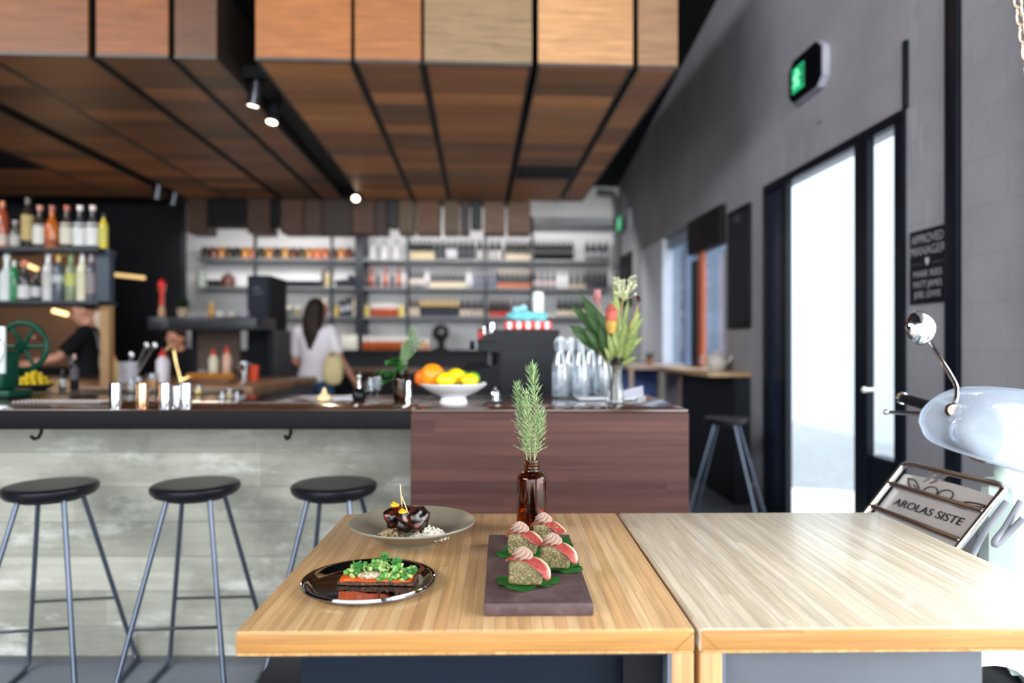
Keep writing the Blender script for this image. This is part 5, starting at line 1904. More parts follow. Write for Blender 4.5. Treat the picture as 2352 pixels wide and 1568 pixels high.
for i, (px, py, c, h, lb) in enumerate(((302, 897, (200, 186, 176), 0.05, 'small pale glass behind the first steel tumbler'), (318, 893, (214, 196, 180), 0.06, 'pale glass above the copper tumbler'), (350, 892, (196, 126, 50), 0.075, 'amber drink glass behind the tumbler row'), (336, 900, (206, 190, 170), 0.045, 'low pale glass beside the amber drink'), (456, 905, (222, 196, 80), 0.04, 'small jar of yellow syrup right of the tumblers'), (510, 916, (196, 206, 214), 0.03, 'left of the three tiny clear glasses near the bar edge'), (527, 914, (214, 176, 110), 0.038, 'middle, golden one of the three tiny glasses near the bar edge'), (544, 916, (190, 180, 176), 0.03, 'right of the three tiny glasses near the bar edge'))):
    p = onbar(px, py)
    t = simple('small_glass', lb, 'glass', p, [('glass_wall', MB().lathe([(0, 0), (h * 0.4, 0), (h * 0.44, h), (h * 0.41, h), (h * 0.37, 0.003), (0, 0.003)], seg=20), TUMB), ('drink', MB().lathe([(0, 0.0032), (h * 0.36, 0.0032), (h * 0.385, h * 0.6), (0, h * 0.6)], seg=20), pm(c, 0.2))])
# cream squeeze bottle with pointed top, paper, pepper mill, wine glass
simple('pointed_sauce_pot', 'small cream pot with pointed top on the bar in front of the woman', 'pot', onbar(745, 921), [('pot_body', MB().lathe([(0, 0), (0.026, 0), (0.03, 0.006), (0.027, 0.022), (0.013, 0.03), (0.006, 0.05), (0, 0.056)]), pm((222, 200, 150), 0.4))])
simple('paper_sheet', 'white paper sheets lying on the bar by the pepper mill', 'paper', onbar(790, 915), [('sheet_stack', MB().box(-0.045, 0.045, -0.06, 0.06, 0, 0.006), PAPER), ('top_sheet', MB().sheet([[(x, y, 0.0065 + 0.010 * max(0, (x + y) * 8) ** 2) for y in (-0.06, -0.02, 0.02, 0.06)] for x in (-0.045, -0.015, 0.015, 0.045)], 0.0006), PAPER)], -YAW + R(12))
simple('pepper_mill', 'black round based pepper mill with silver neck on the bar', 'pepper mill', onbar(825, 920), [('mill_base', MB().lathe([(0, 0), (0.022, 0), (0.028, 0.012), (0.028, 0.03), (0.018, 0.045), (0.009, 0.05), (0, 0.05)]), BLACKGLOSS), ('silver_neck', MB().lathe([(0, 0.05), (0.008, 0.05), (0.007, 0.085), (0.011, 0.092), (0.012, 0.102), (0.006, 0.110), (0, 0.111)]), CHR)])
for i, (px, py, lb) in enumerate(((851, 917, 'clear stemless wine glass between the pepper mill and the herb jar'), (866, 913, 'clear wine glass touching the herb jar'))):
    simple('wine_glass', lb, 'glass', onbar(px, py), [('glass_bowl', MB().lathe([(0.004, 0.02), (0.02, 0.03), (0.026, 0.055), (0.021, 0.09), (0.019, 0.09), (0.024, 0.055), (0.018, 0.032), (0, 0.024)]), TUMB), ('glass_foot', MB().lathe([(0, 0), (0.02, 0), (0.02, 0.002), (0.004, 0.004), (0.004, 0.022), (0, 0.022)]), TUMB)])
# herb jar
hj = onbar(924, 922)
t = thing('herb_jar', 'brown glass jar holding mint and rosemary on the bar', 'jar', hj)
MB().lathe([(0, 0), (0.030, 0), (0.034, 0.005), (0.034, 0.085), (0.028, 0.1), (0.02, 0.106), (0.02, 0.118), (0.0235, 0.119), (0.0235, 0.124), (0.017, 0.124), (0.017, 0.106), (0.03, 0.083), (0.03, 0.006), (0, 0.005)]).build('jar_glass', GLASS('brown_glass', (0.20, 0.09, 0.03), 0.05), t)
MINT = P('mint_green', (72, 150, 66), 0.45, var=0.25, scale=40)
GREY = P('grey_green_leaf', (120, 150, 104), 0.5, var=0.2, scale=40)


def leafshape(mb, p, d, L, w, up=Vector((0, 0, 1)), curl=0.25, fold=0.15):
    d = Vector(d).normalized()
    s = d.cross(up)
    if s.length < 0.05:
        s = d.cross(Vector((0, 1, 0.2)))
    s.normalize()
    n = s.cross(d).normalized()
    grid = []
    for i in range(7):
        u = i / 6
        wd = w * (sin(pi * min(1, u ** 0.8)) ** 0.8 if 0 < u < 1 else 0.02)
        c = Vector(p) + d * L * u - n * curl * L * u * u
        grid.append([c - s * wd + n * fold * wd, c, c + s * wd + n * fold * wd])
    vr = [[mb.bm.verts.new(q) for q in r_] for r_ in grid]
    for i in range(6):
        for j in range(2):
            mb.bm.faces.new((vr[i][j], vr[i + 1][j], vr[i + 1][j + 1], vr[i][j + 1]))


def mint(c, tips, label, seed):
    rnd = random.Random(seed)
    t = thing('mint_bunch', label, 'herb', c)
    ms, ml = MB(), MB()
    for tip in tips:
        path = curve_pts([(0, 0, -0.09), (tip[0] * 0.1, tip[1] * 0.1, 0.02), (tip[0] * 0.6, tip[1] * 0.6, tip[2] * 0.8), tip], 12)
        ms.tube(path, 0.0016, 6)
        for k in range(4, 13):
            for s in range(3):
                a = rnd.uniform(0, 2 * pi)
                leafshape(ml, path[k], (cos(a), sin(a), rnd.uniform(-0.5, 0.4)), rnd.uniform(0.022, 0.036), rnd.uniform(0.008, 0.013))
    bmesh.ops.solidify(ml.bm, geom=list(ml.bm.faces), thickness=0.0005)
    ms.build('stems', MINT, t)
    ml.build('leaves', MINT, t, angle=None)
    return t


mint(hj + Vector((0, 0, 0.11)), [(-0.055, -0.01, 0.05), (-0.085, 0.0, 0.01), (-0.03, 0.02, 0.06), (-0.065, 0.02, -0.03)], 'drooping green mint bunch in the left of the brown herb jar', 4)
rnd = random.Random(6)
t = thing('rosemary_bunch', 'tall grey green rosemary bunch in the right of the brown herb jar', 'herb', hj + Vector((0.004, 0, 0.11)))
ms, ml = MB(), MB()
for tip in ((0.05, 0.0, 0.155), (0.02, 0.02, 0.14), (0.07, -0.01, 0.12), (0.005, 0.0, 0.10), (0.035, 0.01, 0.17)):
    path = curve_pts([(0, 0, -0.09), (0.002, 0, 0.03), (tip[0] * 0.5, tip[1] * 0.5, tip[2] * 0.6), tip], 16)
    ms.tube(path, 0.0014, 6)
    for k in range(4, 17):
        for s in range(6):
            a = rnd.uniform(0, 2 * pi)
            d = Vector((cos(a) * 0.8, sin(a) * 0.8, 0.9)).normalized()
            ml.tube([path[k], path[k] + d * 0.012, path[k] + d * rnd.uniform(0.02, 0.03)], [0.0008, 0.0014, 0.0003], 5)
ms.build('stems', GREY, t)
ml.build('needles', GREY, t, angle=None)
simple('glass_shaker', 'slim clear glass shaker with bright highlight right of the herb jar', 'shaker', onbar(938, 926), [('shaker_body', MB().lathe([(0, 0), (0.012, 0), (0.013, 0.004), (0.013, 0.07), (0.011, 0.085), (0, 0.085)]), CHR)])

# fruit bowl
fb = onz(1042, 929, BZ)
dB = (fb - CP).dot(Vector((SA, CA, 0)))
fb = lat(lx(1042, dB + 0.05), dB + 0.05, BZ + 0.0008)
o = thing('fruit_bowl', 'white footed bowl of citrus on the bar', 'bowl', fb)
MB().lathe([(0, 0.002), (0.044, 0.002), (0.05, 0.0), (0.053, 0.0), (0.053, 0.004), (0.046, 0.022), (0.05, 0.028), (0.09, 0.045), (0.118, 0.064), (0.127, 0.074), (0.125, 0.077), (0.114, 0.069), (0.085, 0.051), (0.045, 0.037), (0, 0.034)], seg=56).build('bowl_body', P('white_bowl_glaze', (222, 224, 228), 0.25, var=0.02), o)


def citrus(name, c, r, mat, label, cat, elong=1.0, ax=0.0):
    mb = MB()
    prof = []
    for k in range(17):
        a = -pi / 2 + pi * k / 16
        rr, z = cos(a), sin(a) * elong
        if elong > 1.05:
            z += 0.10 * (abs(sin(a)) ** 14) * (1 if z > 0 else -1)
        prof.append((max(0, rr) * r if 0 < k < 16 else 0, z * r))
    mb.lathe(prof, seg=28)
    mb.move(Matrix.Translation(c) @ Matrix.Rotation(ax, 4, 'Z') @ Matrix.Rotation(pi / 2 if elong > 1.05 else 0, 4, 'Y'))
    return tag(mb.build(name, mat, angle=None), label, cat, 'citrus in the white bowl')


def skin(name, c):
    t = NT(name)
    v = t.coord()
    f = t.noise(v, 30, 3)
    c = lin(c)
    t.color(t.ramp(f, [(0.3, tuple(x * 0.9 for x in c)), (0.7, tuple(min(1, x * 1.1) for x in c))]))
    t.bsdf.inputs['Roughness'].default_value = 0.35
    t.bump(t.noise(v, 300, 2), 0.15, 0.001)
    return t.m


ORA, LEM, LIM = skin('orange_peel', (240, 140, 14)), skin('lemon_peel', (244, 206, 10)), skin('lime_peel', (96, 160, 30))
K = lambda px, py, dd=0.0: atd(px, py, dB + 0.05 + dd)
citrus('grapefruit', K(993, 862), 0.046, ORA, 'large orange citrus fruit at the left of the white bowl', 'citrus')
citrus('orange', K(973, 868, 0.05), 0.036, skin('deep_orange_peel', (222, 104, 20)), 'deeper orange fruit half hidden behind the large one', 'citrus')
citrus('lemon', K(1025, 872, -0.05), 0.029, LEM, 'lemon at the front middle of the white bowl', 'lemon', 1.22, 0.2)
citrus('lemon', K(1047, 864, 0.01), 0.031, LEM, 'lemon on top behind the front lemon', 'lemon', 1.2, -0.5)
citrus('lemon', K(1079, 873, -0.035), 0.026, LEM, 'lemon at the right of the white bowl', 'lemon', 1.25, 0.5)
citrus('lime', K(1062, 867, 0.06), 0.028, LIM, 'lime behind the top lemon', 'lime', 1.1, 0.0)
citrus('lime', K(1086, 869, 0.05), 0.026, LIM, 'lime at the right rear of the white bowl', 'lime', 1.1, 0.6)
simple('chrome_dome', 'small chrome lid on the bar right of the fruit bowl', 'lid', onbar(1137, 908), [('dome', MB().lathe([(0.0, 0.026), (0.014, 0.022), (0.02, 0.01), (0.021, 0), (0, 0)]), CHR), ('knob', MB().ball((0, 0, 0.03), 0.005), CHR)])

# espresso machine on its own counter
em = thing('machine_counter', 'black counter carrying the espresso machine behind the bar', 'counter', (0, 0, 0), -YAW)
DM = 3.55
MB().box(lx(1060, DM), lx(1420, DM), DM - 0.08, DM + 0.75, 0, 0.93, 0.004).build('counter_body', BLACK, em)
es = thing('espresso_machine', 'black espresso machine with steel group head behind the bar', 'espresso machine', lat(lx(1195, DM + 0.3), DM + 0.3, 0.931), -YAW)
x0, x1 = lx(1150, DM) - lx(1195, DM + 0.3), lx(1285, DM) - lx(1195, DM + 0.3)
zt_ = zz(757, DM) - 0.931
BKP = P('black_machine_panel', (14, 17, 22), 0.45, spec=0.25)
mb = MB()
mb.prism([(x0, -0.3, 0.05), (x1, -0.3, 0.05), (x1 + 0.0, -0.3, zt_ * 0.6), (x1, -0.3, zt_), (x0 - 0.02, -0.3, zt_), (x0 - 0.12, -0.3, zt_ * 0.86), (x0 - 0.12, -0.3, zt_ * 0.72), (x0, -0.3, zt_ * 0.68)], (0, 0.62, 0))
mb.build('machine_body', BKP, es)
MB().box(x0 - 0.10, x1, -0.29, 0.31, 0.0, 0.05, 0.006).build('drip_tray', BLACK, es)
MB().tube([(x0 - 0.135, -0.305, zt_ * 0.79), (x0 - 0.16, -0.305, zt_ * 0.79)], 0.022, 14).build('steam_knob', BLACK, es)
for i, yy in enumerate((-0.16, 0.14)):
    MB().cyl((x0 - 0.06, yy, zt_ * 0.70), (x0 - 0.06, yy, zt_ * 0.50), 0.03).build('group_head', P('dark_group_head', (60, 60, 64), 0.3, 0.7), es)
    MB().tube([(x0 - 0.06, yy, zt_ * 0.5), (x0 - 0.20, yy, zt_ * 0.47)], 0.012, 10).build('portafilter', BLACK, es)
MB().tube(curve_pts([(x0 - 0.03, -0.27, zt_ * 0.7), (x0 - 0.05, -0.28, zt_ * 0.5), (x0 - 0.03, -0.29, zt_ * 0.2)], 12), 0.003, 8).build('steam_wand', NAVY, es)
MB().box(x0 + 0.02, x1 - 0.02, -0.302, -0.3, zt_ * 0.62, zt_ * 0.68).build('side_groove', NAVY, es)
zt_w = 0.931 + zt_
# on the machine: striped tin, blue cloth, cups
mt = lambda px, dd=0.12: lat(lx(px, DM + dd), DM + dd, zt_w + 0.001)
st_ = thing('striped_tray', 'red and white striped tray on top of the espresso machine', 'tray', mt(1212), -YAW)
RED = pm((196, 34, 28), 0.4)
MB().box(-0.125, 0.125, -0.1, 0.1, 0, 0.045, 0.006).build('tray_body', RED, st_)
mb = MB()
for k in range(5):
    mb.box(-0.108 + 0.049 * k, -0.086 + 0.049 * k, -0.1015, -0.1, 0.004, 0.041)
mb.build('white_stripes', pm((226, 222, 220), 0.4), st_)
lump('blue_cloth', P('turquoise_cloth', (112, 196, 206), 0.8, var=0.15, scale=30, bump=0.3), mt(1212) + Vector((0.0, 0, 0.068)), (0.105, 0.09, 0.03), 7, 'crumpled turquoise cloth heaped in the striped tray', 'cloth', 0, 0.8, 4, 2.2, fr=14)
lump('blue_cloth', P('pale_blue_cloth', (150, 206, 220), 0.8, var=0.15, scale=30, bump=0.3), mt(1193) + Vector((0.0, 0, 0.105)), (0.04, 0.04, 0.022), 8, 'smaller pale blue cloth lump on top of the turquoise one', 'cloth', 0, 0.8, 4, 2.2, fr=18)
pz = mt(1236, 0.16)
t = thing('cup_stack', 'tall stack of white paper cups on top of the espresso machine', 'cups', pz + Vector((0, 0, 0.046)))
for k in range(6):
    MB().lathe([(0.030, 0.022 * k), (0.0335, 0.022 * k + 0.001), (0.029, 0.022 * k + 0.05 * (1 if k == 5 else 0.42)), (0.0, 0.022 * k + 0.05 * (1 if k == 5 else 0.42))], seg=24).build('paper_cup', WHITE, t)
simple('chrome_jug', 'bright chrome milk jug at the front left of the espresso machine top', 'jug', lat(lx(1130, DM), DM, zt_w + 0.001 - 0.0) + Vector((0.0, 0.04, -0.055)), [('jug_body', MB().lathe([(0, 0), (0.022, 0), (0.024, 0.005), (0.022, 0.09), (0.018, 0.09), (0.02, 0.006), (0, 0.005)]), CHR), ('jug_handle', MB().tube([(-0.022, 0, 0.075), (-0.04, 0, 0.07), (-0.04, 0, 0.03), (-0.022, 0, 0.02)], 0.003, 8), CHR)])
simple('red_canister', 'small red canister left of the chrome jug', 'canister', lat(lx(1106, DM + 0.1), DM + 0.1, zt_w - 0.055), [('tin_body', MB().lathe([(0, 0), (0.02, 0), (0.02, 0.055), (0, 0.055)]), pm((190, 40, 30), 0.4)), ('tin_lid', MB().lathe([(0, 0.055), (0.021, 0.055), (0.021, 0.062), (0, 0.063)]), pm((60, 30, 26), 0.4))])
MB().box(lx(1096, DM) - lx(1195, DM + 0.3), x0 - 0.02, -0.3, 0.1, zt_ - 0.07, zt_ - 0.056, 0.003).build('side_shelf', BKP, es)

# clear water bottles
WB = [(0, 0), (0.033, 0), (0.036, 0.004), (0.036, 0.12), (0.03, 0.15), (0.019, 0.185), (0.0165, 0.205), (0.0165, 0.225), (0.0195, 0.226), (0.0195, 0.236), (0.0145, 0.236), (0.0142, 0.205), (0.0165, 0.185), (0.0275, 0.149), (0.0335, 0.119), (0.0335, 0.006), (0, 0.005)]
WG = THIN('glow_haze_glass', (0.93, 0.97, 1.0), 0.2, 0.08, 0.15)  # haze put into clear glass imitates the glow of door light
WAT = GLASS('bottle_water', (0.96, 0.99, 1.0), 0.0, 1.33)
wb0 = None
for i, (px, py, lb) in enumerate(((1287, 912, 'front left of the clear water bottles'), (1310, 904, 'second clear water bottle from the left, set back'), (1334, 912, 'middle clear water bottle at the front'), (1357, 904, 'fourth clear water bottle, set back behind the papers'), (1383, 909, 'rightmost clear water bottle, touching the flower vase stems'))):
    p = onbar(px, py)
    if wb0 is None:
        wb0 = thing('water_bottle', lb, 'bottle', p, 0, 'clear water bottles on the bar')
        MB().lathe(WB, seg=36).build('bottle_glass', WG, wb0)
        MB().lathe([(0, 0.0055), (0.0332, 0.0065), (0.0332, 0.11), (0, 0.11)], seg=28).build('water', WAT, wb0)
        MB().lathe([(0, 0.236), (0.012, 0.236), (0.016, 0.24), (0.016, 0.252), (0.01, 0.258), (0, 0.258)], seg=20).build('stopper', pm((206, 214, 220), 0.3), wb0)
        mb = MB().tube([(0.0205, 0, 0.2), (0.024, 0, 0.232), (0.014, 0, 0.256), (-0.014, 0, 0.256), (-0.024, 0, 0.232), (-0.0205, 0, 0.2)], 0.0014, 6)
        mb.build('wire_clasp', STEEL, wb0)
    else:
        dup(wb0, p, i * 0.9, lb)
# papers and menus
mn = onbar(1400, 922)
simple('menu_folder', 'dark edged folder of white menus lying on the bar by the vase', 'menu', onbar(1385, 918), [('folder_back', MB().box(-0.115, 0.13, -0.05, 0.05, 0, 0.004, 0.001), pm((52, 50, 56), 0.6)), ('menu_sheets', MB().box(-0.105, 0.12, -0.045, 0.048, 0.004, 0.009), PAPER)], -YAW + R(5))
t = simple('open_menu', 'white menu card half open behind the vase', 'menu', onbar(1450, 912), [('lower_page', MB().box(-0.06, 0.06, -0.04, 0.04, 0, 0.003), PAPER), ('raised_page', MB().obox((0.01, 0.02, 0.018), (0.042, 0.034, 0.001), ((1, 0, 0.25), (0, 0.86, 0.5), (-0.2, -0.5, 0.86))), P('lilac_white_page', (196, 198, 216), 0.8))], -YAW + R(-8))

# vase of proteas
vz = onbar(1413, 926)
t = thing('flower_vase', 'clear glass vase of protea flowers on the bar', 'vase', vz)
VG = GLASS('vase_glass', (0.97, 0.99, 0.98), 0.01)
MB().lathe([(0, 0), (0.034, 0), (0.037, 0.004), (0.034, 0.03), (0.026, 0.075), (0.024, 0.11), (0.028, 0.15), (0.036, 0.175), (0.034, 0.175), (0.0255, 0.15), (0.0215, 0.11), (0.0235, 0.075), (0.031, 0.03), (0.033, 0.007), (0, 0.006)], seg=40).build('vase_glass', VG, t)
MB().lathe([(0, 0.0065), (0.0325, 0.0075), (0.0308, 0.03), (0.0232, 0.075), (0, 0.08)], seg=32).build('water', WAT, t)
STEMG = P('flower_stem', (150, 128, 66), 0.5, var=0.2, scale=30)
DLEAF = P('protea_leaf', (84, 116, 74), 0.42, var=0.2, scale=30)
PLEAF = P('pale_leaf', (176, 192, 122), 0.45, var=0.2, scale=30)
dV = (vz - CP).dot(Vector((SA, CA, 0)))
V = lambda px, py, dd=0.0: atd(px, py, dV + dd)


def stem_leaves(name, label, pts, leaves, lmat, cat='foliage', head=None):
    base = V(*pts[0])
    t = thing(name, label, cat, base, 0, 'stems in the flower vase')
    path = curve_pts([V(*p) - base for p in pts], 20)
    MB().tube(path, 0.0025, 8).build('stem', STEMG, t)
    if leaves:
        mb = MB()
        for (p0, p1, w) in leaves:
            a, b = V(*p0) - base, V(*p1) - base
            leafshape(mb, a, (b - a), (b - a).length * 1.06, w * (1.5 if lmat is DLEAF else 1.15), Vector((0.1, -1, 0.25)), 0.08, 0.2)
        bmesh.ops.solidify(mb.bm, geom=list(mb.bm.faces), thickness=0.0012)
        mb.build('leaves', lmat, t, angle=None)
    return t, base


t, b = stem_leaves('protea', 'large pink and yellow protea bloom at the middle of the bunch', [(1412, 918), (1412, 850), (1408, 790), (1407, 752)], [((1408, 790), (1372, 712, -0.02), 0.014), ((1410, 800), (1350, 722, -0.03), 0.013)], DLEAF, 'flower')
c = V(1404, 728, -0.07) - b
mb, mb2 = MB(), MB()
for lay in range(4):
    n = 9
    for k in range(n):
        a = 2 * pi * k / n + lay * 0.35
        r = 0.028 - 0.005 * lay
        p0 = c + Vector((r * 0.45 * cos(a), r * 0.45 * sin(a), -0.062))
        d = Vector((cos(a) * (0.42 - 0.08 * lay), sin(a) * (0.42 - 0.08 * lay), 1.0))
        leafshape(mb if lay > 0 else mb2, p0, d, (0.055 if lay == 0 else 0.086 + 0.010 * lay), (0.010 if lay == 0 else 0.0145), Vector((-cos(a), -sin(a), 0.3)), -0.22, 0.3)
for m_ in (mb, mb2):
    bmesh.ops.solidify(m_.bm, geom=list(m_.bm.faces), thickness=0.0012)
mb.build('petals', P('protea_pink', (226, 122, 108), 0.5, var=0.12, scale=30), t, angle=None)
mb2.build('outer_bracts', P('protea_yellow', (226, 186, 92), 0.5, var=0.12, scale=30), t, angle=None)
t, b = stem_leaves('protea_bud', 'pale pink protea bud at the upper left of the bunch', [(1409, 918), (1405, 840), (1392, 760), (1376, 700)], [((1390, 760), (1338, 678, 0.02), 0.014), ((1395, 775), (1345, 706, 0.0), 0.012), ((1398, 790), (1316, 700, 0.02), 0.014)], DLEAF, 'flower')
c = V(1372, 683) - b
mb = MB()
for k in range(12):
    a = 2 * pi * k / 12
    leafshape(mb, c + Vector((0.005 * cos(a), 0.005 * sin(a), -0.030)), Vector((cos(a) * 0.36, sin(a) * 0.36, 1)), 0.062, 0.012, Vector((-cos(a), -sin(a), 0.3)), -0.2, 0.3)
bmesh.ops.solidify(mb.bm, geom=list(mb.bm.faces), thickness=0.001)
mb.build('petals', P('bud_pink', (220, 160, 160), 0.5, var=0.1, scale=30), t, angle=None)
stem_leaves('leafy_branch', 'dark broad-leaved stem leaning left in the flower vase', [(1406, 920), (1400, 850), (1372, 800), (1340, 765)], [((1352, 775), (1312, 748), 0.012), ((1362, 788), (1318, 762, -0.02), 0.012), ((1380, 805), (1330, 775), 0.012), ((1385, 806), (1346, 756, -0.03), 0.014), ((1395, 830), (1345, 735, 0.03), 0.014), ((1398, 830), (1378, 742, -0.04), 0.013)], DLEAF)
stem_leaves('leafy_branch', 'pale green leafy stem at the right of the flower vase', [(1416, 920), (1420, 850), (1436, 790), (1452, 735)], [((1425, 815), (1466, 762), 0.013), ((1430, 800), (1470, 742, -0.02), 0.013), ((1438, 785), (1468, 712, 0.02), 0.013), ((1424, 820), (1458, 795, -0.03), 0.013), ((1420, 830), (1440, 740, -0.03), 0.014), ((1418, 835), (1412, 745, -0.05), 0.013), ((1416, 830), (1446, 690, 0.02), 0.012), ((1422, 830), (1448, 806, -0.05), 0.012), ((1412, 830), (1400, 770, -0.06), 0.014), ((1430, 810), (1460, 770, -0.05), 0.014), ((1426, 800), (1425, 720, -0.04), 0.012), ((1424, 812), (1476, 775, 0.01), 0.012), ((1428, 795), (1478, 728, 0.03), 0.012), ((1418, 838), (1462, 820, -0.02), 0.011), ((1416, 842), (1432, 792, -0.06), 0.012), ((1410, 842), (1392, 800, -0.05), 0.012)], PLEAF)
t, b = stem_leaves('cream_flower_branch', 'tall stem of tiny cream flowers at the top of the bunch', [(1414, 920), (1416, 840), (1424, 740), (1434, 660)], [((1424, 745), (1412, 655), 0.010), ((1426, 720), (1404, 690), 0.009)], PLEAF, 'flower')
mb = MB()
rnd = random.Random(14)
for k in range(46):
    px, py = rnd.uniform(1408, 1462), rnd.uniform(630, 690)
    if (px - 1436) ** 2 / 30 ** 2 + (py - 655) ** 2 / 32 ** 2 > 1:
        continue
    p = V(px, py, rnd.uniform(-0.03, 0.03)) - b
    mb.ball(p, rnd.uniform(0.0035, 0.0055), 8, 6)
    mb.tube([V(1434, 690) - b, (V(1434, 690) - b).lerp(p, 0.6), p], 0.0008, 5)
mb.build('blossoms', P('cream_blossom', (206, 210, 170), 0.6), t, angle=None)
t, b = stem_leaves('red_flower_branch', 'dark red flower at the right of the bunch', [(1417, 920), (1422, 850), (1446, 760), (1466, 700)], [((1446, 750), (1470, 720), 0.008)], PLEAF, 'flower')
mb = MB()
c = V(1466, 688) - b
for k in range(22):
    a, e = rnd.uniform(0, 2 * pi), rnd.uniform(-0.3, 1.4)
    leafshape(mb, c, (cos(a) * cos(e), sin(a) * cos(e), sin(e)), 0.018, 0.005)
bmesh.ops.solidify(mb.bm, geom=list(mb.bm.faces), thickness=0.0008)
mb.build('petals', P('deep_red_petal', (132, 44, 36), 0.5), t, angle=None)

# ------------------------------------------------------------------ spot lamps under the timber boxes
SPOTC = P('dark_lamp_can', (70, 72, 78), 0.22, 0.8)
LENS = EMIT('lamp_glow', (1.0, 0.86, 0.66), 9.0)


def spot_can(px, py, tilt, label, d, e=6.0, r=0.045, L=0.19, aim=None):
    tip = atd(px, py, d)
    t = thing('spot_lamp', label, 'spot lamp', tip, 0, 'spot lamps in the ceiling slots')
    M = Euler(tilt).to_matrix().to_4x4()
    MB().lathe([(r * 0.86, 0.0), (r, 0.0), (r, L), (r * 0.8, L + 0.01), (0, L + 0.012)], seg=28).move(M).build('lamp_can', SPOTC, t)
    MB().lathe([(0, 0.004), (r * 0.86, 0.004), (r * 0.86, 0.010), (0, 0.010)], seg=28).move(M).build('lens', LENS, t)
    top = M @ Vector((0, 0, L + 0.01))
    MB().cyl(top, (top.x * 0.4, top.y * 0.4, max(top.z + 0.02, ZS + 0.06 - tip.z)), 0.01).build('lamp_stem', NAVY, t)
    dn = M @ Vector((0, 0, -1))
    l = lamp('spot_glow', 'SPOT', tip + dn * 0.012, e, (1.0, 0.82, 0.6), tip + dn, 0.03, spot=R(70), blend=0.6)
    l.parent = t
    l.matrix_parent_inverse = Matrix.Translation(-tip)
    return t


zd = lambda py, z: (z - EYE) * 1568 / (795 - py)
spot_can(581, 244, (R(4), R(10), 0), 'left spot lamp of the front pair in the wide ceiling slot', zd(244, 2.90), 14)
spot_can(624, 281, (R(-14), R(4), 0), 'right spot lamp of the front pair in the wide ceiling slot', zd(281, 2.90), 14)
spot_can(817, 456, (R(-50), R(-4), 0), 'lone bright spot lamp at the far end of the wide ceiling slot', zd(456, 2.93), 14)
spot_can(360, 455, (R(4), R(10), 0), 'left spot lamp of the far pair above the spirits rack', zd(455, 2.87), 10)
spot_can(396, 470, (R(4), R(14), 0), 'right spot lamp of the far pair above the spirits rack', zd(470, 2.87), 10)
tk = thing('lighting_track', 'black lighting track along the wide ceiling slot', 'track', (0, 0, 0))
MB().box(-1.60, -1.39, 4.75, YK - 0.05, ZS + 0.06, ZS + 0.14).build('track_channel', BLACK, tk)
tk2 = thing('lighting_track', 'black lighting track along the slot above the spirits rack', 'track', (0, 0, 0))
MB().box(-3.60, -3.49, 4.4, YK - 0.02, ZS + 0.05, ZS + 0.12).build('track_channel', BLACK, tk2)
# slim warm light bar on the dark kitchen wall and the lit kitchen hatch at the left
WARM = EMIT('warm_tube', (1.0, 0.62, 0.25), 1.3)
for i, (a, b_, d, lb, e) in enumerate((((258, 630), (332, 638), 7.6, 'slim warm light bar on the dark wall right of the spirits rack', 1.0), ((122, 713), (155, 722), 7.2, 'short bright tube in the kitchen hatch beside the bartender', 3.0), ((52, 604), (86, 618), 7.2, 'short warm tube seen between the lower rack bottles', 2.0))):
    t = thing('light_bar', lb, 'light', (0, 0, 0))
    p, q = (ony(a[0], a[1], 8.80), ony(b_[0], b_[1], 8.80)) if i == 0 else (atd(a[0], a[1], 7.385), atd(b_[0], b_[1], 7.385))
    MB().cyl(p, q, 0.022, seg=14).build('glowing_tube', EMIT('warm_tube', (1.0, 0.66, 0.28), e), t)
    MB().obox((p + q) / 2 + Vector((0, 0.034, 0)), ((q - p).length / 2 + 0.03, 0.015, 0.03), (q - p, (0, 1, 0), (0, 0, 1))).build('tube_housing', NAVY, t)
lamp('kitchen_glow', 'POINT', atd(150, 660, 6.9), 9, (1.0, 0.66, 0.36), None, 0.15)
lamp('kitchen_glow', 'POINT', atd(500, 690, 6.8), 8, (1.0, 0.8, 0.6), None, 0.2)
hs = thing('kitchen_hatch', 'timber lined hatch behind the bartender', 'hatch', (0, 0, 0), -YAW)
MB().box(-5.6, lx(232, 7.4), 7.42, 7.46, 1.0, 2.35).build('hatch_panel', P('brown_hatch_timber', (92, 64, 40), 0.5), hs)
MB().box(lx(216, 7.38), lx(232, 7.38), 7.36, 7.42, 0.9, zz(715, 7.38)).build('pale_post', P('pale_hatch_post', (176, 170, 164), 0.5), hs)
red = thing('red_pepper_mill', 'tall bright red pepper mill on the pass by the dark kitchen wall', 'pepper mill', lat(lx(391, 6.3), 6.15, zz(728, 6.3)), -YAW)
MB().lathe([(0, 0), (0.03, 0), (0.03, 0.06), (0.02, 0.08), (0.018, 0.10), (0, 0.1)]).build('mill_base', pm((190, 150, 110), 0.4), red)
MB().lathe([(0, 0.1), (0.022, 0.1), (0.016, 0.2), (0.03, 0.26), (0.032, 0.3), (0.016, 0.33), (0, 0.335)]).build('mill_head', pm((214, 16, 14), 0.35), red)
MB().box(lx(372, dp), lx(418, dp), dp - 0.25, dp + 0.25, zz(758, dp), zz(730, dp), 0.005).build('pass_wing', P('dark_pass_steel', (52, 54, 60), 0.4, 0.3), hp)
hp2 = thing('potted_herb', 'small green pot plant beside the red pepper mill on the pass', 'plant', lat(lx(420, 6.3), 6.3, zz(730, 6.3) + 0.001))
MB().lathe([(0, 0), (0.045, 0), (0.055, 0.09), (0.05, 0.09), (0.045, 0.08), (0, 0.08)]).build('pot', pm((170, 150, 130), 0.6), hp2)
mb = MB()
rnd = random.Random(2)
for k in range(40):
    a, e = rnd.uniform(0, 2 * pi), rnd.uniform(0.1, 1.4)
    leafshape(mb, (0, 0, 0.08), (cos(a) * cos(e), sin(a) * cos(e), sin(e)), rnd.uniform(0.06, 0.14), 0.018)
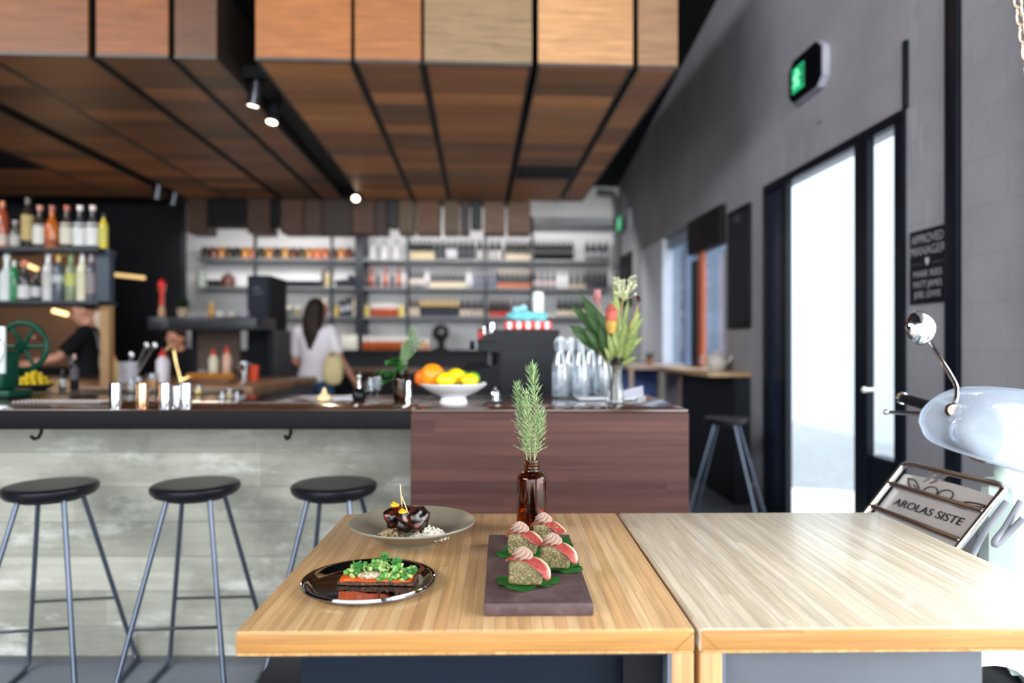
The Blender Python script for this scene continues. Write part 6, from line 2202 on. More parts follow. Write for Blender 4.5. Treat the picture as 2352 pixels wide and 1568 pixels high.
bmesh.ops.solidify(mb.bm, geom=list(mb.bm.faces), thickness=0.001)
mb.build('leaves', P('dull_green_leaf', (54, 84, 50), 0.5), hp2, angle=None)

# ------------------------------------------------------------------ right wall fittings
def wall_frame():
    """local x -> along the wall toward the camera (-Y), y -> up, z -> out of the wall (-X)"""
    return Matrix(((0, 0, -1, 0), (-1, 0, 0, 0), (0, 1, 0, 0), (0, 0, 0, 1)))


def exit_sign(pTL, pBR, label, e):
    yc, zc = (pTL.y + pBR.y) / 2, (pTL.z + pBR.z) / 2
    hw, hh = abs(pTL.y - pBR.y) / 2, abs(pTL.z - pBR.z) / 2
    t = thing('exit_sign', label, 'exit sign', (WX - 0.001, yc, zc))
    WM = wall_frame()
    c = 0.28
    out = [(-hw, -hh * (1 - c * 1.3)), (-hw * (1 - c), -hh), (hw * (1 - c), -hh), (hw, -hh * (1 - c * 1.3)), (hw, hh * (1 - c * 1.3)), (hw * (1 - c), hh), (-hw * (1 - c), hh), (-hw, hh * (1 - c * 1.3))]
    MB().prism([WM @ Vector((x * 1.03, y * 1.03, 0.0)) for x, y in out], WM @ Vector((0, 0, 0.045))).build('sign_housing', P('pale_housing', (176, 176, 190), 0.4), t, angle=20)
    MB().prism([WM @ Vector((x, y, 0.045)) for x, y in out], WM @ Vector((0, 0, 0.012))).build('sign_face', BLACKGLOSS, t, angle=20)
    G = EMIT('green_exit_light', (0.02, 0.62, 0.24), e)
    gx0, gx1, gy = -hw * 0.76, hw * 0.02, hh * 0.58
    MB().prism([WM @ Vector(q + (0.0575,)) for q in ((gx0, -gy), (gx1, -gy), (gx1, gy), (gx0, gy))], WM @ Vector((0, 0, 0.001))).build('green_panel', G, t)
    # running figure and doorway in dark/white, as on the lit pictogram
    DK = EMIT('pictogram_pale', (0.35, 1.0, 0.6), e * 1.4)
    w, s = (gx1 - gx0), gy
    q = lambda x, y: WM @ Vector((gx0 + w * x, s * y, 0.0592))
    mb = MB()
    mb.ball(q(0.42, 0.68), s * 0.12, 10, 8)
    for pts in ([(0.42, 0.5), (0.36, 0.0)], [(0.42, 0.42), (0.62, 0.22), (0.7, 0.4)], [(0.42, 0.42), (0.22, 0.3), (0.16, 0.05)], [(0.36, 0.0), (0.56, -0.22), (0.5, -0.62)], [(0.36, 0.0), (0.26, -0.42), (0.08, -0.5)]):
        mb.tube([q(*p) for p in pts], s * 0.075, 6)
    mb.build('running_figure', DK, t)
    mb = MB()
    mb.tube([q(0.74, -0.75), q(0.74, 0.8), q(0.95, 0.8), q(0.95, -0.75)], s * 0.05, 6)
    mb.build('doorway_mark', BLACK, t)
    return t


exit_sign(onx(1832, 150), onx(1905, 190), 'black octagonal running-man exit sign glowing green above the glass door', 0.42)
exit_sign(onx(1424, 493), onx(1450, 526), 'small green exit sign far back on the grey wall near the corner', 0.4)

# menu chalkboard
a, b = onx(1678, 490), onx(1727, 752)
mbd = thing('menu_board', 'tall black menu board on the grey wall left of the glass door', 'menu board', (0, 0, 0))
MB().box(WX - 0.03, WX - 0.001, b.y, a.y, b.z, a.z, 0.003).build('board_frame', P('black_board_frame', (24, 24, 30), 0.5), mbd)
MB().box(WX - 0.033, WX - 0.03, b.y + 0.035, a.y - 0.035, b.z + 0.05, a.z - 0.05).build('board_face', P('board_face', (36, 36, 46), 0.6), mbd)
mb = MB()
for i, (z, w) in enumerate(((0.93, 0.5), (0.9, 0.6))):
    zz_ = b.z + (a.z - b.z) * z
    yc = (a.y + b.y) / 2
    mb.box(WX - 0.0345, WX - 0.033, yc - 0.1 * w, yc + 0.1 * w, zz_ - 0.008, zz_ + 0.008)
mb.build('chalk_heading', pm((84, 84, 96), 0.8), mbd)
# small dark plaque further back
a, b = onx(1430, 590), onx(1453, 650)
pq = thing('wall_plaque', 'small dark panel on the grey wall above the flower bunch', 'panel', (0, 0, 0))
MB().box(WX - 0.03, WX - 0.001, b.y, a.y, b.z - 0.3, a.z, 0.003).build('plaque_board', BLACK, pq)
MB().box(WX - 0.034, WX - 0.03, b.y + 0.06, a.y - 0.06, b.z - 0.24, a.z - 0.06).build('plaque_face', NAVY, pq)

# licensing sign
a, b = onx(2095, 535), onx(2180, 692)
sg = thing('approved_manager_sign', 'black sign with white capitals beside the glass door', 'sign', (WX - 0.001, (a.y + b.y) / 2, (a.z + b.z) / 2))
WM = wall_frame()
hw, hh = abs(a.y - b.y) / 2, abs(a.z - b.z) / 2
MB().box(-0.012, 0, -hw, hw, -hh, hh, 0.002).build('sign_board', P('sign_black', (22, 25, 34), 0.5), sg)
CHALK = P('chalk_white', (150, 152, 158), 0.8)
for txt, y, size in (('APPROVED', 0.74, 0.30), ('MANAGER', 0.42, 0.30), ('MARK REES', -0.2, 0.22), ('MATT JAMES', -0.48, 0.22), ('JOEL LEWIS', -0.76, 0.22)):
    wdt = hw * 2 * 0.88
    s_ = size * hh * 1.15
    k = wdt / (len(txt) * s_ * 0.62)
    M = WM @ Matrix.Translation((0, y * hh, 0.0125)) @ Matrix.Diagonal((min(1.3, k), 1, 1, 1))
    text_mesh('lettering', txt, s_, CHALK, sg, M, 0.0006)
mb = MB().box(-0.0135, -0.012, -hw * 0.95, -0.03, 0.06 * hh, 0.09 * hh).box(-0.0135, -0.012, 0.03, hw * 0.95, 0.06 * hh, 0.09 * hh)
mb.build('divider_rule', pm((70, 72, 84), 0.7), sg)
# small stag-like emblem on the rule: a shield with two upright prongs
mb = MB().prism([WM @ Vector(q + (0.0122,)) for q in ((-0.014, 0.05), (-0.009, 0.025), (0, 0.012), (0.009, 0.025), (0.014, 0.05), (0.006, 0.04), (0.0, 0.054), (-0.006, 0.04))], WM @ Vector((0, 0, 0.001)))
mb.move(Matrix.Translation((0, 0, -0.01)))
mb.build('emblem', P('emblem_white', (206, 208, 214), 0.7), sg)
# round button on the wall
p = onx(1884, 280)
bt2 = thing('wall_button', 'small round grey stud on the wall below the exit sign', 'stud', p)
MB().lathe([(0, 0), (0.012, 0), (0.012, 0.006), (0.008, 0.01), (0, 0.01)], seg=16).move(wall_frame()).build('stud_cap', pm((92, 92, 100), 0.5), bt2)
MB().lathe([(0.012, 0), (0.016, 0), (0.016, 0.002), (0.012, 0.002)], seg=16).move(wall_frame()).build('stud_ring', pm((120, 120, 126), 0.5), bt2)

# brass coloured chain of the roller door
cn = thing('roller_chain', 'pale metal chain hanging at the top right corner', 'chain', atd(2328, -60, 2.30))
mb = MB()
z = 0.0
dirv = (atd(2358, 165, 2.30) - atd(2331, -10, 2.30)).normalized()
top = Vector((0, 0, 0)) + (atd(2306, -200, 2.30) - atd(2328, -60, 2.30))
up_ = -dirv
for i in range(34):
    c = top + dirv * 0.0300 * i
    s = up_.cross(Vector((1, 0, 0)) if i % 2 else Vector((0.5, 1, 0))).normalized()
    n = up_.cross(s)
    M = Matrix((s, up_, n)).transposed()
    L, W = 0.0155, 0.0100
    pts = [M @ Vector((W * cos(q), L * sin(q) + (0.006 if sin(q) > 0 else -0.006), 0)) for q in [2 * pi * k / 16 for k in range(16)]]
    mb.tube([c + q for q in pts] + [c + pts[0]], 0.0034, 8)
mb.build('chain_links', CHROME('pale_brass_chain', (0.6, 0.48, 0.38), 0.35), cn)
MB().lathe([(0, 0), (0.012, 0), (0.012, 0.05), (0, 0.05)], top + Vector((0, 0, 0.012)), 16).build('chain_holder', NAVY, cn)

# ------------------------------------------------------------------ motor scooter parked in the roller door, nose toward the tables
HS = lat(1.335, 1.83, 0)
FW = Vector((CA * -0.987 + SA * -0.16, CA * -0.16 - SA * -0.987, 0))
ang = math.atan2(FW.y, FW.x)
sc = thing('motor_scooter', 'pale mint motor scooter with chrome front rack, flyscreen and round mirror', 'scooter', HS, ang)
Minv = (Matrix.Translation(HS) @ Matrix.Rotation(ang, 4, 'Z')).inverted()


def S(px, py, d):
    """place in the scooter's own frame: x forward, y left"""
    return Minv @ atd(px, py, d)


MINT_P = P('pale_mint_paint', (222, 238, 230), 0.18, var=0.03, coat=0.5)
RUB = P('black_rubber', (24, 24, 26), 0.6)
GREYP = P('grey_ribbed_rubber', (120, 122, 130), 0.5)
# front wheel and mudguard
MB().torus((0.16, 0, 0.215), 0.165, 0.05, 40, 14, 'y').build('front_tyre', RUB, sc)
MB().lathe([(0, -0.045), (0.06, -0.045), (0.07, -0.02), (0.118, -0.03), (0.125, 0), (0.118, 0.03), (0.07, 0.02), (0.06, 0.045), (0, 0.045)], seg=32).move(Matrix.Translation((0.16, 0, 0.215)) @ Matrix.Rotation(pi / 2, 4, 'X')).build('front_rim', CHR, sc)
rows = []
for i in range(19):
    a = R(-8) + R(190) * i / 18
    row_ = []
    for j in range(13):
        s = -1 + 2 * j / 12
        rr = 0.255 + 0.02 * (1 - s * s) - 0.07 * abs(s) ** 4
        wd = 0.095 * (0.55 + 0.45 * sin(pi * i / 18))
        row_.append(Vector((0.16 + rr * cos(a), s * wd, 0.235 + rr * sin(a))))
    rows.append(row_)
MB().sheet(rows, 0.004).build('front_mudguard', MINT_P, sc)
# leg shield
rows = []
for i in range(21):
    v = i / 20
    z = 0.26 + 0.60 * v
    w = 0.25 * (0.80 + 0.20 * sin(pi * min(1, v * 1.15))) - 0.09 * max(0, v - 0.75) * 4 * 0.8
    xb = -0.02 - 0.10 * (1 - v) * 0.3
    rows.append([Vector((xb - 0.10 * abs(-1 + 2 * j / 16) ** 2.2 + 0.0, w * (-1 + 2 * j / 16), z)) for j in range(17)])
MB().sheet(rows, 0.006).build('leg_shield', MINT_P, sc)
mb = MB()
edge = [r_[0] for r_ in rows] + list(rows[-1][1:-1]) + [r_[-1] for r_ in reversed(rows)]
mb.tube(edge, 0.007, 8)
mb.build('shield_trim', CHR, sc)
# horn cover down the middle
mb = MB()
mb.loft([[Vector((0.0 + dx, y * w, z)) for dx, y in ((-0.02, -1), (0.04, -0.8), (0.065, 0), (0.04, 0.8), (-0.02, 1))] for z, w in ((0.36, 0.05), (0.5, 0.065), (0.7, 0.075), (0.86, 0.06))])
mb.build('horn_cover', MINT_P, sc)
# ribbed grey rubber strips beside the rack, lying on the shield
for (pp, nm) in (([(2312, 1152, 1.70), (2282, 1190, 1.70), (2255, 1232, 1.69), (2236, 1270, 1.68), (2210, 1330, 1.66)], 'shield_strip'), ([(2345, 1150, 1.66), (2308, 1212, 1.66), (2286, 1240, 1.65), (2288, 1250, 1.65), (2318, 1222, 1.65), (2350, 1190, 1.64)], 'bumper_strip')):
    MB().tube(curve_pts([S(*q) for q in pp], 30), 0.0075, 10).build(nm, GREYP, sc)
# headset with lamp, bars
MB().ball((0.0, 0, 1.0), (0.085, 0.10, 0.07), 24, 16).build('headset', MINT_P, sc)
MB().lathe([(0.078, -0.02), (0.08, 0.02), (0.072, 0.03), (0.078, 0.03), (0.086, 0.0), (0.082, -0.02)], seg=36).move(Matrix.Translation((0.065, 0, 0.99)) @ Matrix.Rotation(pi / 2, 4, 'Y')).build('headlamp_rim', CHR, sc)
MB().ball((0.075, 0, 0.99), (0.026, 0.074, 0.074), 24, 14).build('headlamp_glass', GLASS('headlamp_glass', (0.95, 0.97, 1.0), 0.05), sc)
MB().lathe([(0.03, 0.8), (0.035, 0.86), (0.045, 0.95), (0, 0.97)], seg=20).build('steering_neck', MINT_P, sc)
for s in (-1, 1):
    MB().tube([(0, s * 0.08, 1.01), (-0.005, s * 0.2, 1.035), (-0.01, s * 0.245, 1.04)], [0.03, 0.02, 0.016], 14).build('handlebar', MINT_P, sc)
    g0, g1 = (Vector((-0.01, s * 0.215, 1.042)), Vector((-0.012, s * 0.345, 1.046))) if s > 0 else (S(2205, 952, 1.95), S(2076, 915, 2.20))
    MB().tube([g0, g1], 0.0165, 16).build('grip', RUB, sc)
    MB().lathe([(0, 0), (0.018, 0), (0.019, 0.012), (0.012, 0.02), (0, 0.02)], seg=20).move(Matrix.Translation(g1) @ (g1 - g0).to_track_quat('Z', 'Y').to_matrix().to_4x4()).build('grip_end', CHR, sc)
    l0, l1, l2 = (Vector((0.03, s * 0.17, 1.03)), Vector((0.045, s * 0.26, 1.02)), Vector((0.045, s * 0.40, 1.018))) if s > 0 else (S(2185, 962, 1.96), S(2120, 950, 2.08), S(2036, 946, 2.16))
    MB().tube([l0, l1, l2], [0.0075, 0.0075, 0.0055], 10).ball(l2, 0.0095, 12, 8).build('brake_lever', CHR, sc)
# mirror on its bent stem (rider's right)
pts = [S(2190, 938, 1.86), S(2197, 910, 1.868), S(2196, 886, 1.882), S(2184, 862, 1.92), S(2168, 836, 1.965), S(2137, 788, 2.06)]
MB().tube(curve_pts(pts, 22), 0.006, 12).build('mirror_stem', CHR, sc)
mc = S(2117, 752, 2.10)
nd = (Minv.to_3x3() @ Vector((0.30, -1, 0.12))).normalized()
Mq = Matrix.Translation(mc) @ nd.to_track_quat('Z', 'Y').to_matrix().to_4x4()
MB().lathe([(0, 0.032), (0.022, 0.029), (0.040, 0.018), (0.0515, 0.002), (0.054, -0.006), (0.0525, -0.012), (0.049, -0.012), (0, -0.010)], seg=40).move(Mq).build('mirror_head', CHR, sc)
MB().lathe([(0, 0), (0.021, 0), (0.021, 0.012), (0.016, 0.018), (0, 0.02)], seg=24).move(Matrix.Translation(S(2190, 942, 1.85)) @ (Minv.to_3x3() @ Vector((-0.5, -1, 0.1))).to_track_quat('Z', 'Y').to_matrix().to_4x4()).build('mirror_clamp', CHROME('bronze_clamp', (0.35, 0.25, 0.2), 0.2), sc)
# flyscreen: curved clear shield, tilted back
outl = [(2112, 968, 2.02), (2118, 945, 2.02), (2138, 922, 2.0), (2170, 902, 1.95), (2210, 891, 1.88), (2270, 890, 1.78), (2352, 897, 1.66), (2440, 915, 1.56), (2510, 960, 1.48), (2520, 1010, 1.46), (2490, 1070, 1.47), (2430, 1092, 1.52), (2352, 1084, 1.62), (2280, 1062, 1.73), (2220, 1043, 1.83), (2170, 1026, 1.92), (2130, 1005, 2.0)]
op = [S(*q) for q in outl]
cc = sum(op, Vector()) / len(op)
mb = MB()
prev = None
cv = mb.bm.verts.new(cc + Vector((0.06, 0, 0)))
NL = 6
for i in range(1, NL + 1):
    f = i / NL
    cur = [mb.bm.verts.new(cc.lerp(q, f) + Vector((0.06 * (1 - f * f), 0, 0))) for q in op]
    n = len(cur)
    for k in range(n):
        j = (k + 1) % n
        if prev is None:
            mb.bm.faces.new((cv, cur[k], cur[j]))
        else:
            mb.bm.faces.new((prev[k], cur[k], cur[j], prev[j]))
    prev = cur
bmesh.ops.recalc_face_normals(mb.bm, faces=mb.bm.faces)
bmesh.ops.solidify(mb.bm, geom=list(mb.bm.faces), thickness=0.003)
fs = mb.build('flyscreen', THIN('flyscreen_acrylic', (0.82, 0.89, 1.0), 0.14, 0.03, 0.34), sc, angle=None)
MB().tube(curve_pts(op + [op[0]], 90), 0.003, 8).build('flyscreen_edge', P('flyscreen_edge', (206, 216, 232), 0.2), sc)
MB().tube(curve_pts([S(2268, 985, 1.9), S(2230, 1018, 1.9), S(2192, 1010, 1.92), S(2184, 985, 1.94), S(2200, 958, 1.95)], 24), 0.005, 10).build('screen_bracket', CHR, sc)
# chrome front rack
A_, B_ = S(2078, 1063, 2.10), S(2312, 1116, 1.75)          # top bar ends
C_, D_ = S(1990, 1176, 2.12), S(2196, 1262, 1.77)          # lower bar ends
E_, F_ = A_ + (C_ - A_) * 1.55, B_ + (D_ - B_) * 1.55      # rack continues under table height
RK = CHROME('dark_chrome', (0.55, 0.52, 0.5), 0.1)


def lp(u, v, lift=0.0):
    """u along the bar (far -> near), v down the rack"""
    p = A_.lerp(B_, u).lerp(E_.lerp(F_, u), v)
    nrm = (B_ - A_).cross(C_ - A_).normalized()
    if nrm.z < 0:
        nrm = -nrm
    return p + nrm * lift


frame = [lp(0.0, 0.06), lp(0.012, 0.025), lp(0.05, 0.004), lp(0.12, 0.0), lp(0.5, 0.0), lp(0.9, 0.0), lp(0.965, 0.006), lp(0.99, 0.03), lp(1.0, 0.07), lp(1.0, 0.5), lp(1.0, 0.95), lp(0.98, 0.99), lp(0.93, 1.0), lp(0.5, 1.0), lp(0.07, 1.0), lp(0.02, 0.99), lp(0.0, 0.95), lp(0.0, 0.5), lp(0.0, 0.06)]
MB().tube(curve_pts(frame, 140), 0.0085, 12).build('rack_frame', RK, sc)
for k, v in enumerate((0.26, 0.56, 0.80)):
    MB().tube([lp(0.0, v), lp(0.97, v)], 0.0078, 12).ball(lp(0.97, v), 0.0085, 10, 8).build('rack_bar', RK, sc)
MB().tube([lp(0.36, 0.0, -0.01), lp(0.25, 0.14, -0.02)], 0.004, 8).tube([lp(0.45, 0.0, -0.01), lp(0.32, 0.14, -0.02)], 0.004, 8).build('rack_brace', RK, sc)
# polished plate under the bars with painted leaves, rings and lettering
PLT = CHROME('rack_plate_steel', (0.80, 0.79, 0.79), 0.36)
PLT.node_tree.nodes['Principled BSDF'].inputs['Metallic'].default_value = 0.55
rows = []
for i in range(9):
    v = 0.10 + 0.82 * i / 8
    rows.append([lp(0.02 + 0.96 * j / 12, v - 0.045 * sin(pi * j / 12) * (1 if i == 0 else 0) * 0.6, -0.016) for j in range(13)])
plate = MB().sheet(rows, 0.0025).build('rack_plate', PLT, sc)
BLK = P('black_sign_paint', (14, 14, 16), 0.5)
ux = (B_ - A_).normalized()
vx = (C_ - A_).normalized()
nz_ = ux.cross(vx).normalized()
if nz_.z < 0:
    nz_ = -nz_
LW, LH = (B_ - A_).length, (E_ - A_).length


def on_plate(u, v, lift=-0.0125):
    return lp(u, v, lift)


mb = MB()
for (c0, c1, w) in (((0.10, 0.14), (0.30, 0.24), 0.018), ((0.66, 0.27), (0.97, 0.20), 0.016)):
    p0, p1 = on_plate(*c0), on_plate(*c1)
    dd = (p1 - p0)
    sd = dd.cross(nz_).normalized()
    for sgn in (-1, 1):
        mb.tube(curve_pts([p0, p0.lerp(p1, 0.35) + sd * w * sgn * 0.6, p0.lerp(p1, 0.7) + sd * w * sgn * 0.45, p1], 14), 0.0019, 6)
    mb.tube([p0.lerp(p1, 0.5), p1], 0.0015, 6)
for c in ((0.40, 0.215), (0.55, 0.205)):
    p = on_plate(*c)
    mb.tube([p + ux * 0.024 * cos(q) + vx * 0.017 * sin(q) for q in [2 * pi * k / 24 for k in range(25)]], 0.0017, 6)
mb.build('painted_leaves', BLK, sc)
TMx = Matrix.Translation(on_plate(0.5, 0.41, -0.0128)) @ Matrix((ux, -vx, nz_)).transposed().to_4x4()
text_mesh('plate_lettering', 'AROLAS SISTE', 0.034, BLK, sc, TMx @ Matrix.Diagonal((LW * 0.9 / (12 * 0.034 * 0.66), 1, 1, 1)), 0.0006)
# white roll strapped behind the bars
# floorboard, rear body, seat, rear wheel (mostly out of the frame, to the right)
MB().box(-0.62, -0.05, -0.2, 0.2, 0.235, 0.275, 0.015).build('floorboard', MINT_P, sc)
mb = MB()
mb.loft([[Vector((x, w * cos(q), zc + h * sin(q))) for q in [2 * pi * k / 20 for k in range(20)]] for x, w, zc, h in ((-0.55, 0.10, 0.45, 0.16), (-0.66, 0.19, 0.47, 0.20), (-0.9, 0.24, 0.47, 0.21), (-1.15, 0.21, 0.48, 0.19), (-1.32, 0.12, 0.5, 0.12))])
mb.build('rear_body', MINT_P, sc)
MB().torus((-1.06, 0, 0.215), 0.165, 0.05, 40, 14, 'y').build('rear_tyre', RUB, sc)
mb = MB().loft([[Vector((x, w * cos(q), zc + h * sin(q))) for q in [2 * pi * k / 16 for k in range(16)]] for x, w, zc, h in ((-0.52, 0.08, 0.72, 0.03), (-0.6, 0.13, 0.735, 0.05), (-0.85, 0.15, 0.735, 0.055), (-1.1, 0.13, 0.75, 0.05), (-1.2, 0.06, 0.76, 0.03))])
mb.build('saddle', RUB, sc)
MB().tube([(-0.7, 0.16, 0.26), (-0.72, 0.22, 0.02)], 0.012, 8).tube([(-0.7, -0.16, 0.26), (-0.72, -0.22, 0.02)], 0.012, 8).build('centre_stand', STEEL, sc)

# ------------------------------------------------------------------ people
SKIN = P('skin', (206, 150, 124), 0.5, var=0.06, scale=20, sss=0.1)


def ell(mb, secs, n=24):
    """stack of ellipses (centre x, y, z, rx, ry)"""
    mb.loft([[Vector((x + rx * cos(2 * pi * k / n), y + ry * sin(2 * pi * k / n), z)) for k in range(n)] for (x, y, z, rx, ry) in secs])


def limb(mb, pts, rs):
    pts = [Vector(p) for p in pts]
    out, rr = [], []
    for i in range(len(pts) - 1):
        for k in range(4):
            out.append(pts[i].lerp(pts[i + 1], k / 4))
            rr.append(rs[i] + (rs[i + 1] - rs[i]) * k / 4)
    out.append(pts[-1])
    rr.append(rs[-1])
    mb.tube(out, rr, 14)
    for p, r in zip(pts, rs):
        mb.ball(p, r, 14, 10)


def hand(mb, wrist, d, palm_n, curl=0.5):
    d = Vector(d).normalized()
    n = Vector(palm_n)
    n = (n - d * n.dot(d)).normalized()
    s = d.cross(n)
    w = Vector(wrist)
    mb.obox(w + d * 0.045, (0.048, 0.037, 0.013), (d, s, n), 0.011)
    for k, L in enumerate((0.070, 0.080, 0.075, 0.058)):
        b = w + d * 0.086 + s * (0.028 - 0.0187 * k)
        a1 = curl * 0.5
        a2 = curl * 1.2
        p1 = b + (d * cos(a1) + n * sin(a1)) * L * 0.45
        p2 = p1 + (d * cos(a2) + n * sin(a2)) * L * 0.32
        p3 = p2 + (d * cos(a2 * 1.4) + n * sin(a2 * 1.4)) * L * 0.25
        limb(mb, [b - d * 0.01, p1, p2, p3], [0.0095, 0.0088, 0.0082, 0.0072])
    b = w + d * 0.03 + s * 0.034
    limb(mb, [b, b + d * 0.03 + s * 0.022 + n * 0.008, b + d * 0.055 + s * 0.026 + n * 0.02], [0.0125, 0.0105, 0.0088])


def head(mb, c, yaw, tilt):
    """skull, jaw, nose, ears; the face looks along -y before yaw"""
    M = Matrix.Translation(c) @ Matrix.Rotation(yaw, 4, 'Z') @ Matrix.Rotation(tilt, 4, 'X')
    before = set(mb.bm.verts)
    mb.ball((0, 0.012, 0.03), (0.074, 0.094, 0.09), 22, 16)
    ell(mb, [(0, -0.045, -0.105, 0.022, 0.02), (0, -0.04, -0.095, 0.042, 0.045), (0, -0.028, -0.06, 0.058, 0.064), (0, -0.012, -0.02, 0.067, 0.08), (0, 0.0, 0.03, 0.07, 0.088)])
    mb.tube([(0, -0.09, 0.012), (0, -0.106, -0.018), (0, -0.112, -0.034), (0, -0.09, -0.04)], [0.008, 0.011, 0.015, 0.01], 10)
    for s in (-1, 1):
        mb.ball((s * 0.018 * 0.7, -0.094, -0.034), (0.010, 0.012, 0.009), 10, 8)
        mb.ball((s * 0.076, 0.008, -0.005), (0.009, 0.020, 0.033), 12, 10)
        mb.ball((s * 0.034, -0.078, 0.022), (0.024, 0.014, 0.01), 12, 8)     # brow
    mb.ball((0, -0.087, -0.064), (0.024, 0.012, 0.0065), 12, 8)             # lips
    mb.ball((0, -0.087, -0.073), (0.021, 0.012, 0.0065), 12, 8)
    for v in mb.bm.verts:
        if v not in before:
            v.co = M @ v.co
    return M


def person(label, loc, rotz, pose, shirt_m, trouser_m, hair_m, hair, shirt_group=None, H=1.70, extra=None, lean=0.0, headyaw=0.0, headtilt=0.0, sleeves=True):
    t = thing('person', label, 'person', loc, rotz)
    k = H / 1.70
    Ln = Matrix.Translation((0, 0, 0.93)) @ Matrix.Rotation(lean, 4, 'X') @ Matrix.Translation((0, 0, -0.93))
    f = lambda p: Ln @ (Vector(p) * k)
    b = MB()
    secs = [(0, 0.0, 0.83, 0.10, 0.085), (0, 0.005, 0.90, 0.165, 0.112), (0, 0.0, 0.97, 0.160, 0.105), (0, -0.004, 1.06, 0.128, 0.09), (0, -0.006, 1.14, 0.132, 0.093), (0, -0.004, 1.25, 0.150, 0.105), (0, 0.0, 1.34, 0.165, 0.10), (0, 0.006, 1.40, 0.150, 0.082), (0, 0.01, 1.435, 0.09, 0.062), (0, 0.006, 1.46, 0.054, 0.052)]

    def torso(mb, secs, grow=0.0, lo=None, hi=None):
        before = set(mb.bm.verts)
        ss = [(x * k, y * k, z * k, (rx + grow) * k, (ry + grow) * k) for x, y, z, rx, ry in secs if (lo is None or z >= lo) and (hi is None or z <= hi)]
        ell(mb, ss)
        for v in mb.bm.verts:
            if v not in before:
                v.co = Ln @ v.co

    torso(b, secs)
    hc = f((0, -0.02, 1.575))
    limb(b, [f((0, 0.012, 1.42)), f((0, 0.0, 1.50)), hc + Vector((0, 0.012, -0.03))], [0.06, 0.052, 0.052])
    MH = head(b, hc, headyaw, headtilt)
    arms = pose['arms']
    for s, (el_, wr, hd, pn) in arms.items():
        sh_ = f((s * 0.165, 0.005, 1.385))
        e_, w_ = Vector(el_) * k, Vector(wr) * k
        limb(b, [sh_, sh_.lerp(e_, 0.5), e_, e_.lerp(w_, 0.45), w_], [0.052, 0.044, 0.037, 0.036, 0.026])
        hand(b, w_, hd, pn)
    feet = pose['feet']
    for s, (kn, an) in feet.items():
        hp_ = Vector((s * 0.09, 0.0, 0.90)) * k
        kn, an = Vector(kn) * k, Vector(an) * k
        limb(b, [hp_, hp_.lerp(kn, 0.5), kn, kn.lerp(an, 0.4), an], [0.088, 0.074, 0.054, 0.052, 0.036])
    bo = b.build('body', SKIN, t, remesh=0.0075, sm=3)
    # eyes
    e = MB()
    for s in (-1, 1):
        e.ball(MH @ Vector((s * 0.031, -0.0825, 0.005)), 0.0125, 12, 8)
    e.build('eyes', pm((44, 34, 28), 0.2), t)
    # clothes follow the body
    c = MB()
    torso(c, secs[:-2] + [(0, 0.01, 1.432, 0.095, 0.068)], 0.013, 0.89)
    for s, (el_, wr, hd, pn) in arms.items():
        sh_ = f((s * 0.16, 0.005, 1.385))
        e_ = Vector(el_) * k
        limb(c, [sh_, sh_.lerp(e_, 0.35), sh_.lerp(e_, 0.72)], [0.064, 0.060, 0.060])
    c.build('shirt', shirt_m, t, remesh=0.010, sm=4)
    q = MB()
    torso(q, secs, 0.010, None, 0.97)
    for s, (kn, an) in feet.items():
        hp_ = Vector((s * 0.09, 0.0, 0.90)) * k
        kn, an = Vector(kn) * k, Vector(an) * k
        limb(q, [hp_, hp_.lerp(kn, 0.5), kn, kn.lerp(an, 0.5), an + Vector((0, 0, 0.02))], [0.098, 0.086, 0.068, 0.064, 0.058])
    q.build('trousers', trouser_m, t, remesh=0.012, sm=3)
    for s, (kn, an) in feet.items():
        an = Vector(an) * k
        MB().box(-0.045, 0.045, -0.17, 0.08, 0.0, 0.075, 0.03, 4).move(Matrix.Translation((an.x, an.y, 0.002))).build('shoe', pm((32, 30, 32), 0.5), t)
    h = MB()
    if hair == 'long':
        h.ball((0, 0.024, 0.045), (0.087, 0.098, 0.092), 22, 16)
        h.move(MH)
        path = [hc + Vector((0.0, 0.085, 0.02)), hc + Vector((0.0, 0.112, -0.07)), hc + Vector((0.0, 0.128, -0.17)), hc + Vector((0.0, 0.124, -0.27)), hc + Vector((0.004, 0.118, -0.36))]
        pp = curve_pts(path, 12)
        secs_h = []
        for i, p in enumerate(pp):
            u = i / 12
            wd = 0.088 - 0.02 * u - 0.05 * max(0, u - 0.6) * 2.2
            secs_h.append([p + Vector((wd * cos(a), 0.030 * (1 - 0.5 * u) * sin(a), 0)) for a in [2 * pi * m / 16 for m in range(16)]])
        h.loft(secs_h)
        for s in (-1, 1):
            limb(h, [hc + Vector((s * 0.07, 0.03, 0.04)), hc + Vector((s * 0.08, 0.06, -0.05)), hc + Vector((s * 0.07, 0.09, -0.16)), hc + Vector((s * 0.045, 0.11, -0.25))], [0.026, 0.03, 0.026, 0.012])
    else:
        h.ball((0, 0.026, 0.05), (0.082, 0.094, 0.088), 22, 16)
        h.move(MH)
    h.build('hair', hair_m, t, remesh=0.010, sm=3)
    if extra:
        extra(t, f, hc)
    return t


TEE = P('white_tee', (222, 216, 222), 0.85, var=0.04)
JEAN = P('blue_denim', (58, 84, 116), 0.85, var=0.15, scale=40)
BLACKC = P('black_cotton', (20, 21, 25), 0.85)
BROWN = P('dark_brown_hair', (32, 20, 15), 0.6, var=0.3, scale=30, stretch=(1, 1, 0.2))
DARKH = P('dark_hair', (30, 20, 18), 0.5, var=0.3)


# woman seen from behind, right arm reaching down to the bench, left elbow bent
def belt_cloth(t, f, hc):
    pass


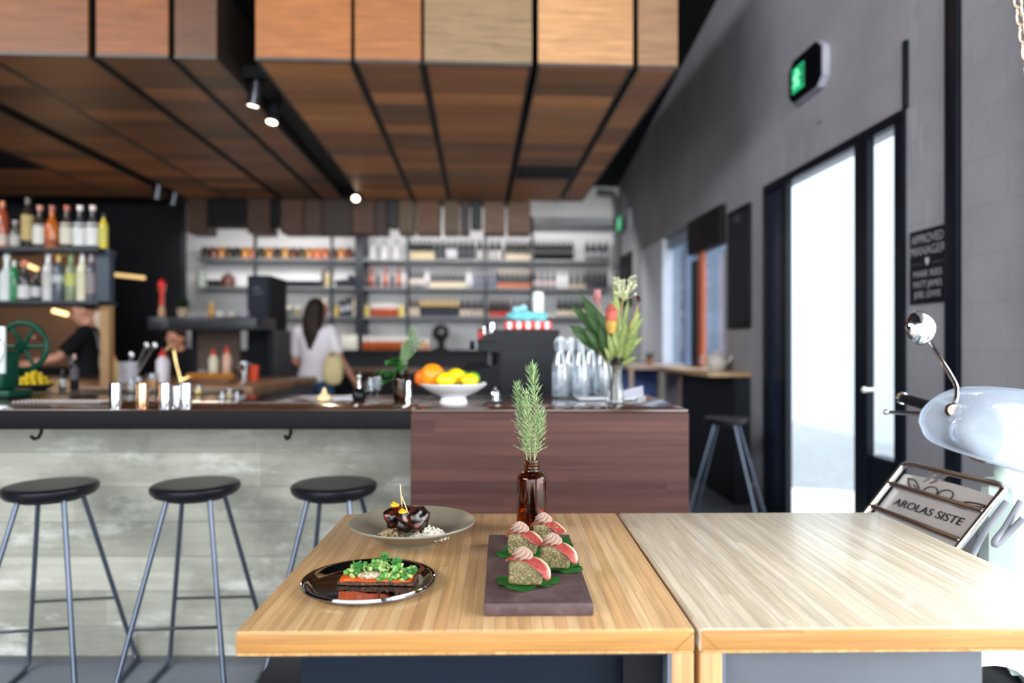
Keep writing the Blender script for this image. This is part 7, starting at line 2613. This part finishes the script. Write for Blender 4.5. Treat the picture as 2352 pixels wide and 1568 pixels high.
wl = lat(lx(724, 6.5), 6.5, 0)
pose = {'arms': {-1: ((-0.225, -0.06, 1.10), (-0.20, -0.24, 0.985), (0.2, -1, -0.1), (0, -0.2, -1)), 1: ((0.25, 0.02, 1.13), (0.36, -0.08, 0.915), (0.35, -0.3, -0.9), (-0.4, -0.8, 0))},
        'feet': {-1: ((-0.10, -0.01, 0.49), (-0.10, 0.02, 0.08)), 1: ((0.10, -0.01, 0.49), (0.10, 0.02, 0.08))}}
# she faces the shelves (away from us): rotate half a turn, arms mirrored so that the long arm is on our right
mir = {-1: pose['arms'][1], 1: pose['arms'][-1]}
arms = {s: (Vector((-a[0], a[1], a[2])), Vector((-b[0], b[1], b[2])), Vector((-c[0], c[1], c[2])), Vector(d)) for s, (a, b, c, d) in mir.items()}
pose['arms'] = arms
person('person in white tee and jeans, long brown hair, seen from behind', wl, pi - YAW + R(-8), pose, TEE, JEAN, BROWN, 'long', H=1.67, headyaw=R(14))
# folded yellow cloth hanging at the hip
cl = wl + Matrix.Rotation(-YAW, 3, 'Z') @ Vector((0.155, -0.15, 0.0))
cl = atd(765, 848, 6.285)
tb = thing('shoulder_bag', 'soft pale yellow bag hanging at the hip of the person in the white tee', 'bag', cl - Vector((0, 0, 0.13)))
bm2 = lump('bag_body', P('pale_yellow_canvas', (206, 190, 140), 0.85, var=0.1, scale=20), Vector((0, 0, 0.12)), (0.09, 0.05, 0.135), 3, None, None, 0.1, 0.10, 4, 3.0, fr=8, parent=tb)
KIDS.setdefault(tb.name, []).append(bm2)
MB().tube(curve_pts([(-0.05, 0.0, 0.235), (-0.03, 0.02, 0.285), (0.03, 0.02, 0.285), (0.05, 0.0, 0.235)], 14), 0.01, 8).build('strap', P('pale_strap', (190, 176, 134), 0.85), tb)

# bartender in black at the left, arms stretched along the counter
bp = lat(lx(150, 5.95), 6.25, 0)
pose = {'arms': {-1: ((-0.30, -0.20, 1.16), (-0.24, -0.46, 1.10), (0.1, -1, -0.05), (0, 0, -1)), 1: ((0.26, -0.20, 1.15), (0.18, -0.46, 1.08), (-0.1, -1, -0.05), (0, 0, -1))},
        'feet': {-1: ((-0.11, -0.04, 0.49), (-0.12, 0.03, 0.08)), 1: ((0.11, -0.04, 0.49), (0.12, 0.03, 0.08))}}


def towel(t, f, hc):
    mb = MB()
    pts = [f((0.10, 0.11, 1.22)), f((0.105, 0.08, 1.38)), f((0.10, 0.0, 1.445)), f((0.095, -0.09, 1.37)), f((0.10, -0.125, 1.22)), f((0.10, -0.12, 1.02))]
    for i, p in enumerate(curve_pts(pts, 20)):
        pass
    grid = [[p + Vector((dx, 0, 0)) for dx in (-0.04, -0.015, 0.015, 0.04)] for p in curve_pts(pts, 20)]
    mb.sheet(grid, 0.008)
    mb.build('shoulder_towel', P('grey_towel', (150, 152, 156), 0.9), t)


person('person in black with a grey shoulder towel, reaching along the counter', bp, R(-62) - YAW, pose, BLACKC, BLACKC, DARKH, 'short', H=1.66, extra=towel, headyaw=R(-10), headtilt=R(14))
# a third figure, mostly hidden by the brass tap and bottles
cp_ = lat(lx(398, 6.85), 7.0, 0)
pose = {'arms': {-1: ((-0.24, -0.05, 1.10), (-0.16, -0.26, 1.0), (0.3, -1, 0), (0, 0, -1)), 1: ((0.24, -0.05, 1.10), (0.16, -0.26, 1.0), (-0.3, -1, 0), (0, 0, -1))},
        'feet': {-1: ((-0.10, -0.03, 0.49), (-0.10, 0.03, 0.08)), 1: ((0.10, -0.03, 0.49), (0.10, 0.03, 0.08))}}
person('person in dark clothes bending low behind the brass tap', cp_, R(-25) - YAW, pose, BLACKC, BLACKC, DARKH, 'short', H=1.40, lean=R(6), headyaw=R(10), headtilt=R(16))

# ------------------------------------------------------------------ pieces that belong to a part go one level deeper
def base(n):
    return n.rsplit('.', 1)[0] if n.rsplit('.', 1)[-1].isdigit() else n


def nest(root, part, kids):
    ps = [c for c in KIDS.get(root.name, []) if base(c.name) == part]
    if not ps:
        return
    for c in list(KIDS.get(root.name, [])):
        if base(c.name) in kids:
            tgt = ps[0]
            if len(ps) > 1:
                cc = sum((Vector(q) for q in c.bound_box), Vector()) / 8
                tgt = min(ps, key=lambda p_: (sum((Vector(q) for q in p_.bound_box), Vector()) / 8 - cc).length)
            c.parent = tgt
            KIDS[root.name].remove(c)
            KIDS.setdefault(tgt.name, []).append(c)


RULES = {
    'motor_scooter': (('rack_plate', ('painted_leaves', 'plate_lettering')), ('headset', ('headlamp_rim', 'headlamp_glass')), ('flyscreen', ('flyscreen_edge', 'screen_bracket')), ('grip', ('grip_end',)), ('front_tyre', ('front_rim',)), ('rack_frame', ('rack_bar', 'rack_brace')), ('leg_shield', ('shield_trim', 'shield_strip', 'horn_cover')), ('mirror_stem', ('mirror_clamp',))),
    'approved_manager_sign': (('sign_board', ('lettering', 'divider_rule', 'emblem')),),
    'exit_sign': (('green_panel', ('running_figure', 'doorway_mark')),),
    'spot_lamp': (('lamp_can', ('lens',)),),
    'espresso_machine': (('machine_body', ('side_groove', 'steam_knob')), ('group_head', ('portafilter',))),
    'meat_slicer': (('flywheel', ('crank_handle',)),),
    'menu_board': (('board_face', ('chalk_heading',)),),
    'amber_bottle': (('bottle_glass', ('moulded_marks',)),),
    'black_cabinet': (('chalkboard', ('chalk_strokes',)),),
    'bamboo_table': (('tabletop', ('edge_lipping', 'mitre_joint')), ('side_panel', ('side_liner',))),
    'roller_chain': (),
    'wall_pipe': (('pipe_run', ('pipe_clips',)),),
}
for ob in list(COL.objects):
    if ob.parent is None and base(ob.name) in RULES:
        for part, kids in RULES[base(ob.name)]:
            nest(ob, part, kids)
